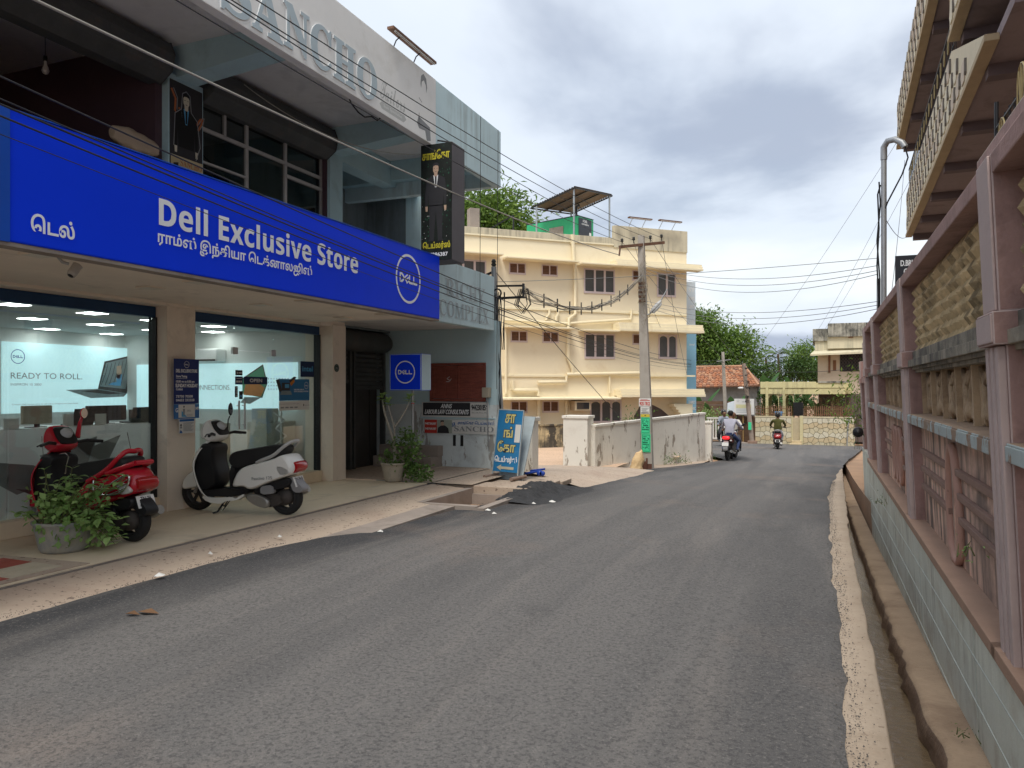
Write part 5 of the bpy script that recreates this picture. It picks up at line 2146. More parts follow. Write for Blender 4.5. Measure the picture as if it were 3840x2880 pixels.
def frame_win(x0, x1, z0, z1, n, arched=False, dark=wdk):
    q = MB(wfr)
    t_ = .055
    q.box(x0, x1, -.035, -.001, z0 - .03, z0 + t_)
    q.box(x0, x1, -.035, -.001, z1 - t_, z1)
    w = (x1 - x0 - t_) / n
    for k in range(n + 1):
        q.box(x0 + k * w, x0 + k * w + t_ + (.03 if 0 < k < n else 0), -.034, -.0015, z0 + t_, z1 - t_)
    f = q.build('window', AP)
    for k in range(n):
        a, c = x0 + k * w + t_ + (.03 if k else 0), x0 + (k + 1) * w
        p_ = MB(dark)
        if arched:
            m_ = (a + c) / 2
            pts = [(a + .01, z0 + t_), (c - .01, z0 + t_)] + [(m_ + (c - a - .02) / 2 * math.cos(u), z1 - t_ - .12 + .11 * math.sin(u)) for u in (0, .5, 1.05, 1.57, 2.1, 2.64, 3.14)]
            p_.plate(pts, -.012)
        else:
            p_.box(a, c, -.012, -.003, z0 + t_, z1 - t_)
        p_.build('pane', f)


def vent(x0, x1, z0, z1, n=2):
    q = MB(wfr)
    t_ = .045
    q.box(x0, x1, -.03, -.001, z0 - .03, z0 + t_ - .01)
    q.box(x0, x1, -.03, -.001, z1 - t_ + .01, z1)
    w = (x1 - x0 - t_) / n
    for k in range(n + 1):
        q.box(x0 + k * w, x0 + k * w + t_, -.029, -.0015, z0 + t_, z1 - t_)
    f = q.build('window', AP)
    for k in range(n):
        p_ = MB(lvb, black)
        a, c = x0 + k * w + t_, x0 + (k + 1) * w
        p_.box(a, c, -.004, -.002, z0 + .035, z1 - .035, 1)
        h = (z1 - z0 - .07) / 6
        for j in range(6):
            z = z0 + .035 + j * h
            p_.mesh([(a, -.024, z), (c, -.024, z), (c, -.006, z + h * .85), (a, -.006, z + h * .85)], [(0, 1, 2, 3)], 0)
        o = p_.build('louvre', f)
        o['kind'] = 'stuff'


for z1, z0 in ((6.52, 6.10), (3.86, 3.44), (1.10, .67)):
    s_ = .07 if z1 < 5 else 0
    vent(.32 + s_, 1.03 + s_, z0, z1)
    vent(1.70 + s_ * .5, 2.40 + s_ * .7, z0, z1)
frame_win(3.56, 4.97, 5.50, 6.48, 3)
frame_win(3.59, 4.98, 2.84, 3.84, 3)
frame_win(3.84, 5.28, .22, 1.12, 3, True)
frame_win(6.98, 7.90, 5.50, 6.48, 2)
frame_win(7.05, 7.96, 2.88, 3.88, 2, True)
vent(5.79, 6.45, 6.11, 6.52)
vent(5.80, 6.48, 3.45, 3.87)
frame_win(-2.5, -.62, 5.6, 6.53, 4)
# low arch and stair shapes at the right of the ground floor
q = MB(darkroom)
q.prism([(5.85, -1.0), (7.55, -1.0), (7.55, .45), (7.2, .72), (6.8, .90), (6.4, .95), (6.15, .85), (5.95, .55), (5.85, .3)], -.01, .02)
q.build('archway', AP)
q = MB(yt)
for k in range(7):
    q.box(7.55 + .10 * k, 8.45, -.45, -.012, .95 - .12 * (k + 1), .95 - .12 * k)
q.build('stair', AP)
bluep = M('panel_sky_blue', (.26, .50, .66), .5, .06, 1, .03)
bluew = M('panel_blue_white', (.60, .68, .74), .5, .05, 1, .03)
CB = thing('clinic_board', 'tall blue and white vertical clinic signboard on the far corner of the apartment building', 'sign', (8.9, .6, 0), FY)
q = MB(bluep, bluew)
q.box(8.46, 9.27, .55, .65, 4.15, 6.27, 1)
q.box(8.46, 9.31, .55, .65, .30, 4.149, 0)
q.build('panel', CB)
q = MB(white)
for s_, z in (('ST', 5.85), ('SURG', 5.48), ('URO', 5.12)):
    q.text(t_bold(s_), 8.93, 9.22, z, z + .13, .545)
q.text(t_bold('CARE'), 8.86, 9.24, 4.45, 4.58, .545)
q.text(t_bold('TAL'), 8.90, 9.12, 4.22, 4.35, .545)
q.text(t_sans('dental'), 8.95, 9.22, 3.48, 3.58, .545)
q.text(t_bold('FAMILY'), 8.93, 9.27, .94, 1.06, .545)
q.text(t_bold('CLINIC'), 8.93, 9.27, .66, .78, .545)
q.build('lettering', CB)
AC = thing('window_air_conditioner', 'boxy window air conditioner in the ground floor wall of the yellow building', 'air conditioner', (3.3, -.3, .7), FY)
q = MB(M('ac_frame_cream', (.55, .44, .30), .7, .08, 3, .1), black)
q.box(2.95, 3.62, -.5, -.01, .72, 1.10, 0)
q.box(3.0, 3.57, -.51, -.5, .77, 1.05, 1)
q.build('case', AC, bev=.01)
q = MB(M('ac_grille', (.16, .12, .09), .7, .2, 8, .1))
for k in range(7):
    q.box(3.02, 3.30, -.518, -.511, .79 + k * .038, .80 + k * .038)
q.build('grille', AC)
# pipes
PP = [('tall rain pipe from the parapet kinking down the upper wall', [(3.0, 7.78), (3.02, 7.45), (3.06, 6.75)], .06), ('thin drain pipe below the first sunshade joint', [(3.12, 6.6), (3.14, 4.6), (2.85, 4.4), (2.83, 4.0), (2.80, 2.85), (3.0, 2.45), (3.02, 2.2)], .055),
      ('horizontal pipe above the middle sunshade', [(.1, 4.26), (2.78, 4.20), (5.66, 4.46), (5.72, 4.85)], .045), ('short branch pipe beside the window', [(2.0, 4.75), (2.0, 4.55), (1.9, 4.45), (1.86, 4.3)], .04),
      ('crooked pipe stub under the cable bundle', [(2.35, 4.7), (2.38, 4.58), (2.30, 4.45), (2.28, 4.28)], .05), ('lower horizontal pipe run under the band', [(2.74, 2.16), (6.1, 2.24)], .06),
      ('vertical pipe at the left corner', [(.14, 3.95), (.16, 1.4)], .045), ('ground pipe behind the yard wall', [(1.53, 1.15), (1.55, -.4)], .06), ('second ground pipe behind the yard wall', [(2.74, 1.12), (2.75, -.4)], .05),
      ('u shaped waste pipe on the lower wall', [(.44, 1.9), (.42, 1.58), (.5, 1.53), (1.48, 1.54), (1.52, 1.32)], .06), ('waste pipe joining the corner downpipe', [(1.50, 1.84), (2.72, 1.86), (2.74, 2.1)], .055),
      ('thin drop pipe right of the downpipe', [(4.69, 2.14), (4.70, 1.42)], .035), ('right hand branch pipe by the pole', [(7.0, 4.55), (6.98, 4.35), (6.2, 4.34)], .035)]
for lab, pts, r_ in PP:
    q = MB(pvc)
    r_ *= 1.25
    q.tube([(x, -.05 - r_, z) for x, z in pts], r_, 10)
    for x, z in pts[1:-1]:
        q.lathe([(r_ * 1.2, -.04), (r_ * 1.2, .04)], (x, -.02 - r_, z), 10)
    q.build('wall_pipe', AP)
# rooftop
SH = thing('rooftop_shed', 'corrugated metal canopy on slim posts over the rooftop generator', 'canopy', (4, 2, 7.6), FY)
cor = M('corrugated_brown', (.17, .115, .085), .7, .15, 3, .1, 30, stain=((.30, .24, .20), .3, 2))
A_, B_, C_, D_ = Vector((2.06, 2.0, 9.27)), Vector((3.35, .4, 9.87)), Vector((5.94, 2.0, 10.15)), Vector((4.70, 3.6, 9.59))
q = MB(cor)
nu, nv = 66, 8
V, F_ = [], []
for side in (0, 1):
    for i in range(nu + 1):
        for j in range(nv + 1):
            u, v_ = i / nu, j / nv
            p_ = (A_ * (1 - u) + B_ * u) * (1 - v_) + (D_ * (1 - u) + C_ * u) * v_
            V.append((p_.x, p_.y, p_.z + .022 * math.cos(i * math.pi * .55) + .012 * side))
k = (nu + 1) * (nv + 1)
for side in (0, 1):
    for i in range(nu):
        for j in range(nv):
            a = side * k + i * (nv + 1) + j
            F_.append((a, a + nv + 1, a + nv + 2, a + 1))
q.mesh(V, F_, 0, True)
q.build('roof_sheet', SH)
q = MB(blackm)
for a, c in ((A_, B_), (B_, C_), (D_, C_), (A_, D_)):
    q.beam(a - Vector((0, 0, .05)), c - Vector((0, 0, .05)), .05, .05)
for u in (.33, .66):
    q.beam(A_ * (1 - u) + D_ * u - Vector((0, 0, .06)), B_ * (1 - u) + C_ * u - Vector((0, 0, .06)), .05, .05)
q.build('frame', SH)
for x, y, z in ((2.24, 1.8, 9.30), (3.36, .5, 9.78), (5.75, 1.9, 10.05), (4.6, 3.4, 9.55)):
    q = MB(M('post_grey_blue', (.34, .37, .40), .5, .1, 4, .05, metal=.3))
    q.tube([(x, y, 7.55), (x, y, z)], .04, 8)
    q.build('post', SH)
GN = thing('generator', 'green and black diesel generator cabinet under the rooftop canopy', 'generator', (3.77, 1.0, 7.56), FY, rot=RZ(28))
grn = M('generator_green', (.03, .36, .16), .45, .06, 2, .02)
gdk = M('generator_charcoal', (.045, .05, .065), .5, .12, 3, .03)
q = MB(grn)
q.box(0, 1.15, 0, 2.8, 0, 1.28)
q.build('body', GN, bev=.03)
q = MB(gdk)
q.box(.06, .98, -.02, -.002, .05, 1.22)
q.box(-.01, 1.16, -.01, 2.81, 1.281, 1.31)
q.build('door', GN, bev=.01)
q = MB(inkwhite, white)
q.text(t_bold('KOEL'), .35, .66, 1.06, 1.16, -.024)
q.text(t_bold('GREEN'), .26, .76, .95, 1.01, -.024)
q.box(.80, .94, -.03, -.021, .55, .68, 1)
q.text(t_sans('kirloskar'), .33, .70, .18, .24, -.024)
q.build('lettering', GN)
q = MB(black)
q.tube([(.18, .2, 1.3), (.18, .2, 1.7), (.26, .1, 1.8)], .05, 8)
q.build('exhaust', GN)
q = MB(concd)
q.box(-.02, -.006, .75, 1.5, .2, .95)
q.build('louvre_panel', GN)
for i, (x0, x1, lab) in enumerate(((5.43, 6.51, 'left slanted tube light fitting on the parapet of the yellow building'), (6.87, 7.95, 'right slanted tube light fitting on the parapet of the yellow building'))):
    S = thing('tube_light', lab, 'lamp', ((x0 + x1) / 2, -.3, 8.32), FY, 'tube lights on the apartment parapet')
    q = MB(rust)
    q.beam((x0, -.35, 8.62), (x1, -.35, 8.60), .16, .05)
    q.build('reflector', S)
    q = MB(MATS['tube_dusty'])
    q.tube([(x0 + .05, -.42, 8.585), (x1 - .05, -.42, 8.565)], .018, 6)
    q.build('tube', S)
    q = MB(galv)
    for x in (x0 + .2, x1 - .25):
        q.tube([(x, .02, 8.30), (x, -.33, 8.60)], .012, 5)
    q.build('bracket', S)
q = MB(concd)
q.box(-.95, -.55, 1.0, 1.4, 7.5, 8.78)
solo('concrete_stub', q, 'bare concrete column stub on the roof of the yellow building', 'column', None, FY, (-.75, 1.2, 7.5), bev=.01)
q = MB(blackm)
q.beam((-.2, 1.2, 7.95), (.95, 1.2, 8.66), .05, .05)
q.beam((.97, 1.2, 7.5), (.97, 1.2, 8.68), .05, .05)
solo('roof_strut', q, 'thin black angled metal strut on the yellow building roof', 'strut', None, FY, (.9, 1.2, 7.5))
# yard
sand = M('yard_sand', (.62, .44, .31), .95, .08, 1.2, .3, 30, stain=((.45, .30, .20), .25, 1.0), speck=((.30, .22, .17), .63, 22))
g = MB(sand)
V, F_ = [], []
for j in range(13):
    for i in range(13):
        x, y = -16 + i * .98, 19.2 + j * 1.1
        V.append((x, y, min(-.56, rz(y) + .14 if y < 24 else -.62) + .02 * nz(x, y)))
for j in range(12):
    for i in range(12):
        if V[j * 13 + i][0] + .98 > lerp(LEFT, V[j * 13 + i][1]) - .25:
            continue
        F_.append((j * 13 + i, j * 13 + i + 1, (j + 1) * 13 + i + 1, (j + 1) * 13 + i))
g.mesh(V, F_, 0, True)
struct('yard_ground', g)
cw = M('compound_wall_white', (.76, .73, .66), .9, .05, 1, .2, 30, stain=((.50, .44, .36), .25, 1.6), peel=((.34, .29, .24), .575, 2.8), streak=((.38, .34, .28), .22, 7))
ys_ = M('yard_wall_stained', (.62, .50, .30), .92, .1, 1.4, .3, 30, stain=((.09, .08, .065), .72, 2.4), peel=((.07, .062, .052), .54, 2.2), streak=((.07, .065, .055), .8, 6))
q = MB(ys_)
q.box(-4, 8.0, -1.6, -1.42, -.9, .20)
q.box(-4, 8.0, -1.63, -1.39, .201, .26)
o = solo('yard_wall', q, 'low yellowish yard wall streaked black in front of the yellow building', 'wall', None, FY, (0, -1.5, -.6))
# compound wall along the road
ca, cb = Vector((-5.75, 20.25, 0)), Vector((-3.72, 27.05, 0))
ang = math.degrees(math.atan2(cb.y - ca.y, cb.x - ca.x))
FC = Matrix.Translation(ca) @ RZ(ang)
LW = (cb - ca).length
CW = thing('compound_wall', 'whitewashed compound wall with peeling patches along the road', 'wall', (LW / 2, 0, -.7), FC)
q = MB(cw)
q.mesh([(0, 0, -.9), (LW, 0, -1.2), (LW, 0, .70), (0, 0, .54), (0, .14, -.9), (LW, .14, -1.2), (LW, .14, .70), (0, .14, .54)], [(0, 1, 2, 3), (5, 4, 7, 6), (3, 2, 6, 7), (1, 5, 6, 2), (0, 3, 7, 4)])
q.build('wall', CW)
q = MB(cw)
q.mesh([(0, -.03, .541), (LW + .02, -.03, .701), (LW + .02, -.03, .77), (0, -.03, .61), (0, .17, .541), (LW + .02, .17, .701), (LW + .02, .17, .77), (0, .17, .61)], [(0, 1, 2, 3), (5, 4, 7, 6), (3, 2, 6, 7), (1, 5, 6, 2), (0, 3, 7, 4), (0, 4, 5, 1)])
q.build('coping', CW, bev=.01)
for nm, lab, (x0, x1, y0, y1, z0, z1) in (('gate_pillar', 'broad whitewashed gate pillar at the start of the compound wall', (-6.58, -5.88, 19.95, 20.55, -.95, .86)), ('gate_pillar', 'slim stained gate pillar beside the leaning blue signboard', (-5.52, -5.16, 13.75, 14.1, -.3, 1.05)),
                                          ('gate_pillar', 'narrow pillar at the far end of the compound wall', (-3.86, -3.55, 27.4, 27.75, -1.2, .45))):
    G_ = thing(nm, lab, 'pillar', ((x0 + x1) / 2, (y0 + y1) / 2, z0), None, 'gate pillars')
    q = MB(cw)
    q.box(x0, x1, y0, y1, z0, z1 - .08)
    q.build('shaft', G_, bev=.012)
    q = MB(cw)
    q.box(x0 - .03, x1 + .03, y0 - .03, y1 + .03, z1 - .079, z1)
    q.build('cap', G_, bev=.012)
q = MB(M('gate_dark_rust', (.06, .045, .04), .7, .3, 6, .2, 40))
gt = thing('yard_gate', 'narrow dark iron gate leaf standing open beside the broad gate pillar', 'gate', (-6.75, 20.9, -.6))
q.box(-6.82, -6.74, 20.8, 20.86, -.58, .62)
q.box(-6.80, -6.70, 20.86, 23.2, -.50, .55)
q.build('leaf', gt)
q = MB(blackm)
for z in (-.3, .0, .3):
    q.box(-6.83, -6.68, 20.78, 20.82, z, z + .07)
q.build('hinge', gt)
# ------------------------------------------------------------------ poles
polec = M('pole_concrete', (.42, .385, .34), .9, .1, 4, .3, 40, stain=((.27, .23, .19), .3, 4), streak=((.24, .20, .17), .3, 10))
porc = M('insulator_dark', (.05, .05, .045), .3, .2, 6, .02)
UP = thing('utility_pole', 'weathered concrete electricity pole with rusty crossarm and pasted posters beside the white wall', 'utility pole', (-4.53, 21.42, -.75))
b0, t0 = Vector((-4.53, 21.42, -.95)), Vector((-4.72, 21.38, 5.95))
q = MB(polec)
d = (t0 - b0)
prof = [(.155, .12), (.145, .11), (.11, .09), (.085, .075)]
V, F_ = [], []
for k, (wx, wy) in enumerate(prof):
    p_ = b0 + d * (k / 3)
    for sx, sy in ((-1, -1), (1, -1), (1, 1), (-1, 1)):
        V.append((p_.x + sx * wx, p_.y + sy * wy, p_.z))
for k in range(3):
    for i in range(4):
        F_.append((k * 4 + i, k * 4 + (i + 1) % 4, k * 4 + 4 + (i + 1) % 4, k * 4 + 4 + i))
F_.append((12, 13, 14, 15))
q.mesh(V, F_)
pol = q.build('shaft', UP, bev=.012)
at_pole = lambda z: b0 + d * ((z - b0.z) / d.z)
for k in range(5):
    z = 4.05 + k * .125
    c = at_pole(z)
    q = MB(M('pole_notch_shade', (.14, .07, .045), .9, .2, 8, .2))  # shade of the open pole notches put in as dark raised blocks
    q.box(c.x - .10, c.x + .10, c.y - .115, c.y - .07, z, z + .075)
    q.build('notch_block', UP, bev=.008)
q = MB(M('pole_base_stain', (.15, .07, .05), .95, .25, 6, .3))
for z0, z1, x0, x1 in ((-.78, -.45, -.135, .02), (-.78, -.52, .0, .14), (-.5, -.36, -.02, .03)):
    c = at_pole(z0)
    q.box(c.x + x0, c.x + x1, c.y - .128, c.y - .10, z0, z1)
q.build('base_stain', UP)
q = MB(rust)
q.beam((-5.20, 20.78, 5.56), (-4.16, 21.86, 5.80), .075, .075)
q.beam((-5.16, 20.72, 5.56), (-5.18, 20.68, 5.30), .04, .04)
q.build('crossarm', UP)
INS = [Vector((-5.13, 20.80, 5.70)), Vector((-4.87, 21.10, 5.78)), Vector((-4.48, 21.49, 5.86)), Vector((-4.22, 21.78, 5.93))]
for p_ in INS:
    q = MB(porc)
    q.lathe([(0, .10), (.03, .095), (.045, .06), (.03, .045), (.05, .02), (.03, 0), (.012, -.01), (.012, -.09)], tuple(p_), 10)
    q.build('insulator', UP)
q = MB(galv)
q.tube([(-4.62, 21.38, 3.70), (-4.50, 21.36, 3.70), (-4.45, 21.38, 3.74)], .02, 6)
q.tube([(-4.45, 21.38, 3.74), (-4.18, 21.5, 4.10), (-4.01, 21.56, 4.42)], .018, 6)
lm = q.build('lamp_arm', UP)
q = MB(M('lamp_housing', (.50, .50, .49), .4, .1, 6, .03), M('lamp_glass_pale', (.62, .64, .64), .2, .03, 3, 0))
q.T = Matrix.Translation((-4.30, 21.42, 3.90)) @ RZ(24) @ Matrix.Rotation(R(-48), 4, 'Y')
q.lathe([(0, -.24), (.04, -.22), (.07, -.10), (.075, .1), (.05, .22), (0, .24)], (0, 0, .02), 12, axis='x', sy=.8)
q.lathe([(0, -.20), (.05, -.15), (.065, 0), (.05, .15), (0, .20)], (0, 0, -.035), 12, 1, axis='x', sy=.8)
q.build('street_lamp', UP)
q = MB(M('wire_beige', (.30, .26, .20), .7, .1, 6, 0))
rr = random.Random(5)
for k in range(16):
    z0 = 3.6 + rr.random() * 1.6
    c = at_pole(z0)
    pts = []
    for i in range(7):
        u = i / 6
        pts.append((c.x + (rr.random() - .5) * .45 * math.sin(math.pi * u) + .05, c.y - .14 - .05 * rr.random(), z0 + (u - .3) * (.5 + .5 * rr.random())))
    q.tube(pts, .006, 4)
o = q.build('tangled_wires', UP)
o['kind'] = 'stuff'


def posted(zt, zb, wid, mat, lab, marks):
    c = at_pole((zt + zb) / 2)
    S = thing('pole_poster', lab, 'poster', (c.x, c.y - .125, zb), None, 'posters pasted on the electricity pole')
    q = MB(mat)
    y = c.y - .132
    q.box(c.x - wid / 2, c.x + wid / 2, y - .004, y, zb, zt)
    q.build('sheet', S)
    q = MB(inkred, ink, M('print_forest', (.0, .09, .05), .7, .2, 9, 0))
    marks(q, c.x, y - .007)
    q.build('print', S)


def mk_red(q, x, y):
    q.rect(x - .14, x + .14, 1.255, 1.275, y, 0)
    q.rect(x - .12, x + .08, 1.29, 1.30, y, 0)
    q.text(t_bold('95251 78122'), x - .145, x + .145, 1.13, 1.225, y, 0)


def mk_w(q, x, y):
    for k in range(5):
        q.rect(x - .10 + .02 * (k % 2), x + .10 - .03 * (k % 3), 1.04 - .03 * k, 1.047 - .03 * k, y, 1)
    q.text(t_bold('9488567032'), x - .11, x + .11, .90, .93, y, 1)


def mk_green(z0, z1):
    def f(q, x, y):
        rr = random.Random(int(z1 * 100))
        q.line([(x - .105, z0 + .03), (x + .105, z0 + .03), (x + .105, z1 - .03), (x - .105, z1 - .03), (x - .105, z0 + .03)], .008, y, 2)
        z = z1 - .06
        while z > z0 + .09:
            h = .022 + .035 * rr.random()
            x0 = x - .09
            while x0 < x + .07:
                w = .012 + .03 * rr.random()
                if rr.random() < .8:
                    q.rect(x0, min(x0 + w, x + .09), z - h, z - h * .35, y - .0005, 2)
                    q.rect(x0, x0 + w * .3, z - h, z, y - .001, 2)
                x0 += w + .008
            z -= h + .014
    return f


gp = M('poster_bright_green', (.06, .66, .32), .6, .05, 3, 0)
posted(1.33, 1.10, .34, papw, 'white tin notice with red print and phone number atop the pole posters', mk_red)
posted(1.09, .885, .25, papw, 'white paper notice below the red printed notice on the pole', mk_w)
posted(.88, .80, .25, M('poster_yellow', (.62, .50, .06), .7, .1, 3, 0), 'yellow strip between the white notice and green posters on the pole', lambda q, x, y: q.rect(x - .02, x + .02, .83, .855, y, 1))
posted(.79, .33, .25, gp, 'upper bright green poster with black print on the pole', mk_green(.33, .79))
posted(.32, -.19, .255, gp, 'lower bright green poster with black print on the pole', mk_green(-.19, .32))

# service pole at the corner of the blue wall
SP = thing('service_pole', 'grey iron service pole with a flat cable bracket at the corner of the blue wall', 'utility pole', (-5.74, 13.45, .1))
q = MB(galv)
q.tube([(-5.62, 13.50, -.2), (-5.72, 13.45, 1.6), (-5.82, 13.4, 3.95)], .052, 10)
q.build('shaft', SP)
q = MB(porc)
q.lathe([(0, .12), (.03, .115), (.05, .06), (.03, .05), (.055, .01), (.03, -.02)], (-5.82, 13.4, 3.98), 10)
q.build('insulator', SP)
q = MB(blackm)
q.beam((-5.84, 13.40, 3.58), (-5.20, 13.42, 3.56), .03, .035)
q.beam((-5.84, 13.40, 3.34), (-5.20, 13.42, 3.345), .03, .045)
q.beam((-5.215, 13.42, 3.32), (-5.215, 13.42, 3.60), .03, .06)
q.beam((-5.82, 13.4, 3.86), (-6.5, 13.45, 3.62), .035, .04)
q.build('bracket', SP)
q = MB(black)
rr = random.Random(8)
for k in range(3):
    q.tube([(-5.72 + (.075 + .008 * k) * math.cos(a * .52), 13.33, 3.43 + (.075 + .006 * k) * math.sin(a * .52)) for a in range(12)], .010, 5, closed=True)
for k in range(9):
    x = -5.80 + .03 * k
    pts = [(x + .05 * (rr.random() - .5), 13.33 - .02 * rr.random(), 3.4 - .36 * i + .05 * rr.random()) for i in range(8 if k < 6 else 4)]
    q.tube(pts, .009, 5)
for k in range(5):
    x = -5.2 + .1 * rr.random()
    q.tube([(x, 13.40, 3.5), (x + .1 * rr.random(), 13.38, 3.2), (x - .05, 13.4, 3.0 + .1 * rr.random()), (x - .2, 13.4, 3.2), (x - .1, 13.4, 3.5)], .007, 4)
o = q.build('cable_coil', SP)
o['kind'] = 'stuff'
q = MB(galv)
q.tube([(-6.75, 13.34, 2.9), (-6.5, 13.0, 3.1), (-6.15, 12.95, 3.42), (-5.95, 13.1, 3.62), (-5.8, 13.3, 3.66)], .03, 8)
solo('bent_conduit', q, 'pale bent conduit sweeping up across the faded fascia letters to the service pole', 'conduit', None, None, (-6.2, 13.2, 3.2))

# ------------------------------------------------------------------ overhead wires
wireb = M('wire_black', (.035, .035, .04), .6, .2, 3, 0)
wiregr = M('wire_grey', (.20, .20, .20), .6, .1, 3, 0)
wirew = M('wire_whitish', (.40, .38, .34), .6, .1, 3, 0)


def wire(lab, a, c, sag, r_=.007, mat=None, group=None, n=26, name='overhead_wire', cat='wire'):
    a, c = Vector(a), Vector(c)
    pts = []
    for i in range(n + 1):
        u = i / n
        p_ = a + (c - a) * u
        p_.z -= sag * 4 * u * (1 - u)
        pts.append(p_)
    q = MB(mat or wireb)
    q.tube(pts, r_, 5)
    org = tuple(a)
    return solo(name, q, lab, cat, group, None, org)


def through(ins, near, ext=1.6):
    return ins + (Vector(near) - ins) * ext


G1 = 'power lines from the pole crossarm'
for ins, near, lab in ((INS[3], (-4.60, 5.99, 5.45), 'topmost power line from the right end insulator passing over the white parapet'), (INS[2], (-4.6, 5.66, 5.30), 'power line from the insulator right of the pole top'),
                       (INS[1], (-4.62, 5.66, 5.27), 'power line from the insulator left of the pole top'), (INS[0], (-4.62, 5.11, 5.02), 'power line from the left end insulator crossing the parapet letters')):
    wire(lab, ins, through(ins, near), .42, .006, wireb, G1)
wire('thick whitish cable from the drooping crossarm bracket across the black tailor board', (-5.18, 20.68, 5.32), through(Vector((-5.18, 20.68, 5.32)), (-4.92, 4.06, 4.50), 1.4), .30, .011, wirew)
G2 = 'low cables running in front of the blue sign'
for dz, z1, r_, lab in ((.13, 3.33, .007, 'highest of the low cables along the top edge of the blue sign'), (.02, 3.17, .006, 'second low cable crossing the blue sign above its name lettering'), (-.005, 3.13, .008, 'paired thick low cable crossing the blue sign'),
                        (-.06, 3.03, .007, 'low cable just under the thick pair crossing the blue sign'), (-.15, 2.90, .0035, 'faintest lowest cable across the blue sign emblem')):
    wire(lab, (-4.86, -8.0, 4.525 + dz * 1.3), (-5.35, 46.3, z1), 1.141, r_, wireb, G2, 44)
# bundle between the service pole and the electricity pole
BU = thing('cable_bundle', 'sagging bundle of pale service cables tied together between the two poles', 'cable', (-5.2, 13.4, 3.45))
rr = random.Random(12)
wc = M('bundle_cable_beige', (.50, .45, .37), .7, .1, 6, 0)
for k in range(12):
    a, c = Vector((-5.20, 13.42, 3.34 + .022 * k)), Vector((-4.70, 21.28, 4.72 + .03 * (k % 5)))
    pts = []
    ph = rr.random() * 6
    for i in range(31):
        u = i / 30
        p_ = a + (c - a) * u
        s_ = math.sin(math.pi * u)
        p_.z -= .62 * 4 * u * (1 - u) * (.85 + .02 * k) - .02 * math.sin(u * 30 + ph)
        p_.x += .03 * math.sin(u * 23 + ph)
        pts.append(p_)
    q = MB(wc if k % 3 else wireb)
    q.tube(pts, .006, 4)
    q.build('cable', BU)
for i in range(9):
    u = .12 + .09 * i
    p_ = Vector((-5.20, 13.42, 3.46)).lerp(Vector((-4.70, 21.28, 4.78)), u)
    z = p_.z - .62 * 4 * u * (1 - u) * .95
    q = MB(black)
    q.beam((p_.x, p_.y, z - .14), (p_.x, p_.y, z + .14), .02, .03)
    q.build('spacer', BU)
MS = Vector((.88, 13.6, 3.57))
G3 = 'service cables strung to the mast behind the pink wall'
for k, (z0, z1, sg, lab) in enumerate(((5.10, 3.60, .30, 'top strand of the cables from the pole to the pink wall mast'), (5.02, 3.52, .36, 'second strand of the cables to the pink wall mast'), (4.94, 3.46, .44, 'third strand of the cables to the pink wall mast'),
                                       (4.1, 3.02, .26, 'upper strand of the lower cables to the mast foot'), (4.02, 2.96, .32, 'middle strand of the lower cables to the mast foot'), (3.95, 2.90, .38, 'lowest strand of the cables to the mast foot'))):
    wire(lab, (-4.62, 21.30, z0), (.86, 13.6, z1), sg, .0055, wiregr, G3)
G4 = 'thin wires climbing to the honeycomb balcony'
for a, c, lab in (((-3.94, 44.6, 2.9), (2.35, 27.0, 9.6), 'lone wire climbing from the far leaning pole to the upper balcony'), ((-.3, 46, 4.6), (2.5, 26.5, 8.6), 'left wire of the close pair climbing to the balcony'), ((-.1, 46, 4.4), (2.6, 26.2, 8.1), 'right wire of the close pair climbing to the balcony'),
                  ((1.0, 13.6, 2.6), (2.5, 27.2, 8.9), 'wire from the gooseneck mast foot up to the balcony'), ((.95, 13.6, 4.4), (2.6, 26.9, 6.5), 'short drooping wire from the mast to the lower balcony')):
    wire(lab, a, c, .25, .006, wiregr, G4)
for k, (a_, c_, lab) in enumerate(((INS[0], (-5.2, 46.3, 3.3), 'service drop from the left insulator back to the slim far pole'), (INS[2], (-3.8, 42.8, 2.8), 'service drop from the right of the pole top to the leaning far pole'), (INS[3], (-5.30, 33.0, 2.2), 'service drop from the right end of the crossarm down the corner of the yellow building'),
                                 (INS[1], (-6.2, 32.0, 4.1), 'service drop from the pole top to the middle sunshade of the yellow building'))):
    wire(lab, a_, c_, .25, .007, wiregr, 'service drops from the electricity pole')
wire('thin horizontal wire from the service pole across to the pink wall mast', (-5.8, 13.4, 3.66), (.86, 13.6, 3.72), .06, .005, wiregr)
wire('diagonal stay wire from the service pole down towards the compound wall', (-5.82, 13.4, 3.9), (-5.35, 21.6, .72), .05, .008, wireb)
for x, y0, z0, y1, z1, lab in ((-5.3, 11.65, 6.2, 11.66, 2.7, 'vertical drop wire in front of the pale blue parapet end'), (-5.3, 12.4, 6.2, 12.38, 1.6, 'vertical drop wire near the corner of the parapet')):
    wire(lab, (x, y0, z0), (x - .02, y1, z1), 0, .005, wireb, 'vertical drop wires from the parapet', 6)
wire('steel wire under the soffit from the shutter box to the black tailor board', (-7.0, 7.9, 5.6), (-5.6, 10.1, 5.15), .25, .006, wirew)

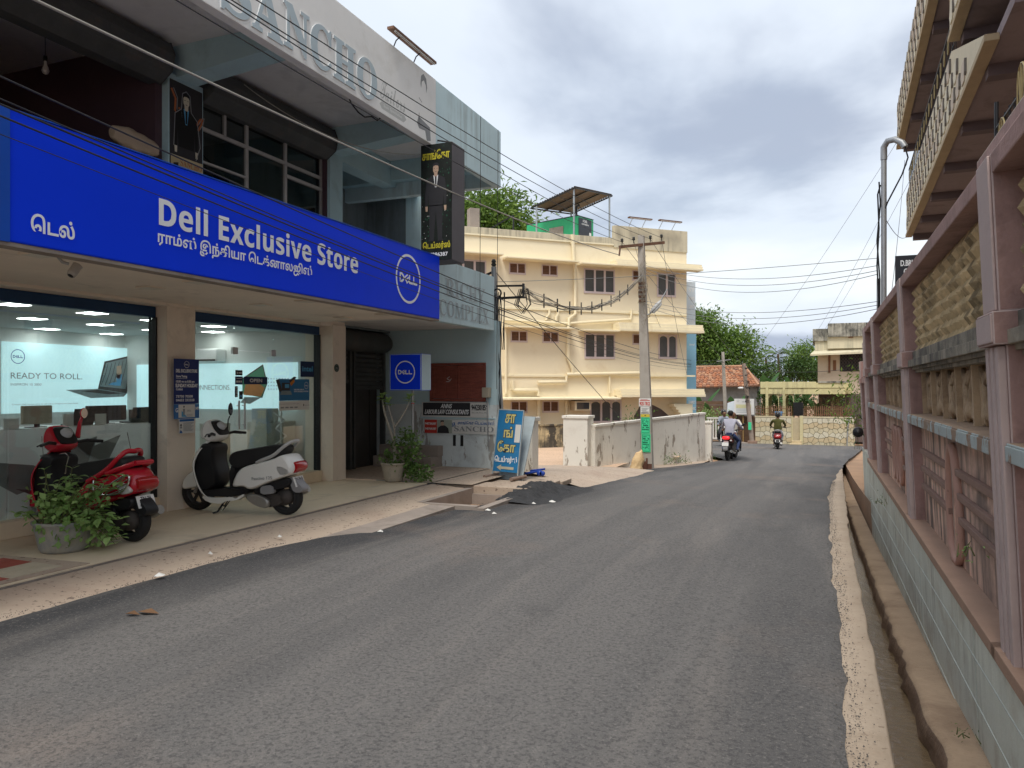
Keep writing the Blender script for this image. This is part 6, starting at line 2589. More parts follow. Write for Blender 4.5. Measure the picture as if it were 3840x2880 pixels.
# ------------------------------------------------------------------ sack, cement weights, litter
sk = M('sack_woven_tan', (.74, .54, .30), .85, .15, 6, .5, 25, stain=((.42, .16, .08), .3, 6))
q = MB(sk)
V, F_ = [], []
n = 24
for j in range(15):
    u = j / 14
    for i in range(n):
        a = 2 * math.pi * i / n
        r_ = (.20 * (1 - .35 * u) if u < .75 else .20 * (1 - .35 * u) * (1 - (u - .75) * 1.6)) * (.55 if j == 0 else 1)
        f_ = 1 + .22 * nz(math.cos(a) * 2.2, math.sin(a) * 2.2, u * 4) + .08 * nz(math.cos(a) * 6, math.sin(a) * 6, u * 9)
        V.append((-4.80 + r_ * f_ * math.cos(a) + .10 * u, 21.02 + r_ * f_ * .85 * math.sin(a), -.78 + .60 * u + (.08 * max(0, math.cos(a - .4)) if u > .8 else 0)))
for j in range(14):
    for i in range(n):
        F_.append((j * n + i, j * n + (i + 1) % n, (j + 1) * n + (i + 1) % n, (j + 1) * n + i))
F_.append(tuple(range(14 * n, 15 * n)))
q.mesh(V, F_, 0, True)
solo('rubbish_sack', q, 'stuffed tan plastic sack slumped at the foot of the electricity pole', 'sack', None, None, (-4.75, 21.02, -.78))
rr = random.Random(21)
paper = [(-5.25, 6.45), (-5.32, 5.55), (-4.15, 9.35), (-3.95, 9.1), (-3.85, 10.3), (-3.7, 10.7), (-5.1, 4.75), (-6.0, 10.9), (-4.55, 7.3)]
LIT = ['larger white paper scrap on the pavement before the white scooter', 'white paper scrap on the pavement in front of the red scooter', 'white scrap on the asphalt just below the open pit', 'second white scrap on the asphalt below the pit', 'white scrap at the near end of the asphalt bank', 'white scrap farthest out on the road by the asphalt bank',
       'white paper scrap on the pavement nearest the camera', 'white scrap beside the pale pot under the box sign', 'white scrap on the asphalt edge between scooter and pit']
for i, (x, y) in enumerate(paper):
    q = MB(papw)
    n = 7
    r0 = .025 + .03 * rr.random()
    z0 = (.055 if x < -5 else rz(y) + .035)
    pts = [(x + r0 * (.6 + .6 * rr.random()) * math.cos(2 * math.pi * k / n), y + r0 * (.6 + .6 * rr.random()) * math.sin(2 * math.pi * k / n), z0 + .012 * rr.random()) for k in range(n)]
    q.mesh(pts + [(x, y, z0 + .03)], [(k, (k + 1) % n, n) for k in range(n)], 0)
    solo('paper_scrap', q, LIT[i], 'litter', 'scraps of litter by the road', None, (x, y, z0))
q = MB(M('dry_leaf_brown', (.16, .09, .05), .9, .2, 8, .1))
for (x, y, s_) in ((-4.35, 3.95, .09), (-4.42, 3.88, .06)):
    q.mesh([(x - s_, y, .05), (x, y - s_ * .4, .065), (x + s_, y + .02, .05), (x, y + s_ * .4, .075)], [(0, 1, 2, 3)], 0)
solo('dry_leaf', q, 'curled brown dry leaf on the dark asphalt edge', 'leaf', None, None, (-4.4, 3.9, .05))

# ------------------------------------------------------------------ far end of the street
def fence_stone_cells(x0, x1, z0, z1, nx_, nz_, seed):
    rr = random.Random(seed)
    pts = [(x0 + (x1 - x0) * (i + .15 + .7 * rr.random()) / nx_, z0 + (z1 - z0) * (j + .15 + .7 * rr.random()) / nz_) for i in range(nx_) for j in range(nz_)]
    cells = []
    for i, p_ in enumerate(pts):
        poly = [(x0, z0), (x1, z0), (x1, z1), (x0, z1)]
        for j, o_ in enumerate(pts):
            if i == j or abs(o_[0] - p_[0]) > 1.2 or abs(o_[1] - p_[1]) > 1.2:
                continue
            mx_, mz_ = (p_[0] + o_[0]) / 2, (p_[1] + o_[1]) / 2
            dx, dz = o_[0] - p_[0], o_[1] - p_[1]
            out = []
            for k in range(len(poly)):
                a, c = poly[k - 1], poly[k]
                fa = (a[0] - mx_) * dx + (a[1] - mz_) * dz
                fc = (c[0] - mx_) * dx + (c[1] - mz_) * dz
                if (fa <= 0) != (fc <= 0):
                    t_ = fa / (fa - fc)
                    out.append((a[0] + (c[0] - a[0]) * t_, a[1] + (c[1] - a[1]) * t_))
                if fc <= 0:
                    out.append(c)
            poly = out
            if len(poly) < 3:
                break
        if len(poly) >= 3:
            cx_, cz_ = sum(a[0] for a in poly) / len(poly), sum(a[1] for a in poly) / len(poly)
            cells.append([(cx_ + (a[0] - cx_) * .93, cz_ + (a[1] - cz_) * .92) for a in poly])
    return cells


STW = thing('stone_wall', 'cream random stone compound wall with dark joints and a gate gap facing the bend', 'wall', (-.8, 43, -1.5))
joint = M('stone_joint_dark', (.24, .20, .14), .95, .2, 4, .3)
stones = [M('stone_cream', (.60, .53, .37), .9, .1, 5, .3, 40, streak=((.14, .13, .11), .3, 10)), M('stone_ochre', (.58, .47, .30), .9, .1, 5, .3, 40), M('stone_pale', (.64, .59, .46), .9, .1, 5, .3, 40)]
for x0, x1 in ((-3.26, -1.42), (-.84, 1.66)):
    q = MB(joint)
    q.box(x0, x1, 43.0, 43.25, -1.7, .04)
    q.build('backing', STW)
    for i, poly in enumerate(fence_stone_cells(x0, x1, -1.48, .03, int((x1 - x0) / .24), 6, int(x0 * 10) + 50)):
        q = MB(stones[i % 3])
        q.prism(poly, 42.955 - .012 * (i % 3), 43.0)
        q.build('stone', STW)
    q = MB(stones[0])
    q.box(x0 - .02, x1 + .02, 42.93, 43.28, .041, .11)
    q.build('coping', STW)
q = MB(M('gate_post_yellow', (.62, .55, .33), .85, .06, 3, .15), M('gate_panel_buff', (.52, .44, .30), .85, .08, 6, .2))
q.box(-1.42, -1.36, 42.9, 43.2, -1.5, .12, 0)
q.box(-1.0, -.84, 42.88, 43.25, -1.5, .14, 0)
q.box(-1.36, -1.0, 43.02, 43.1, -1.35, .05, 1)
q.build('gateway', STW)
for k in range(2):
    q = MB(stones[1])
    q.box(-1.5 + .1 * k, -.9, 42.45 + .25 * k, 42.9, -1.48, -1.30 + .15 * k)
    q.build('step', STW, bev=.01)
q = MB(galv)
q.tube([(1.28, 42.9, -1.4), (1.32, 42.9, -.4), (1.40, 42.9, .08), (1.52, 42.95, .12)], .03, 8)
q.build('drain_hose', STW)
PF = thing('picket_railing', 'row of rusty brown pickets on top of the stone wall', 'fence', (-.8, 43.1, .11))
pk = M('picket_brown', (.20, .105, .06), .85, .25, 6, .2)
x = -3.24
p0 = None
while x < 1.6:
    if not -1.4 < x < -.84:
        if p0 is None:
            q = MB(pk)
            q.box(x, x + .035, 43.1, 43.13, .112, .66)
            p0 = q.build('picket', PF)
            px0 = x
        else:
            c = p0.copy()
            COL.objects.link(c)
            c.parent = PF
            c.location = (x - px0, 0, .03 * nz(x * 5))
    x += .095
for z in (.22, .5):
    for x0, x1 in ((-3.26, -1.42), (-.84, 1.62)):
        q = MB(pk)
        q.box(x0, x1, 43.135, 43.155, z, z + .03)
        q.build('rail', PF)
HY = M('porch_pale_yellow', (.66, .60, .33), .85, .06, 1.5, .12, 30, stain=((.45, .38, .22), .3, 2), streak=((.16, .14, .10), .5, 6))
HO = M('house_peach', (.62, .50, .38), .85, .06, 1.5, .1, 30, stain=((.48, .37, .28), .25, 1.5))
HG = M('house_parapet_grimy', (.42, .40, .34), .9, .12, 1.5, .2, 30, stain=((.07, .07, .065), .62, 1.7), streak=((.06, .06, .055), .9, 8))
HC = M('house_cornice_cream', (.64, .58, .42), .85, .06, 1.5, .1, 30, streak=((.25, .25, .19), .4, 5))
HS = thing('yellow_house', 'two storey cream house with grimy parapet and pale yellow arched porch beyond the bend', 'house', (.5, 47, -1.4))
q = MB(HO)
q.box(-.14, 6, 49, 54, -1.5, 3.6)
q.build('wall', HS)
q = MB(HC)
q.box(-.30, 6, 48.8, 54, 3.86, 4.62)
q.box(.40, 6, 48.55, 48.8, 3.95, 4.75)
q.build('upper_wall', HS)
q = MB(HG)
q.box(-.42, .42, 48.7, 54, 4.40, 5.14)
q.box(.42, 6, 48.4, 54, 4.62, 5.42)
q.build('parapet', HS, bev=.02)
q = MB(HC)
q.mesh([(-.55, 48.1, 3.62), (6, 48.1, 3.85), (6, 49, 4.1), (-.3, 49, 3.9), (-.55, 48.1, 3.52), (6, 48.1, 3.72), (6, 49, 3.75), (-.3, 49, 3.62)], [(0, 1, 2, 3), (0, 4, 5, 1), (4, 7, 6, 5), (0, 3, 7, 4)])
q.build('sunshade', HS)
wood = M('shutter_wood', (.22, .10, .05), .7, .2, 4, .1)
for x0, x1, z0, z1 in ((.44, .56, 2.53, 3.64), (.70, .87, 2.64, 3.27)):
    q = MB(wood)
    q.box(x0, x1, 48.95, 48.998, z0, z1)
    q.build('shutter', HS)
q = MB(black, M('grille_brown', (.11, .08, .07), .7, .2, 6, .1))
q.box(1.08, 2.6, 48.97, 48.998, 2.60, 3.84, 0)
win = q.build('window', HS)
q = MB(MATS['grille_brown'])
for i in range(9):
    for j in range(6):
        cx_, cz_ = 1.16 + i * .165, 2.72 + j * .20
        q.tube([(cx_ + .075 * math.cos(a), 48.95, cz_ + .09 * math.sin(a)) for a in (0, 1.05, 2.1, 3.14, 4.2, 5.25)], .012, 4, closed=True)
o = q.build('grille', win)
o['kind'] = 'stuff'
q = MB(wood)
q.box(1.52, 1.78, 48.5, 48.55, 4.55, 4.75)
q.build('vent', HS)
# porch
q = MB(HY)
q.box(-3.10, 1.25, 44.5, 46.5, 1.28, 1.62)
q.box(-3.10, -.2, 44.46, 44.62, 1.62, 1.96)
q.box(-.2, 1.25, 44.47, 44.62, 1.62, 1.90)
q.box(1.25, 1.6, 44.9, 46.5, 1.30, 1.92)
q.build('porch_beam', HS, bev=.015)
q = MB(HG)
q.box(-.1, 1.5, 44.42, 44.66, 1.905, 1.99)
q.build('porch_parapet', HS)
for x0, x1 in ((-2.82, -2.68), (-1.92, -1.80)):
    q = MB(HY)
    q.box(x0, x1, 44.44, 44.58, -1.4, 1.98)
    q.build('porch_column', HS)
olive = M('arch_olive', (.22, .22, .10), .9, .1, 4, .1)
for cx_, w, y in ((-2.42, .26, 44.58), (-1.58, .20, 44.58)):
    q = MB(HY, olive)
    q.prism([(cx_ - w - .04, -1.4), (cx_ - w, -1.4), (cx_ - w, 1.0), (cx_ - w * .7, 1.18), (cx_, 1.25), (cx_ + w * .7, 1.18), (cx_ + w, 1.0), (cx_ + w, -1.4), (cx_ + w + .04, -1.4), (cx_ + w + .04, 1.29), (cx_ - w - .04, 1.29)], y, y + .12, 0)
    q.build('porch_arch', HS)
    q = MB(olive)
    q.box(cx_ - w - .02, cx_ - w + .12, y + .8, y + .9, -1.4, 1.2)
    q.build('porch_pier', HS)
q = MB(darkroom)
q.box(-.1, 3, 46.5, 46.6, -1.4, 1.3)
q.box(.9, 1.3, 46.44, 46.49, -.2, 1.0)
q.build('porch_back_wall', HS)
q = MB(M('bucket_blue', (.05, .25, .50), .5, .08, 4, 0))
q.lathe([(.20, .11), (.24, .34), (.22, .34), (.0, .3)], (-2.1, 43.7, 0), 14)
solo('blue_tub', q, 'light blue plastic tub behind the pickets of the stone wall', 'tub', None, None, (-2.1, 43.7, .1))
q = MB(M('grill_black', (.02, .02, .022), .7, .3, 10, .2))
q.box(-1.35, -.85, 43.6, 43.66, .12, .85)
for k in range(10):
    q.box(-1.35 + .05 * k, -1.335 + .05 * k, 43.57, 43.6, .12, .85)
solo('black_grille_gate', q, 'black metal grille standing behind the gateway', 'gate', None, None, (-1.1, 43.6, .1))

# left of the bend: tiled house, plank fence, billboard, white fence, poles
TH = thing('tiled_house', 'low old house with an orange clay tiled roof behind the banana plants', 'house', (-5.9, 50, -1.5))
q = MB(M('old_house_wall', (.34, .33, .33), .9, .1, 2, .2, stain=((.2, .18, .16), .4, 2)))
q.box(-7.9, -3.7, 50.2, 54, -1.6, 1.85)
q.build('wall', TH)
tilem = [M('clay_tile_orange', (.40, .17, .09), .85, .25, 6, .3, 40), M('clay_tile_dull', (.28, .14, .09), .85, .2, 6, .3, 40), M('clay_tile_pale', (.46, .25, .15), .85, .2, 6, .3, 40)]
E0, E1, R0, R1 = Vector((-8.2, 49.4, 1.62)), Vector((-3.55, 49.6, 1.72)), Vector((-8.2, 51.6, 2.95)), Vector((-4.55, 51.6, 2.98))
rr = random.Random(4)
nr = 11
for j in range(nr):
    q = MB(*tilem)
    a, c = E0.lerp(R0, j / nr), E1.lerp(R1, j / nr)
    a2, c2 = E0.lerp(R0, (j + 1.25) / nr), E1.lerp(R1, (j + 1.25) / nr)
    m_ = int((c - a).length / .24)
    for i in range(m_):
        u0, u1 = i / m_, (i + .93) / m_
        up = Vector((0, -.02, .055 + .02 * rr.random()))
        pts = [a.lerp(c, u0) + up, a.lerp(c, u1) + up, a2.lerp(c2, u1) + up * .3, a2.lerp(c2, u0) + up * .3]
        mid0, mid1 = (pts[0] + pts[1]) / 2 + Vector((0, 0, .05)), (pts[2] + pts[3]) / 2 + Vector((0, 0, .05))
        k = rr.choice((0, 0, 1, 2))
        q.mesh([pts[0], mid0, pts[1], pts[2], mid1, pts[3], a.lerp(c, u0), a.lerp(c, u1)], [(0, 1, 4, 5), (1, 2, 3, 4), (6, 7, 2, 1, 0)], k)
    o = q.build('tile_course', TH)
    o['kind'] = 'stuff'
q = MB(tilem[1])
q.mesh([R1, E1, E1 + Vector((.4, 2.4, -.1)), R1 + Vector((0, .1, 0)), R0, R0 + Vector((0, 2.2, -1.2)), R1 + Vector((0, 2.2, -1.2))], [(0, 1, 2), (4, 0, 6, 5)])
q.build('roof_end', TH)
q = MB(tilem[2])
q.tube([R0 + Vector((0, 0, .06)), R1 + Vector((0, 0, .06)), E1 + Vector((0, 0, .08))], .09, 6)
q.build('ridge', TH)
PL_ = thing('plank_fence', 'dark brown fence of rough horizontal planks behind the banana plants', 'fence', (-5.7, 46.6, -1.3))
for k in range(9):
    q = MB(M('plank_brown', (.19, .115, .075), .9, .25, 4, .3, 30, grain=((.09, .055, .035), (2, 20, 30), .6)))
    z = -1.3 + k * .24
    q.box(-7.4 + .1 * nz(k), -4.3 + .08 * nz(k * 3), 46.6 + .01 * (k % 2), 46.64, z, z + .215)
    q.build('plank', PL_)
BB = thing('billboard', 'white roadside notice board with a pale yellow block and small print', 'sign', (-3.95, 44.0, -1.3))
q = MB(white, blackm)
q.box(-4.45, -3.40, 44.0, 44.05, .14, 1.02, 0)
q.box(-4.47, -3.38, 44.0, 44.04, .10, .139, 1)
q.build('panel', BB)
q = MB(M('board_print_yellow', (.68, .66, .40), .7, .05, 4, 0), inkgrey, M('board_print_pale', (.60, .64, .66), .7, .05, 4, 0))
y = 43.995
q.rect(-4.36, -3.55, .50, .70, y, 0)
for k in range(3):
    q.rect(-4.36, -3.55, .42 - .09 * k, .47 - .09 * k, y, 2)
q.ring((-4.25, .90), .05, .062, y, 20, 1)
q.text(t_bold('TAMIL NADU HIGHWAYS'), -4.05, -3.55, .83, .87, y, 1)
for z in (.60, .54):
    q.disc((-4.30, z), .015, y - .001, 8, 1)
q.build('print', BB)
q = MB(blackm)
for x in (-4.3, -3.55):
    q.tube([(x, 44.05, -1.5), (x, 44.05, .14)], .03, 6)
q.build('post', BB)
q = MB(M('corrugated_white', (.60, .66, .72), .6, .05, 3, .1))
q.mesh([(-5.0, 45.5, .2), (-4.4, 45.5, .15), (-4.4, 45.6, .95), (-5.0, 45.6, .75)], [(0, 1, 2, 3)])
solo('metal_sheet', q, 'pale bluish metal sheet leaning behind the notice board', 'sheet', None, None, (-4.7, 45.5, .1))
WF = thing('white_fence', 'white concrete slat fence at the left side of the bend', 'fence', (-5.4, 45, -1.4))
for k in range(9):
    q = MB(M('white_fence_paint', (.66, .66, .64), .85, .06, 4, .15, streak=((.3, .28, .26), .3, 9)))
    x = -6.05 + k * .145
    q.box(x, x + .075, 45.0, 45.06, -1.30, -.16)
    q.build('slat', WF)
for z in (-.16, -1.34):
    q = MB(MATS['white_fence_paint'])
    q.box(-6.1, -4.7, 44.98, 45.09, z, z + .09)
    q.build('rail', WF)
q = MB(M('dark_wood_wall', (.14, .085, .055), .9, .3, 4, .3), M('pole_yellow_wood', (.42, .28, .12), .8, .1, 5, .1), concr)
q.box(-4.35, -3.30, 44.3, 44.4, -1.5, .06, 0)
solo('timber_hoarding', q, 'dark timber hoarding under the white notice board', 'hoarding', None, None, (-3.8, 44.3, -1.4))
q = MB(MATS['pole_yellow_wood'])
q.tube([(-3.98, 44.1, -1.4), (-3.99, 44.12, .08)], .035, 7)
solo('wooden_prop', q, 'short yellowish wooden prop below the notice board', 'prop', None, None, (-3.98, 44.1, -1.4))
FP = thing('utility_pole', 'slim grey far pole with several cables left of the notice board', 'utility pole', (-5.2, 46.4, -1.5))
q = MB(polec)
q.tube([(-5.12, 46.3, -1.6), (-5.35, 46.4, 3.76)], [.13, .085], 8)
q.build('shaft', FP)
q = MB(galv)
q.beam((-5.7, 46.3, 3.2), (-4.9, 46.4, 3.3), .05, .05)
q.build('crossarm', FP)
FP2 = thing('utility_pole', 'leaning brown far pole with a concrete footing in front of the stone wall', 'utility pole', (-3.45, 42.9, -1.4))
q = MB(M('pole_brown_concrete', (.30, .24, .20), .9, .15, 4, .3))
q.tube([(-3.38, 42.7, -1.5), (-3.85, 42.9, 2.95)], [.13, .10], 8)
q.build('shaft', FP2)
q = MB(M('footing_brown', (.30, .20, .15), .95, .2, 4, .3))
q.box(-3.62, -3.14, 42.5, 42.95, -1.6, -1.22)
q.build('footing', FP2, bev=.02)
q = MB(gp, ink)
q.box(-3.58, -3.42, 42.53, 42.56, -.62, -.22)
q.build('green_poster', FP2)
q = MB(white)
q.lathe([(0, -.16), (.05, -.1), (.06, .1), (0, .16)], (-3.98, 42.6, 1.62), 8, axis='x')
q.build('lamp', FP2)
q = MB(black)
rr = random.Random(31)
for k in range(10):
    z0 = .9 + rr.random() * 1.8
    q.tube([(-3.7 + .3 * (rr.random() - .3), 42.6, z0 + .2 * (rr.random() - .5)) for i in range(6)], .014, 4)
o = q.build('tangled_wires', FP2)
o['kind'] = 'stuff'
for i, (x, y, s_, lab) in enumerate(((-3.75, 42.6, .30, 'grey broken concrete block beside the far pole footing'), (-4.1, 42.9, .35, 'flat broken slab left of the far pole footing'))):
    q = MB(concd)
    q.T = Matrix.Translation((x, y, -1.42)) @ RZ(20 + 30 * i)
    q.box(-s_, s_, -.15, .15, -.1, .10)
    solo('rubble_block', q, lab, 'block', 'broken concrete by the far pole', None, (x, y, -1.42), bev=.02)
for a, c, lab in (((-5.35, 46.3, 3.2), (-3.82, 42.8, 2.6), 'upper sagging wire between the two far poles'), ((-5.3, 46.3, 2.9), (-3.8, 42.8, 2.3), 'lower sagging wire between the two far poles'), ((-3.8, 42.8, 2.7), (1.2, 44, 2.6), 'wire from the leaning far pole across to the yellow house')):
    wire(lab, a, c, .18, .012, wireb, 'wires between the far poles', 12)
q = MB(blackm, M('round_light_grey', (.08, .08, .085), .4, .1, 5, 0))
q.lathe([(0, -.08), (.08, -.05), (.09, .02), (.06, .08), (0, .1)], (.60, 14.3, .86), 14, axis='y')
solo('wall_lamp', q, 'small dark round lamp at the end of the pink wall', 'lamp', None, None, (.6, 14.3, .8))
# ------------------------------------------------------------------ vehicles
rub = M('tyre_rubber', (.022, .022, .023), .85, .2, 8, .25, 80)
rimd = M('rim_dark', (.05, .05, .052), .5, .2, 6, .05, metal=.5)
wpaint = M('scooter_white', (.80, .80, .77), .22, .02, 1, .0, coat=.4)
rpaint = M('scooter_red', (.50, .012, .03), .22, .04, 1, .0, coat=.5)
mpaint = M('scooter_maroon', (.16, .012, .015), .25, .05, 1, .0, coat=.4)
bplast = M('scooter_black', (.016, .016, .018), .45, .15, 3, .08, 90)
seatm = M('seat_vinyl', (.017, .017, .018), .55, .15, 4, .12, 120)
alum2 = M('engine_aluminium', (.36, .35, .33), .45, .12, 6, .08, 60, metal=.6)
lens = M('lamp_lens_clear', (.60, .60, .58), .12, .03, 4, 0, coat=.6)
lensr = M('lamp_lens_red', (.40, .008, .012), .15, .1, 4, 0, coat=.6)
lensl = M('tail_lamp_lit', (.75, .015, .02), .2, .1, 6, 0, emit=.8)
plate = M('plate_white', (.74, .74, .72), .5, .03, 4, 0)
chrome = M('chrome', (.70, .70, .70), .15, .04, 4, 0, metal=1.)
dial = M('dial_pale', (.50, .52, .54), .3, .08, 8, 0)
fengrey = M('fender_grey', (.26, .26, .27), .4, .08, 4, 0)


def puff(q, poly, w, m=0, rnd=.25, n=6, yc=0.):
    """closed pillow-shaped solid from a side profile (x,z), half width w"""
    cx_ = sum(p[0] for p in poly) / len(poly)
    cz_ = sum(p[1] for p in poly) / len(poly)
    k = len(poly)
    V, F_ = [], []
    for j in range(n + 1):
        a = -math.pi / 2 + math.pi * j / n
        y = w * math.sin(a)
        s_ = 1 - rnd * (1 - math.cos(a) ** .6 if math.cos(a) > 0 else 1)
        for p in poly:
            V.append((cx_ + (p[0] - cx_) * s_, yc + y, cz_ + (p[1] - cz_) * s_))
    for j in range(n):
        for i in range(k):
            F_.append((j * k + i, j * k + (i + 1) % k, (j + 1) * k + (i + 1) % k, (j + 1) * k + i))
    q.mesh(V, F_, m, True)
    for j in (0, n):
        ring_ = V[j * k:(j + 1) * k]
        tri = tessellate_polygon([[Vector((p[0], p[2], 0)) for p in ring_]])
        q.mesh(ring_, tri, m, True)


def smooth_poly(poly, it=2):
    for _ in range(it):
        o = []
        for i in range(len(poly)):
            a, c = poly[i], poly[(i + 1) % len(poly)]
            o += [(a[0] * .75 + c[0] * .25, a[1] * .75 + c[1] * .25), (a[0] * .25 + c[0] * .75, a[1] * .25 + c[1] * .75)]
        poly = o
    return poly


def smooth_line(pts, it=2):
    for _ in range(it):
        o = [pts[0]]
        for a, c in zip(pts, pts[1:]):
            o += [tuple(a[i] * .75 + c[i] * .25 for i in range(len(a))), tuple(a[i] * .25 + c[i] * .75 for i in range(len(a)))]
        o.append(pts[-1])
        pts = o
    return pts


def wheel(root, x, r_, w, name='wheel', spokes=6):
    q = MB(rub)
    t_ = r_ * .30
    q.lathe([(r_ - t_, -w * .42), (r_ - t_ * .55, -w * .5), (r_ - t_ * .12, -w * .36), (r_, -w * .12), (r_, w * .12), (r_ - t_ * .12, w * .36), (r_ - t_ * .55, w * .5), (r_ - t_, w * .42)], (x, 0, r_), 28, axis='y')
    tw = q.build(name, root)
    q = MB(rimd)
    rr_ = r_ - t_
    q.lathe([(rr_ * .86, -w * .40), (rr_ * 1.01, -w * .40), (rr_ * 1.01, w * .40), (rr_ * .86, w * .40), (rr_ * .86, -w * .40)], (x, 0, r_), 28, axis='y')
    q.lathe([(0, -w * .5), (rr_ * .28, -w * .45), (rr_ * .28, w * .45), (0, w * .5)], (x, 0, r_), 14, axis='y')
    for k in range(spokes):
        a = 2 * math.pi * k / spokes
        q.beam((x + rr_ * .2 * math.cos(a), 0, r_ + rr_ * .2 * math.sin(a)), (x + rr_ * .9 * math.cos(a), 0, r_ + rr_ * .9 * math.sin(a)), .03, w * .3, up=(0, 1, 0))
    q.build('rim', tw)
    return tw


def text_on(q, lines, o, ex, ez, w, h, m=0, bold=True):
    """lettering on a tilted plate: o = centre, ex/ez unit axes"""
    ex, ez = Vector(ex).normalized(), Vector(ez).normalized()
    ey = ez.cross(ex)
    T_ = q.T
    M_ = Matrix.Translation(o) @ Matrix((ex, ey, ez)).transposed().to_4x4()
    q.T = (T_ @ M_) if T_ is not None else M_
    n = len(lines)
    for i, s_ in enumerate(lines):
        zt = h / 2 - i * h / n
        ww = w * (.72 if len(s_) < 7 and n > 1 else 1)
        q.text(t_bold(s_) if bold else s_, -ww / 2, ww / 2, zt - h / n * .84, zt - h / n * .12, -.0065, m)
    q.T = T_


def scooter(label, group, paint, loc, rotz, kind='white'):
    S = thing('scooter', label, 'scooter', loc, None, group, rot=RZ(rotz))
    PXZ = lambda px, py: ((1560 - px) / 1000., (1525 - py - (1560 - px) * .056) / 1000. * 1.03)
    P_ = lambda pts, it=2: smooth_poly([PXZ(*p) for p in pts], it)
    wheel(S, 0, .215, .10)
    wheel(S, 1.265, .232, .09)
    # front fork and fender
    q = MB(alum2)
    for y in (-.07, .07):
        q.tube([(1.265, y, .23), (1.13, y, .48), (1.08, y * .6, .62)], .02, 8)
    q.build('fork', S)
    q = MB(paint)
    puff(q, P_([(95, 1200), (110, 1100), (160, 1030), (240, 975), (300, 960), (330, 1050), (375, 1165), (250, 1180)]), .085, 0, .18)
    q.build('front_fender', S)
    # leg shield: a curved shell swept across the width
    prof = smooth_line([PXZ(455, 590), PXZ(340, 690), PXZ(288, 800), PXZ(268, 900), PXZ(290, 1010), PXZ(335, 1130), PXZ(400, 1230), PXZ(490, 1285)], 2)
    V, F_ = [], []
    ny = 12
    zs = [p[1] for p in prof]
    for (x, z) in prof:
        u = (z - min(zs)) / (max(zs) - min(zs))
        w = .20 - .10 * max(0, (u - .62) / .38) ** 1.4 + .012 * math.sin(u * 3)
        for j in range(ny + 1):
            v_ = -1 + 2 * j / ny
            V.append((x - .11 * abs(v_) ** 2.4, v_ * w, z))
    k = ny + 1
    for i in range(len(prof) - 1):
        for j in range(ny):
            F_.append((i * k + j, i * k + j + 1, (i + 1) * k + j + 1, (i + 1) * k + j))
    n0 = len(V)
    V2 = [(x - .018, y * .985, z) for x, y, z in V]
    q = MB(paint, bplast)
    q.mesh(V + V2, F_ + [tuple(n0 + a for a in reversed(f)) for f in F_], 0, True)
    rows = len(prof)
    edge = [(i * k, (i + 1) * k, n0 + (i + 1) * k, n0 + i * k) for i in range(rows - 1)] + [(i * k + ny, n0 + i * k + ny, n0 + (i + 1) * k + ny, (i + 1) * k + ny) for i in range(rows - 1)]
    q.mesh(V + V2, edge, 0, True)
    q.build('leg_shield', S)
    q = MB(bplast)
    puff(q, P_([(455, 620), (640, 650), (605, 760), (620, 900), (675, 1040), (640, 1180), (480, 1240), (400, 1180), (350, 1050), (338, 930), (370, 800), (420, 700)]), .155, 0, .12)
    q.build('inner_panel', S)
    q = MB(bplast, paint)
    puff(q, P_([(440, 1200), (640, 1190), (880, 1180), (1060, 1200), (1060, 1270), (900, 1285), (480, 1275)], 1), .17, 0, .06)
    q.build('floorboard', S)
    q = MB(paint)
    for sy in (-1, 1):
        puff(q, P_([(470, 1255), (620, 1285), (820, 1285), (930, 1280), (990, 1310), (1080, 1250), (1100, 1270), (1010, 1325), (820, 1330), (780, 1365), (560, 1340)], 1), .02, 0, .05, 4, sy * .175)
    q.build('side_skirt', S)
    # rear body
    q = MB(paint)
    body = P_([(872, 1185), (900, 1090), (960, 990), (1050, 930), (1250, 890), (1480, 850), (1640, 790), (1720, 870), (1775, 960), (1740, 1040), (1620, 1075), (1400, 1130), (1140, 1225), (1040, 1165)])
    puff(q, body, .17 if kind != 'red' else .145, 0, .16, 8)
    q.build('rear_body', S)
    q = MB(seatm)
    puff(q, P_([(805, 850), (850, 765), (1000, 735), (1250, 715), (1420, 690), (1580, 695), (1620, 750), (1560, 830), (1400, 862), (1250, 885), (1050, 930), (940, 970), (850, 930)]), .135, 0, .12, 8)
    q.build('seat', S)
    q = MB(bplast)
    puff(q, P_([(850, 900), (960, 940), (900, 1090), (870, 1190), (1060, 1165), (1150, 1230), (1000, 1285), (860, 1260)], 1), .15, 0, .08)
    puff(q, P_([(1140, 1225), (1400, 1130), (1640, 1075), (1700, 1120), (1650, 1200), (1480, 1210), (1200, 1280)], 1), .12, 0, .10)
    q.build('under_seat_panel', S)
    # engine
    q = MB(alum2)
    puff(q, P_([(1050, 1290), (1110, 1255), (1240, 1265), (1360, 1310), (1410, 1370), (1370, 1435), (1270, 1420), (1150, 1370)]), .035, 0, .2, 5, .10)
    q.build('engine_cover', S)
    q = MB(fengrey if kind == 'white' else bplast)
    puff(q, P_([(1285, 1185), (1320, 1165), (1450, 1160), (1478, 1240), (1470, 1262), (1290, 1270)], 1), .03, 0, .06, 4, .115)
    q.build('air_filter_box', S)
    q = MB(M('engine_dark', (.07, .06, .055), .7, .3, 8, .2))
    q.lathe([(0, -.09), (.09, -.08), (.10, .06), (0, .08)], (0, .0, .215), 16, axis='y')
    puff(q, P_([(1010, 1310), (1250, 1240), (1560, 1280), (1560, 1400), (1300, 1440), (1130, 1390)], 1), .07, 0, .1)
    q.build('engine_block', S)
    q = MB(alum2)
    q.tube([(.28, -.12, .22), (.05, -.15, .22), (-.10, -.155, .27), (-.2, -.155, .31)], [.02, .05, .055, .05], 10)
    q.build('exhaust', S)
    q = MB(blackm)
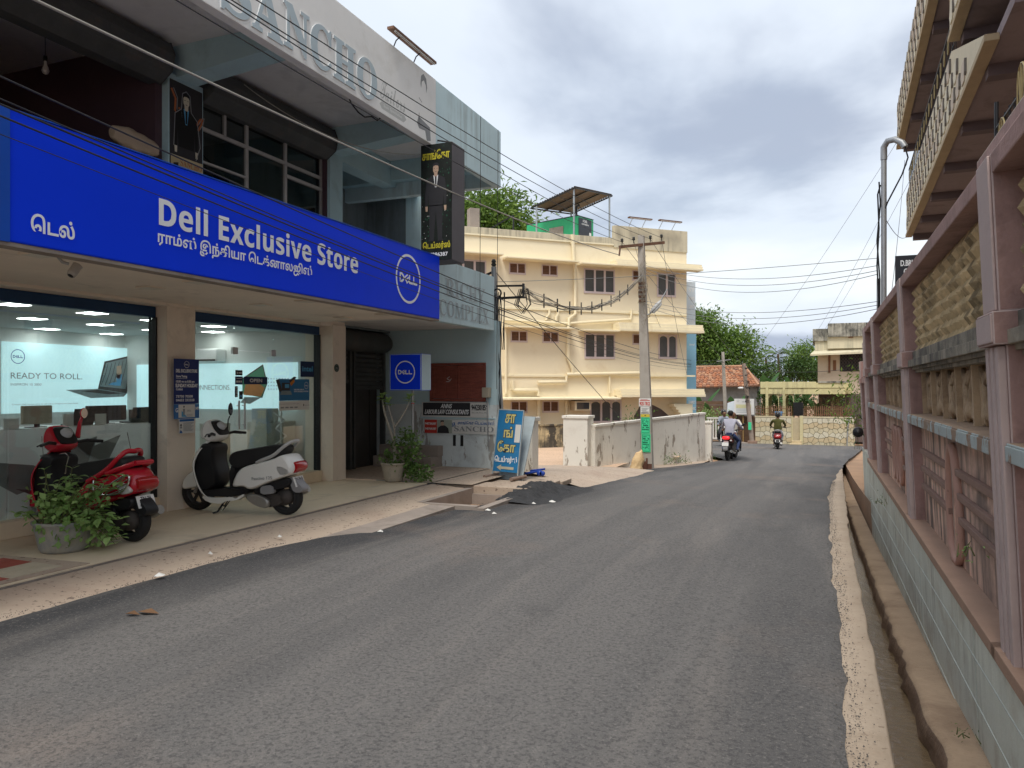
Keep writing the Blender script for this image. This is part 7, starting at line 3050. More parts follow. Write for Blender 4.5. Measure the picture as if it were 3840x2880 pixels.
    q.tube([(.82, .02, .19), (.86, .16, .02), (.90, .20, .008)], .013, 6)
    q.tube([(.74, .06, .20), (.80, .12, .08), (.76, .12, .10)], .008, 5)
    q.tube([(.72, .1, .16), (.80, .14, .04), (.84, .17, .06), (.80, .12, .10)], .006, 5)
    q.build('stand', S)
    # tail
    xt, zt = PXZ(1690, 990)
    for sy in (-1, 1):
        q = MB(lens, lensr)
        puff(q, P_([(1505, 935), (1600, 935), (1690, 980), (1730, 1030), (1620, 1055), (1560, 1045)], 1), .02, 0, .15, 4, sy * .150)
        q.build('indicator', S)
    q = MB(lensr)
    puff(q, P_([(1690, 950), (1750, 880), (1790, 950), (1780, 1000), (1735, 1040), (1690, 1010)], 1), .12, 0, .15)
    q.build('tail_lamp', S)
    q = MB(fengrey if kind == 'white' else bplast)
    puff(q, P_([(1620, 1080), (1700, 1080), (1800, 1170), (1840, 1235), (1800, 1270), (1700, 1260), (1660, 1180)], 1), .075, 0, .10)
    q.build('rear_fender', S)
    c = Vector((*PXZ(1735, 1135), 0))
    c = Vector((c.x, 0, c.y))
    tilt = R(20)
    ez = Vector((math.sin(tilt), 0, math.cos(tilt)))
    ex = Vector((0, -1, 0))
    ey = ez.cross(ex)
    q = MB(plate)
    M_ = Matrix.Translation(c) @ Matrix((ex, ey, ez)).transposed().to_4x4()
    q.T = M_
    q.box(-.105, .105, -.004, .004, -.062, .062)
    q.T = None
    pl_ = q.build('number_plate', S, bev=.002)
    q = MB(ink)
    text_on(q, ['TN 74 ', 'AU 2883'] if kind == 'red' else ['TN 74 R', 'W 9358'], c, ex, ez, .17, .108)
    q.build('plate_lettering', pl_)
    # handlebar and cowl
    q = MB(paint)
    puff(q, P_([(470, 370), (530, 352), (560, 420), (620, 500), (690, 560), (640, 620), (560, 640), (450, 605), (420, 520), (430, 440)]), .12, 0, .22)
    hc = q.build('handlebar_cowl', S)
    q = MB(lens, bplast)
    puff(q, P_([(470, 375), (425, 410), (392, 500), (395, 570), (440, 605), (480, 540), (505, 480)]), .10, 0, .22)
    q.build('headlight', hc)
    q = MB(bplast, dial)
    puff(q, P_([(530, 365), (575, 385), (650, 470), (700, 545), (660, 560), (590, 480)]), .095, 0, .18)
    cx_, cz_ = PXZ(640, 440)
    q.T = Matrix.Translation((cx_ + .005, 0, cz_)) @ Matrix.Rotation(R(-50), 4, 'Y')
    q.lathe([(0, .022), (.052, .02), (.055, .0), (.06, -.02)], (0, 0, 0), 20, 1, sy=1.1)
    q.T = None
    q.build('dash', hc)
    hx, hz = PXZ(640, 545)
    for sy in (-1, 1):
        q = MB(bplast)
        q.tube([(hx + .02, sy * .10, hz), (hx - .02, sy * .22, hz + .02), (hx - .09, sy * .355, hz - .0)], .017, 8)
        q.build('grip', S)
        q = MB(blackm)
        q.tube([(hx + .06, sy * .12, hz + .01), (hx + .05, sy * .22, hz + .01), (hx - .03, sy * .35, hz - .01)], .008, 6)
        q.build('brake_lever', S)
        if sy > 0:
            continue
        q = MB(bplast if kind != 'red' else paint, M('mirror_glass', (.30, .32, .33), .05, .05, 4, 0, metal=.9))
        if kind == 'red':
            q.tube([(hx + .05, sy * .16, hz + .05), (hx + .09, sy * .22, hz + .20), (hx + .08, sy * .24, hz + .27)], [.028, .02, .014], 8)
        else:
            q.tube([(hx + .05, sy * .17, hz + .03), (hx + .06, sy * .20, hz + .17), (hx + .05, sy * .22, hz + .22)], .008, 6)
        c0 = (hx + .05, sy * .235, hz + .305)
        q.T = Matrix.Translation(c0) @ RZ(sy * -14)
        q.lathe([(0, .02), (.045, .014), (.058, .0), (.052, -.008)], (0, 0, 0), 18, 0, axis='x', sx=1.0, sy=1.45 if kind != 'red' else 1.0)
        q.lathe([(.052, -.008), (0, -.008)], (0, 0, 0), 18, 1, axis='x', sx=1.0, sy=1.45 if kind != 'red' else 1.0)
        q.T = None
        q.build('mirror', S)
    # grab rail
    q = MB(M('rail_silver', (.48, .48, .48), .35, .05, 5, 0, metal=.3) if kind != 'red' else paint)
    if kind == 'red':
        for sy in (-1, 1):
            q.tube(smooth_line([(*(PXZ(1120, 925)[0],), sy * .15, PXZ(1120, 925)[1]), (PXZ(1380, 820)[0], sy * .15, PXZ(1380, 820)[1]), (PXZ(1530, 690)[0], sy * .13, PXZ(1530, 690)[1]), (PXZ(1570, 640)[0], sy * .08, PXZ(1570, 640)[1]), (PXZ(1580, 650)[0], 0, PXZ(1580, 650)[1])], 2), .026, 8)
            q.tube([(PXZ(1380, 850)[0], sy * .15, PXZ(1380, 850)[1]), (PXZ(1600, 790)[0], sy * .13, PXZ(1600, 790)[1]), (PXZ(1700, 760)[0], sy * .10, PXZ(1700, 760)[1])], .026, 8)
        q.tube([(PXZ(1700, 760)[0], -.10, PXZ(1700, 760)[1]), (PXZ(1715, 760)[0], 0, PXZ(1715, 760)[1]), (PXZ(1700, 760)[0], .10, PXZ(1700, 760)[1])], .026, 8)
    else:
        for sy in (-1, 1):
            q.tube(smooth_line([(PXZ(1250, 895)[0], sy * .155, PXZ(1250, 895)[1]), (PXZ(1320, 862)[0], sy * .16, PXZ(1320, 862)[1]), (PXZ(1480, 820)[0], sy * .15, PXZ(1480, 820)[1]), (PXZ(1590, 725)[0], sy * .13, PXZ(1590, 725)[1]), (PXZ(1680, 665)[0], sy * .09, PXZ(1680, 665)[1]), (PXZ(1690, 662)[0], 0, PXZ(1690, 662)[1])], 2), .021, 8)
    q.build('grab_rail', S)
    # side lettering
    for sy in (1,):
        q = MB(inkgrey if kind != 'red' else M('script_silver', (.62, .60, .50), .4, .05, 4, 0))
        a, c = PXZ(1190, 1085), PXZ(1480, 1060)
        if kind == 'white':
            text_on(q, ['Fascino 125'], ((a[0] + c[0]) / 2, .168, (a[1] + c[1]) / 2), (-1, 0, .08), (0, .18, 1), .28, .05, 0, True)
            q.build('lettering', S)
        elif kind == 'red':
            a, c = PXZ(1200, 1000), PXZ(1400, 960)
            text_on(q, ['Scooty'], ((a[0] + c[0]) / 2, .170, (a[1] + c[1]) / 2), (-1, 0, .14), (0, .18, 1), .22, .10, 0, True)
            q.build('lettering', S)
    if kind == 'red':
        q = MB(chrome)
        for sy in (1,):
            a = [PXZ(1240, 910), PXZ(1250, 1030), PXZ(1420, 1055), PXZ(1600, 1040), PXZ(1690, 960), PXZ(1700, 860), PXZ(1600, 880), PXZ(1400, 990), PXZ(1300, 1040)]
            q.tube(smooth_line([(x, .18 + .02 * math.sin(i), z) for i, (x, z) in enumerate(a)], 2), .011, 6)
            for (p0, p1) in ((PXZ(1700, 900), PXZ(1420, 1010)), (PXZ(1690, 940), PXZ(1400, 1030)), (PXZ(1660, 985), PXZ(1430, 1050))):
                q.tube(smooth_line([(p0[0], .17, p0[1]), ((p0[0] + p1[0]) / 2, .20, (p0[1] + p1[1]) / 2 - .01), (p1[0], .18, p1[1])], 2), .006, 5)
            q.tube([PXZ(640, 560)[0:1] + (.02, PXZ(640, 560)[1]) if False else (PXZ(560, 655)[0], .05, PXZ(560, 655)[1]), (PXZ(690, 640)[0], .05, PXZ(690, 640)[1]), (PXZ(720, 680)[0], .05, PXZ(720, 680)[1]), (PXZ(650, 850)[0], .03, PXZ(650, 850)[1])], .008, 6)
        q.build('crash_guard', S)
    return S


SW = scooter('white scooter with black seat and silver grab rail parked in front of the glass door', 'scooters parked on the shop platform', wpaint, (-5.98, 7.48, .088), 185.5, 'white')
SR = scooter('red scooter with chrome side guard parked behind the nearest potted plant', 'scooters parked on the shop platform', rpaint, (-6.36, 5.60, .088), 180.5, 'red')


def motorcycle(label, loc, rotz, body, group=None, lit=True):
    S = thing('motorcycle', label, 'motorcycle', loc, None, group, rot=RZ(rotz))
    wheel(S, 0, .30, .11)
    wheel(S, 1.28, .30, .09)
    q = MB(alum2)
    for y in (-.09, .09):
        q.tube([(1.28, y, .30), (1.08, y, .72), (1.0, y, .95)], .022, 8)
    q.build('fork', S)
    q = MB(bplast)
    q.tube(smooth_line([(1.52, 0, .52), (1.36, 0, .64), (1.2, 0, .63), (1.08, 0, .54)], 2), .06, 8, sy=.5)
    q.build('front_fender', S)
    q = MB(body)
    puff(q, smooth_poly([(.55, .78), (.62, .92), (.80, .98), (.98, .92), (1.02, .80), (.85, .72)]), .13, 0, .2)
    q.build('tank', S)
    q = MB(seatm)
    puff(q, smooth_poly([(-.22, .86), (-.15, .92), (.15, .86), (.50, .80), (.58, .84), (.55, .74), (.2, .74), (-.15, .80)]), .13, 0, .15)
    q.build('seat', S)
    q = MB(body)
    puff(q, smooth_poly([(-.32, .84), (-.2, .87), (.2, .76), (.4, .66), (.2, .60), (-.1, .70)]), .13, 0, .15)
    q.build('tail_panel', S)
    q = MB(lensl if lit else lensr)
    puff(q, smooth_poly([(-.36, .80), (-.30, .88), (-.22, .86), (-.24, .74)]), .11, 0, .3)
    q.build('tail_lamp', S)
    for sy in (-1, 1):
        q = MB(lens)
        q.lathe([(0, -.04), (.03, -.02), (.03, .02), (0, .04)], (-.28, sy * .17, .72), 8, axis='y')
        q.build('indicator', S)
    q = MB(fengrey)
    puff(q, smooth_poly([(-.22, .74), (-.36, .66), (-.44, .40), (-.40, .36), (-.30, .52), (-.18, .64)], 1), .08, 0, .1)
    q.build('rear_fender', S)
    q = MB(plate)
    q.T = Matrix.Translation((-.40, 0, .60)) @ Matrix.Rotation(R(12), 4, 'Y')
    q.box(-.004, .004, -.11, .11, -.06, .06)
    q.build('number_plate', S)
    q = MB(M('engine_dark', (.07, .06, .055), .7, .3, 8, .2), alum2)
    puff(q, smooth_poly([(.35, .30), (.40, .50), (.62, .62), (.80, .55), (.82, .35), (.6, .25)], 1), .12, 0, .15)
    q.build('engine', S)
    q = MB(chrome)
    q.tube([(.75, -.13, .30), (.4, -.17, .25), (.1, -.18, .28), (-.28, -.18, .36)], [.02, .025, .05, .05], 10)
    q.build('exhaust', S)
    q = MB(blackm)
    q.tube(smooth_line([(.86, -.36, 1.04), (.95, -.2, 1.08), (1.0, 0, 1.0), (.95, .2, 1.08), (.86, .36, 1.04)], 1), .013, 6)
    q.build('handlebar', S)
    q = MB(lens, bplast)
    q.lathe([(0, 1.14), (.07, 1.13), (.09, 1.08), (.06, 1.0), (0, .98)], (0, 0, .90), 14, axis='x')
    q.build('headlight', S)
    for sy in (-1, 1):
        q = MB(bplast)
        q.tube([(.92, sy * .25, 1.07), (.93, sy * .33, 1.2)], .007, 5)
        q.lathe([(0, -.01), (.06, -.008), (.06, .008), (0, .01)], (.93, sy * .36, 1.24), 10, axis='x', sy=.6)
        q.build('mirror', S)
    q = MB(blackm)
    q.box(.30, .36, -.28, .28, .28, .31)
    q.build('footrest', S)
    return S


M1 = motorcycle('dark red motorcycle with lit tail lamp ridden away from the camera', (-2.99, 27.35, rz(27.35) + .03), 84, mpaint, 'motorcycles on the road')
M2 = motorcycle('motorcycle coming towards the camera mostly hidden behind the white shirted rider', (-3.02, 29.75, rz(29.7) + .03), 272, bplast, 'motorcycles on the road', False)
M3 = motorcycle('black motorcycle coming round the bend by the white fence', (-4.45, 38.9, rz(38.9) + .03), 282, bplast, 'motorcycles on the road', False)
S3 = scooter('maroon scooter with lit red tail ridden towards the bend', 'scooters ridden on the road', mpaint, (-1.80, 36.6, rz(36.6) + .03), 92, 'plain')

# ------------------------------------------------------------------ people on the vehicles
hair_m = M('hair_black', (.012, .011, .010), .6, .2, 20, .2)
skin_m = M('skin_brown', (.20, .105, .06), .6, .08, 6, .05)


def person(label, loc, rotz, shirt, trousers, seat_z, reach=(.50, .34, 1.02), lean=.10, knee=(.40, .24, .70), foot=(.22, .22, .34), sleeve='long', head='hair', stocky=1.0, foldarm=False, group='riders'):
    """seated rider, local x forward; one skinned body with separate hair or helmet"""
    T0 = thing('person', label, 'person', loc, None, group, rot=RZ(rotz))
    V, E_, Rr = [], [], []

    def add(p, r_, parent=None):
        V.append(p)
        Rr.append(r_)
        if parent is not None:
            E_.append((parent, len(V) - 1))
        return len(V) - 1
    hz = seat_z
    k = stocky
    pel = add((0, 0, hz + .08), (.15 * k, .14))
    ab = add((lean * .4, 0, hz + .26), (.145 * k, .115), pel)
    ch = add((lean * .9, 0, hz + .46), (.165 * k, .12), ab)
    nk0 = add((lean * 1.1, 0, hz + .58), (.085, .075), ch)
    nk = add((lean * 1.25, 0, hz + .65), (.055, .055), nk0)
    h1 = add((lean * 1.4 + .02, 0, hz + .73), (.082, .075), nk)
    h2 = add((lean * 1.45 + .015, 0, hz + .81), (.088, .080), h1)
    add((lean * 1.45, 0, hz + .87), (.062, .058), h2)
    hands = []
    for s_ in (-1, 1):
        sh = add((lean * 1.0, s_ * .185 * k, hz + .535), (.072, .07), ch)
        if foldarm:
            el = add((lean + .05, s_ * .27, hz + .29), (.05, .05), sh)
            wr = add((lean + .26, s_ * .20, hz + .24), (.036, .032), el)
        else:
            hx_, hy_, hz_ = reach
            el = add(((lean + hx_) / 2 - .03, s_ * (.31 + .02), hz + .30), (.052, .05), sh)
            wr = add((hx_ - .06, s_ * hy_, hz_ + .02), (.034, .030), el)
        w_ = V[wr]
        ha = add((w_[0] + .07, w_[1], w_[2] - .012), (.038, .026), wr)
        hands.append((ha, s_))
        hp = add((.04, s_ * .095, hz + .05), (.105, .10), pel)
        kn = add((knee[0], s_ * knee[1], knee[2]), (.068, .066), hp)
        an = add((foot[0], s_ * foot[1], foot[2] + .06), (.043, .042), kn)
        ft = add((foot[0] + .10, s_ * (foot[1] + .01), foot[2] + .01), (.042, .034), an)
        add((foot[0] + .19, s_ * (foot[1] + .015), foot[2]), (.036, .026), ft)
    me = bpy.data.meshes.new('body')
    me.from_pydata(V, E_, [])
    ob = bpy.data.objects.new('body', me)
    TSC.collection.objects.link(ob)
    md = ob.modifiers.new('skin', 'SKIN')
    for i, r_ in enumerate(Rr):
        me.skin_vertices[0].data[i].radius = r_
        me.skin_vertices[0].data[i].use_root = i == 0
    sd = ob.modifiers.new('sub', 'SUBSURF')
    sd.levels = 2
    TSC.view_layers[0].update()
    ev = ob.evaluated_get(TSC.view_layers[0].depsgraph)
    m2 = bpy.data.meshes.new_from_object(ev)
    q = MB(skin_m, shirt, trousers, bplast)
    vs = [tuple(v.co) for v in m2.vertices]
    shoulder = hz + .60
    wr_x = [V[h[0]] for h in hands]
    for p in m2.polygons:
        c = p.center
        m = 1
        if c.z > hz + .625:
            m = 0
        elif min((c - Vector(w)).length for w in wr_x) < (.085 if sleeve == 'long' else .20) and c.z > knee[2] + .02 or (min((c - Vector(w)).length for w in wr_x) < .08):
            m = 0
        elif c.z < foot[2] + .075:
            m = 3
        elif c.z < hz + .10:
            m = 2
        q.f.append(tuple(p.vertices))
        q.mi.append(m)
        q.sm.append(True)
    q.v = vs
    bpy.data.objects.remove(ob)
    # fingers, rooted in each palm and curled down round the grip
    for (ha, s_) in hands:
        b_ = Vector(V[ha])
        for f_ in range(4):
            y = b_.y + (f_ - 1.5) * .019
            L_ = (.85, 1., .95, .75)[f_]
            q.tube([(b_.x + .01, y, b_.z + .01), (b_.x + .045 * L_ + .01, y, b_.z + .012), (b_.x + .062 * L_ + .01, y, b_.z - .016), (b_.x + .045 * L_, y, b_.z - .038)], [.0105, .010, .009, .007], 5)
        q.tube([(b_.x - .02, b_.y - s_ * .03, b_.z), (b_.x + .02, b_.y - s_ * .052, b_.z - .008), (b_.x + .045, b_.y - s_ * .045, b_.z - .025)], [.012, .011, .008], 5)
    # face: nose, ears
    hx_, hz_ = lean * 1.45, hz + .79
    q.lathe([(0, .018), (.012, .0), (.016, -.02), (0, -.026)], (hx_ + .085, 0, hz_ - .02), 6)
    for s_ in (-1, 1):
        q.lathe([(0, .03), (.012, .02), (.014, -.01), (0, -.03)], (hx_ - .0, s_ * .088, hz_ - .01), 6, sx=1.4, sy=.6)
    q.build('body', T0)
    q = MB(hair_m, white)
    for s_ in (-1, 1):
        q.lathe([(0, .006), (.010, .004), (.010, -.004), (0, -.006)], (hx_ + .080, s_ * .032, hz_ + .015), 8, 0)
    q.box(hx_ + .078, hx_ + .09, -.022, .022, hz_ - .055, hz_ - .049, 0)
    q.build('face_features', T0)
    if head == 'hair':
        q = MB(hair_m)
        q.lathe([(.098, -.02), (.102, .02), (.095, .06), (.06, .095), (0, .108)], (hx_ - .014, 0, hz_ + .01), 14, sx=1.0, sy=.95)
        q.lathe([(.0, -.085), (.075, -.07), (.096, -.02), (.098, .01)], (hx_ - .03, 0, hz_ + .01), 14, sx=.8, sy=.92)
        q.build('hair', T0)
    elif head == 'helmet':
        q = MB(M('helmet_black', (.015, .015, .017), .2, .1, 3, 0, coat=.5), glass('visor', (.1, .1, .1), .1))
        q.lathe([(.10, -.10), (.128, -.06), (.135, .0), (.128, .06), (.09, .115), (0, .137)], (hx_ - .005, 0, hz_ + .01), 16)
        q.build('helmet', T0)
    else:
        q = MB(hair_m)
        q.lathe([(.0, -.08), (.08, -.06), (.097, -.01), (.092, .03)], (hx_ - .035, 0, hz_), 12, sx=.7, sy=.93)
        q.build('hair', T0)
    return T0


sh_g = M('shirt_pale_grey_violet', (.42, .42, .50), .85, .10, 4, .35, 18, grain=((.30, .30, .38), (3, 3, 14), .4))
sh_o = M('shirt_olive', (.075, .075, .018), .85, .14, 4, .35, 18)
sh_w = M('shirt_off_white', (.58, .55, .50), .85, .06, 4, .3, 18)
sh_s = M('shirt_slate', (.22, .25, .30), .85, .1, 4, .3, 18)
jean = M('jeans_blue', (.035, .055, .14), .85, .2, 5, .3, 40)
trow = M('trousers_pale_grey', (.40, .42, .46), .85, .08, 4, .3, 30)
trod = M('trousers_dark', (.06, .06, .07), .85, .15, 4, .3, 30)
H1 = rz(27.35) + .03


def ride(lab, mloc, rot, dx, *a, **k):
    c, s_ = math.cos(R(rot)), math.sin(R(rot))
    return person(lab, (mloc[0] + c * dx, mloc[1] + s_ * dx, mloc[2]), rot, *a, **k)


ride('person in a pale grey violet shirt and blue jeans riding the dark red motorcycle away', (-2.99, 27.35, H1), 84, .28, sh_g, jean, .84, reach=(.62, .33, 1.06), lean=.14, knee=(.36, .25, .66), foot=(.10, .25, .30))
ride('person in an off white shirt riding the motorcycle towards the camera', (-3.02, 29.75, rz(29.7) + .03), 272, .28, sh_w, trod, .84, reach=(.62, .33, 1.06), lean=.08, knee=(.36, .25, .66), foot=(.10, .25, .30), head='bald')
ride('person in a slate shirt riding the black motorcycle round the bend', (-4.45, 38.9, rz(38.9) + .03), 282, .30, sh_s, trod, .84, reach=(.60, .33, 1.06), lean=.08, knee=(.36, .25, .66), foot=(.10, .25, .30), head='bald')
ride('person with a black helmet sitting behind the slate shirted rider', (-4.45, 38.9, rz(38.9) + .03), 282, -.06, sh_g, trod, .88, lean=.04, knee=(.34, .27, .70), foot=(.12, .28, .36), head='helmet', foldarm=True)
ride('stocky person in an olive shirt and black helmet riding the maroon scooter away', (-1.80, 36.6, rz(36.6) + .03), 92, .36, sh_o, trow, .78, reach=(.56, .30, 1.00), lean=.04, knee=(.42, .20, .62), foot=(.36, .17, .33), sleeve='short', head='helmet', stocky=1.18)
# ------------------------------------------------------------------ plants
lf1 = leafmat('leaf_fresh_green', (.15, .28, .07), (.36, .52, .19), .3)
lf2 = leafmat('leaf_mid_green', (.05, .115, .025), (.17, .28, .07), .25)
lf3 = leafmat('leaf_dark_green', (.022, .055, .012), (.085, .15, .03), .2)
lf4 = leafmat('leaf_yellow_green', (.055, .125, .02), (.25, .37, .08), .35)
lf5 = leafmat('leaf_grey_green', (.045, .085, .04), (.14, .20, .10), .25)
bark = M('bark_grey_brown', (.17, .13, .10), .95, .2, 4, .5, 30)
stemm = M('stem_green_brown', (.12, .13, .05), .8, .2, 6, .2)


def leaf_shape(L_=1., W_=.62, fold=.18, bend=.2):
    """an oval folded leaf along +x, unit length"""
    prof = [(.0, .02), (.22, .36), (.48, .5), (.75, .36), (1., .0)]
    v, f = [], []
    for u, w in prof:
        z = -bend * u * u
        for s_ in (-1, 0, 1):
            v.append((u * L_, s_ * w * W_ * L_, (z + fold * abs(s_) * w) * L_))
    for i in range(len(prof) - 1):
        for j in range(2):
            a = i * 3 + j
            f.append((a, a + 3, a + 4, a + 1))
    return v, f


def set_tone(me, vals):
    at_ = me.attributes.new('tone', 'FLOAT', 'POINT')
    at_.data.foreach_set('value', vals)


LEAFV = []
for (fold, bend) in ((.18, .15), (.25, .35), (.10, .05)):
    for tone in (.15, .5, .9):
        v, f = leaf_shape(1., .62, fold, bend)
        me = bpy.data.meshes.new('leaf')
        me.from_pydata(v, [], f)
        me.polygons.foreach_set('use_smooth', [True] * len(f))
        set_tone(me, [tone] * len(v))
        LEAFV.append(me)


def crown(name, parent, centres, n, size, mat, seed=1, aspect=.45, droop=.3, jitter=.5, world=True):
    """many small folded leaves spread through a set of ellipsoids (x,y,z,rx,ry,rz), joined as one crown"""
    rg = np.random.default_rng(seed)
    vols = np.array([c[3] * c[4] * c[5] for c in centres])
    pick = rg.choice(len(centres), n, p=vols / vols.sum())
    C_ = np.array(centres)[pick]
    d = rg.normal(size=(n, 3))
    d /= np.linalg.norm(d, axis=1)[:, None]
    # clump the leaves round random twig ends so that gaps open between them
    nt_ = max(4, n // 26)
    tw = rg.choice(len(centres), nt_, p=vols / vols.sum())
    td = rg.normal(size=(nt_, 3))
    td /= np.linalg.norm(td, axis=1)[:, None]
    tr = rg.uniform(.35, 1.0, nt_) ** .55
    TC = np.array(centres)[tw]
    tp = TC[:, :3] + td * TC[:, 3:] * tr[:, None]
    ti = rg.integers(0, nt_, n)
    P_ = tp[ti] + rg.normal(size=(n, 3)) * size * np.array([2.0, 2.0, 1.4]) * jitter * 2
    outd = td[ti]
    fwd = outd + rg.normal(size=(n, 3)) * .7 - np.array([0, 0, droop])
    fwd /= np.linalg.norm(fwd, axis=1)[:, None]
    upv = rg.normal(size=(n, 3)) * .6 + np.array([0, 0, 1.0])
    side = np.cross(fwd, upv)
    side /= np.linalg.norm(side, axis=1)[:, None] + 1e-9
    nrm = np.cross(side, fwd)
    s_ = size * rg.uniform(.65, 1.3, n)[:, None]
    a = P_
    b1 = P_ + fwd * s_ * .5 + side * s_ * aspect * .5 + nrm * s_ * .08
    b2 = P_ + fwd * s_ * .5 - side * s_ * aspect * .5 + nrm * s_ * .08
    c = P_ + fwd * s_ - nrm * s_ * .12
    V = np.stack([a, b1, c, b2], 1).reshape(-1, 3)
    if parent is not None and parent.name in ORG:
        V = V - np.array(ORG[parent.name])
    F_ = np.arange(n * 4).reshape(n, 4)
    me = bpy.data.meshes.new(name)
    me.vertices.add(n * 4)
    me.vertices.foreach_set('co', V.astype(np.float32).ravel())
    me.loops.add(n * 4)
    me.loops.foreach_set('vertex_index', F_.astype(np.int32).ravel())
    me.polygons.add(n)
    me.polygons.foreach_set('loop_start', np.arange(0, n * 4, 4, dtype=np.int32))
    me.update(calc_edges=True)
    me.materials.append(mat)
    tone_t = rg.uniform(0, 1, nt_)
    tone = np.clip(.55 * tone_t[ti] + .45 * rg.uniform(0, 1, n), 0, 1)
    set_tone(me, np.repeat(tone, 4).astype(np.float32))
    o = bpy.data.objects.new(name, me)
    COL.objects.link(o)
    if parent is not None:
        o.parent = parent
        ORG[o.name] = ORG.get(parent.name, Vector())
    return o


def tree(name, label, base, top, cents, n, size, mat, r0, seed, group=None, aspect=.45):
    T_ = thing(name, label, 'tree', base, None, group)
    b_, t_ = Vector(base), Vector(top)
    q = MB(bark)
    pts = [b_.lerp(t_, k / 5) + Vector((.15 * nz(k, seed), .15 * nz(k, seed, 3), 0)) * (1 if k else 0) for k in range(6)]
    q.tube(pts, [r0 * (1 - .12 * k) for k in range(6)], 9)
    rr = random.Random(seed)
    for c in cents:
        s_ = pts[rr.randint(2, 5)]
        e_ = Vector(c[:3])
        m_ = s_.lerp(e_, .5) + Vector((0, 0, .25 * c[5]))
        q.tube([s_, m_, e_, e_ + Vector((0, 0, c[5] * .5))], [r0 * .5, r0 * .32, r0 * .18, .02], 6)
    q.build('trunk', T_)
    crown('crown', T_, cents, n, size, mat, seed, aspect)
    return T_


# potted herb nearest the camera
PT = thing('potted_plant', 'bushy herb with round green leaves in a mottled grey cement pot beside the red scooter', 'potted plant', (-6.62, 5.06, .085))
potm = M('pot_cement_mottled', (.31, .32, .32), .85, .12, 4, .25, 30, stain=((.44, .40, .33), .55, 4.5), streak=((.17, .18, .19), .4, 7))
q = MB(potm, soil)
q.lathe([(0, .087), (.19, .087), (.215, .12), (.245, .28), (.26, .345), (.275, .355), (.275, .375), (.25, .38), (.24, .34)], (-6.62, 5.06, 0), 32)
q.lathe([(.24, .345), (0, .355)], (-6.62, 5.06, 0), 20, 1)
q.build('pot', PT)
rr = random.Random(17)
q = MB(stemm)
tips = []
rightv = Vector((math.cos(R(22.1)), math.sin(R(22.1)), 0))
backv = Vector((-math.sin(R(22.1)), math.cos(R(22.1)), 0))
for k in range(46):
    a = rr.random() * 2 * math.pi
    r_ = .22 * math.sqrt(rr.random())
    s_ = Vector((-6.62 + r_ * math.cos(a), 5.06 + r_ * math.sin(a), .36))
    hgt = .06 + .44 * rr.random()
    out = rightv * (.16 * (rr.random() - .25) + .55 * hgt * rr.random() + .30 * (r_ / .22) * math.cos(a - R(22))) + backv * (.26 * (rr.random() - .5))
    if k < 10:
        hgt = -.08 - .14 * rr.random() if k < 7 else .02
        out = rightv * (.26 + .14 * rr.random()) + backv * (.2 * (rr.random() - .6))
        s_ = Vector((-6.62, 5.06, .37)) + rightv * .16 + backv * (.2 * (rr.random() - .5))
    e_ = s_ + out + Vector((0, 0, hgt))
    m_ = s_.lerp(e_, .5) + Vector((0, 0, .06))
    q.tube([s_, m_, e_], [.006, .005, .003], 5)
    tips.append((s_, m_, e_))
q.build('stems', PT)['kind'] = 'stuff'
nleaf = 0
for (s_, m_, e_) in tips:
    ax = (e_ - m_).normalized()
    for lev, u in enumerate((1., .82, .6, .36)):
        p_ = m_.lerp(e_, (u - .5) * 2) if u > .5 else s_.lerp(m_, u * 2)
        for s2 in (0, 1):
            if nleaf >= 296:
                break
            yaw = rr.random() * .8 + lev * 1.57 + s2 * math.pi
            L_ = (.075 + .045 * rr.random()) * (.75 if lev == 0 else 1)
            o = bpy.data.objects.new('leaf', rr.choice(LEAFV))
            COL.objects.link(o)
            if nleaf < 9:
                pass
            o.parent = PT
            loc = p_ - Vector((-6.62, 5.06, .085))
            o.matrix_local = Matrix.Translation(loc) @ Matrix.Rotation(yaw, 4, 'Z') @ Matrix.Rotation(-.35 + .75 * rr.random() - (.3 if lev == 0 else 0), 4, 'Y') @ Matrix.Rotation(.5 * (rr.random() - .5), 4, 'X') @ Matrix.Scale(L_, 4)
            nleaf += 1
for me in LEAFV:
    me.materials.append(lf1)
crown('small_leaves', PT, [(-6.58, 5.06, .48, .28, .26, .16), (-6.36, 5.12, .40, .20, .16, .18), (-6.30, 5.16, .25, .10, .1, .12)], 520, .065, lf1, 5, .7, .1, .35)['kind'] = 'stuff'
# potted desert rose by the box sign
PT2 = thing('potted_plant', 'tall bare stemmed desert rose with leaf rosettes in a pale pot under the box sign', 'potted plant', (-6.48, 10.80, .09))
q = MB(M('pot_pale_cream', (.46, .41, .34), .85, .1, 4, .2, 30, stain=((.25, .24, .22), .35, 5)), soil)
q.lathe([(0, .092), (.13, .092), (.15, .12), (.19, .32), (.205, .375), (.215, .38), (.215, .40), (.19, .40)], (-6.48, 10.80, 0), 28)
q.lathe([(.19, .37), (0, .38)], (-6.48, 10.80, 0), 16, 1)
q.build('pot', PT2)
q = MB(M('bark_pale_grey', (.36, .33, .28), .8, .1, 5, .15))
TW = [[(-6.45, 10.8, .36), (-6.47, 10.8, .75), (-6.55, 10.78, .98), (-6.63, 10.76, 1.22), (-6.66, 10.75, 1.42)], [(-6.47, 10.8, .75), (-6.46, 10.8, .98), (-6.53, 10.78, 1.2), (-6.56, 10.77, 1.34)], [(-6.46, 10.8, .98), (-6.36, 10.82, 1.12), (-6.28, 10.85, 1.26), (-6.22, 10.86, 1.40)]]
for i, pts in enumerate(TW):
    q.tube(smooth_line(pts, 2), [.032 - .0011 * k if i == 0 else .02 - .0009 * k for k in range(len(smooth_line(pts, 2)))], 8)
q.build('trunk', PT2)
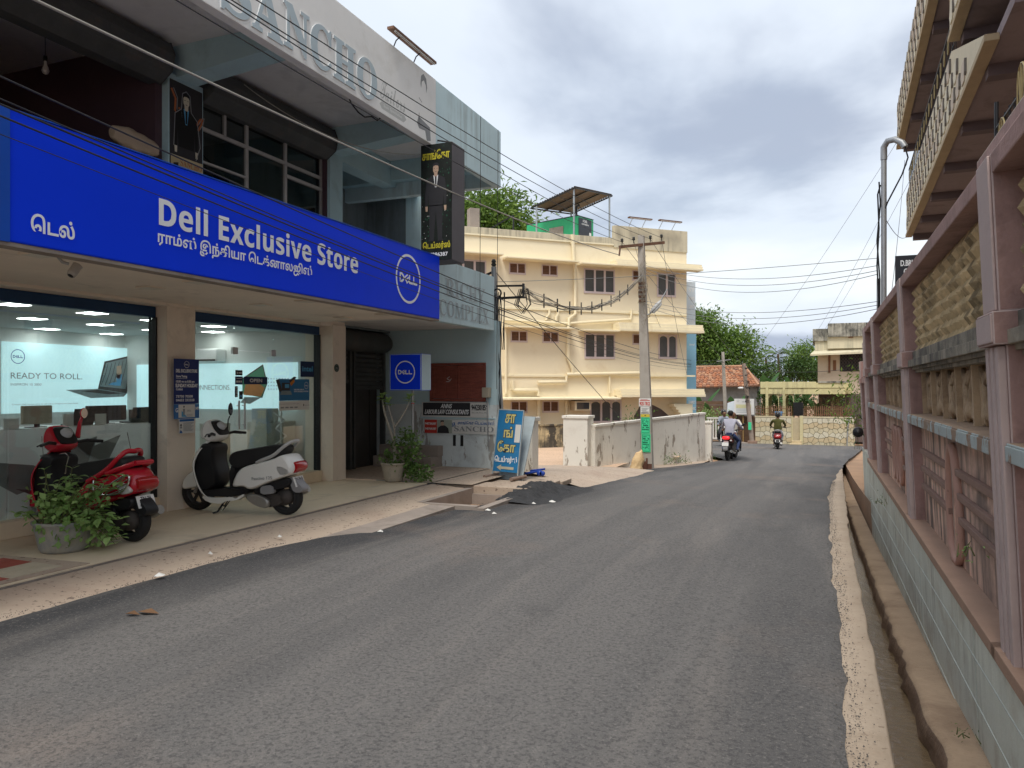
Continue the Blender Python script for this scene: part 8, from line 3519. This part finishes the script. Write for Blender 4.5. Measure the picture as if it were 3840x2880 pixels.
rr = random.Random(6)
for pts in TW:
    e_ = Vector(pts[-1]) - Vector((-6.48, 10.80, .09))
    for k in range(13):
        o = bpy.data.objects.new('leaf', rr.choice(LEAFV))
        COL.objects.link(o)
        o.parent = PT2
        o.matrix_local = Matrix.Translation(e_ + Vector((0, 0, .03 * (k % 3)))) @ Matrix.Rotation(k * 2.4, 4, 'Z') @ Matrix.Rotation(-.2 - .3 * (k % 3), 4, 'Y') @ Matrix.Diagonal((.12, .10, .12, 1))
crown('foliage', PT2, [(-6.28, 10.85, .62, .16, .16, .30), (-6.12, 10.9, .42, .13, .12, .30), (-6.05, 10.92, .2, .12, .1, .12), (-6.45, 10.8, .52, .2, .16, .14), (-6.60, 10.8, .60, .1, .1, .25)], 900, .062, lf2, 8, .68, .25, .30)['kind'] = 'stuff'
crown('trailing_leaves', PT2, [(-6.02, 10.93, .16, .13, .1, .10), (-6.1, 10.9, .7, .1, .1, .2)], 160, .06, lf1, 9, .6, .3, .3)['kind'] = 'stuff'

# trees and banana plants
tree('mango_tree', 'dense mango tree rising behind the roof of the yellow building', (-19, 41.6, -1.5), (-18.8, 41.6, 9), [(-19.2, 41.3, 11.4, 2.4, 2, 1.9), (-18.0, 41.6, 11.6, 1.6, 1.6, 1.7), (-17.5, 41.7, 10.4, 1.3, 1.4, 1.6), (-20.6, 41.2, 10.4, 2, 2, 2)], 13000, .40, lf4, .35, 3, None, .28)
tree('rain_tree', 'tall spreading tree behind the clay tiled house', (-8.3, 60.5, -2), (-8.0, 60.3, 3.5), [(-9.4, 60, 5.9, 1.7, 2, 1.5), (-8.3, 59.5, 6.4, 1.1, 1.4, .9), (-7.0, 60, 4.9, 1.3, 1.8, 1.2), (-5.9, 60.4, 5.2, 1.1, 1.5, .9), (-4.9, 60.6, 4.3, .8, 1.2, .7), (-8.2, 60, 3.5, 2.2, 2, 1.1), (-5.9, 60, 3.4, 1.3, 1.4, .8), (-10.6, 60, 4.4, 1.6, 2, 2)], 24000, .27, lf4, .3, 11, 'trees beyond the bend')
tree('broadleaf_tree', 'smaller feathery tree rising above the banana plants beside the yellow house', (-1.2, 69.5, -2), (-1.3, 69.4, 3.2), [(-1.25, 69.4, 4.75, .75, .8, .65), (-.6, 69.5, 4.1, .7, .8, .6), (-1.9, 69.3, 4.1, .7, .8, .5), (-.9, 69.5, 3.2, 1.1, 1, .7)], 5000, .2, lf4, .16, 12, 'trees beyond the bend')
tree('broadleaf_tree', 'low dark tree line bush between the palm and the yellow house', (-2.4, 62, -2), (-2.4, 62, 1.5), [(-2.8, 62, 2.9, 1.4, 1.2, .8), (-1.0, 62, 3.0, 1.5, 1.2, .7), (.5, 62, 2.8, 1.2, 1.2, .9)], 6000, .2, lf3, .16, 13, 'trees beyond the bend')
tree('broadleaf_tree', 'bushy tree hidden low behind the tiled house', (-5.0, 56, -2), (-5.0, 56, 1.2), [(-5.2, 56, 2.4, 1.2, 1, .9), (-6.6, 56, 2.4, 1.3, 1, .9), (-3.9, 56, 2.2, .9, 1, .9)], 5000, .2, lf3, .16, 14, 'trees beyond the bend')


def frond(q, base, yaw, L_, rise, droop, w, m=0, nseg=9, split=False):
    """a long arching leaf blade with a midrib fold"""
    d = Vector((math.cos(yaw), math.sin(yaw), 0))
    sd = Vector((-d.y, d.x, 0))
    pts = []
    for i in range(nseg + 1):
        u = i / nseg
        pts.append(Vector(base) + d * (L_ * (u - .25 * u * u * droop)) + Vector((0, 0, L_ * (rise * u - droop * u * u))))
    V, F_ = [], []
    for i, p_ in enumerate(pts):
        u = i / nseg
        ww = w * math.sin(math.pi * min(1, .08 + u * .92)) ** .6 * (1 if u < .97 else .2)
        j = .25 * nz(u * 6, yaw * 3, L_) * ww
        V += [p_ - sd * (ww + j) - Vector((0, 0, .25 * ww)), p_, p_ + sd * (ww - j) - Vector((0, 0, .25 * ww))]
    for i in range(nseg):
        F_ += [(i * 3, i * 3 + 1, i * 3 + 4, i * 3 + 3), (i * 3 + 1, i * 3 + 2, i * 3 + 5, i * 3 + 4)]
    q.mesh(V, F_, m, True)


banm = leafmat('banana_leaf', (.045, .125, .035), (.13, .25, .08), .35)
rr = random.Random(9)
BAN = [(-6.9, 47.6, -1.5, 1.5, 'banana plant left of the first far pole'), (-6.1, 47.4, -1.5, 1.0, 'short banana plant beside the plank fence'), (-5.0, 47.8, -1.5, 1.4, 'banana plant just right of the first far pole'), (-3.35, 51, -1.6, 2.9, 'tall banana plant with an upright leaf behind the notice board'),
       (-2.6, 51.6, -1.6, 2.3, 'banana plant behind the porch columns'), (-1.7, 52, -1.6, 2.4, 'banana plant behind the middle of the porch'), (-.9, 52, -1.6, 2.4, 'banana plant behind the right part of the porch'), (-.1, 47.6, -1.5, .9, 'small banana plant inside the porch garden')]
for i, (x, y, z, h, lab) in enumerate(BAN):
    T_ = thing('banana_plant', lab, 'banana plant', (x, y, z), None, 'banana plants beyond the bend')
    q = MB(M('banana_stem', (.22, .19, .08), .8, .2, 4, .2))
    q.tube([(x, y, z), (x + .05, y, z + h * .5), (x, y, z + h)], [.13, .11, .07], 8)
    q.build('stem', T_)
    nl = 9
    for k in range(nl):
        q = MB(banm)
        yaw = k * 2.4 + rr.random() * .6
        up = k >= nl - 2
        frond(q, (x, y, z + h - .1), yaw, 1.25 + .5 * rr.random(), 1.5 if up else .75 + .3 * rr.random(), .5 if up else 1.0 + .3 * rr.random(), .20 + .06 * rr.random())
        o = q.build('leaf', T_)
        set_tone(o.data, [min(1, max(0, .2 + .6 * rr.random()))] * len(o.data.vertices))
pal = leafmat('palm_leaf', (.05, .10, .035), (.13, .20, .07), .25)
for (x, y, z, s_, lab) in ((-3.8, 78, 4.9, 1.35, 'larger coconut palm crown swaying above the banana plants'), (-2.85, 79, 4.5, .7, 'small coconut palm crown right of the larger palm'), (-5.0, 79, 4.6, .9, 'palm crown half hidden behind the spreading tree')):
    T_ = thing('coconut_palm', lab, 'palm tree', (x, y, -2), None, 'palms beyond the bend')
    q = MB(bark)
    q.tube([(x + .4, y, -2), (x + .2, y, 2), (x, y, z)], [.16, .13, .10], 8)
    q.build('trunk', T_)
    for k in range(13):
        q = MB(pal)
        yaw = k * 2.4
        L_ = s_ * (1.0 + .4 * rr.random())
        d_ = Vector((math.cos(yaw), math.sin(yaw), 0))
        sd = Vector((-d_.y, d_.x, 0))
        rise, droop = .5 + 1.0 * rr.random(), .9 + .5 * rr.random()
        for i in range(16):
            u = .12 + .88 * i / 16
            p_ = Vector((x, y, z)) + d_ * L_ * u + Vector((0, 0, L_ * (rise * u - droop * u * u)))
            for s2 in (-1, 1):
                ll = L_ * .30 * math.sin(math.pi * min(1, .15 + u * .8))
                tip = p_ + sd * s2 * ll * .8 + d_ * ll * .45 - Vector((0, 0, ll * .45))
                q.mesh([p_, p_ + d_ * .09 * s_, tip], [(0, 1, 2)])
        o = q.build('frond', T_)
        set_tone(o.data, [rr.random()] * len(o.data.vertices))
# bushes, creepers and weeds
def bush(name, lab, cat, base, cents, n, size, mat, seed, group=None, stems=None, aspect=.5):
    T_ = thing(name, lab, cat, base, None, group)
    if stems:
        q = MB(stems[1])
        rr = random.Random(seed)
        for k in range(stems[0]):
            c = rr.choice(cents)
            e_ = Vector(c[:3]) + Vector((c[3] * rr.uniform(-1, 1), c[4] * rr.uniform(-1, 1), c[5] * rr.uniform(-.2, 1)))
            s_ = Vector(base) + Vector((rr.uniform(-.1, .1), rr.uniform(-.1, .1), 0))
            s_ = Vector((s_.x * .4 + e_.x * .6, s_.y * .4 + e_.y * .6, s_.z))
            q.tube([s_, s_.lerp(e_, .5) + Vector((rr.uniform(-.4, .4) * c[3], 0, .15 * c[5])), e_], [stems[2], stems[2] * .7, stems[2] * .3], 5)
        q.build('stems', T_)['kind'] = 'stuff'
    o = crown('foliage', T_, cents, n, size, mat, seed, aspect)
    return T_


twig = M('twig_brown', (.26, .17, .10), .9, .2, 6, .2)
bush('thorny_shrub', 'brown leggy shrub growing behind the pickets under the porch', 'shrub', (.7, 45.2, -1.3), [(.3, 45.2, .55, .7, .5, .55), (1.0, 45.2, .6, .7, .5, .6)], 420, .10, lf4, 31, None, (90, twig, .022))
bush('garden_shrub', 'dark leafy shrub seen between the porch columns', 'shrub', (-1.9, 47, -1.4), [(-1.2, 47.2, .7, .5, .5, .6), (-2.6, 47, .5, .5, .5, .7), (-3.0, 47, .6, .4, .4, .9)], 1500, .14, lf3, 32, None, (20, bark, .02))
bush('hedge_bush', 'bright green low plants on top of the white slat fence', 'shrub', (-5.6, 45.6, -1.3), [(-6.0, 45.7, .0, .6, .3, .28), (-5.1, 45.8, -.05, .6, .3, .25)], 900, .11, lf1, 33, None, (14, stemm, .012))
bush('hanging_creeper', 'leafy branch hanging over the far end of the pink wall', 'creeper', (.72, 17.4, .6), [(.74, 17.4, 1.9, .07, .25, .28), (.70, 17.2, 1.55, .07, .25, .28), (.72, 17.6, 1.15, .06, .2, .25)], 420, .10, lf4, 34, None, (5, stemm, .005), .32)
bush('hanging_creeper', 'spiky leafed plant drooping below the hanging branch at the wall end', 'creeper', (.70, 16.6, .4), [(.66, 16.4, .80, .06, .2, .2)], 50, .15, lf5, 35, None, (3, stemm, .004), .16)
for i, (x, y, z, s_, n, lab) in enumerate(((-4.37, 24.1, -.74, .16, 130, 'low weed clump at the foot of the white compound wall near the pole'), (-4.12, 25.1, -.80, .13, 90, 'second weed clump at the foot of the compound wall'), (-5.5, 23.6, .35, .28, 200, 'green shrub tips showing above the compound wall coping'),
                                          (-3.55, 28.1, -.95, .10, 60, 'tuft of weeds by the narrow end pillar'), (.70, 4.55, -.20, .035, 26, 'tiny weed on the drain ledge below the pale green dado'), (.64, 9.6, .30, .05, 26, 'small fern growing from the far dado'), (.70, 4.35, .78, .05, 16, 'pale sprig growing out of the salmon panel beside the near pillar'),
                                          (-9.6, 29.5, 2.9, .10, 30, 'small plant sprouting from the wall pipe of the yellow building'))):
    bush('weed_clump', lab, 'weed', (x, y, z), [(x, y, z + s_ * .7, s_ * 1.2, s_ * 1.2, s_ * .8)], n, s_ * .42, lf2 if i != 6 else lf1, 40 + i, None, (5, stemm, .004), .4)
# loose asphalt grit and sand along the two road edges
gr = np.random.default_rng(3)
def grit(name, lab, n, mats, xf, seed):
    V, F_, MI = [], [], []
    for k in range(n):
        y = 2.2 + 17 * gr.random() ** 1.3
        x = xf(y) + gr.normal() * .035
        s_ = .002 + .005 * gr.random() ** 3
        z = rz(y) + .026
        i = len(V)
        a = gr.random(3) * 6.28
        V += [(x + s_ * math.cos(a[0]), y + s_ * math.sin(a[0]), z), (x + s_ * math.cos(a[0] + 2.1), y + s_ * math.sin(a[0] + 2.1), z), (x + s_ * math.cos(a[0] + 4.2), y + s_ * math.sin(a[0] + 4.2), z), (x, y, z + s_ * 1.3)]
        F_ += [(i, i + 1, i + 3), (i + 1, i + 2, i + 3), (i + 2, i, i + 3)]
    q = MB(mats)
    q.mesh(V, F_)
    o = solo(name, q, lab, None, None, None, (0, 0, 0), 'stuff')
grit('road_grit', 'loose dark asphalt grit along the edge of the tan kerb', 4200, M('grit_grey_brown', (.12, .11, .10), .9, .4, 30, 0), lambda y: lerp(RIGHT, y) + .03, 1)
grit('road_grit', 'loose dark asphalt grit along the pavement side of the road', 3800, M('grit_grey_brown', (.12, .11, .10), .9, .4, 30, 0), lambda y: lerp(LEFT, y) - .03, 2)
# things left behind by the wall: a far hill line of greenery closing the street
T_ = crown('distant_greenery', None, [(-30 + 9 * k, 110 + 6 * (k % 2), .8 + .8 * (k % 3), 7, 3, 2.6) for k in range(11)], 9000, .5, lf3, 77)
T_['kind'] = 'stuff'
T_['label'] = 'far belt of green trees closing the view beyond the houses'
bpy.data.scenes.remove(TSC)
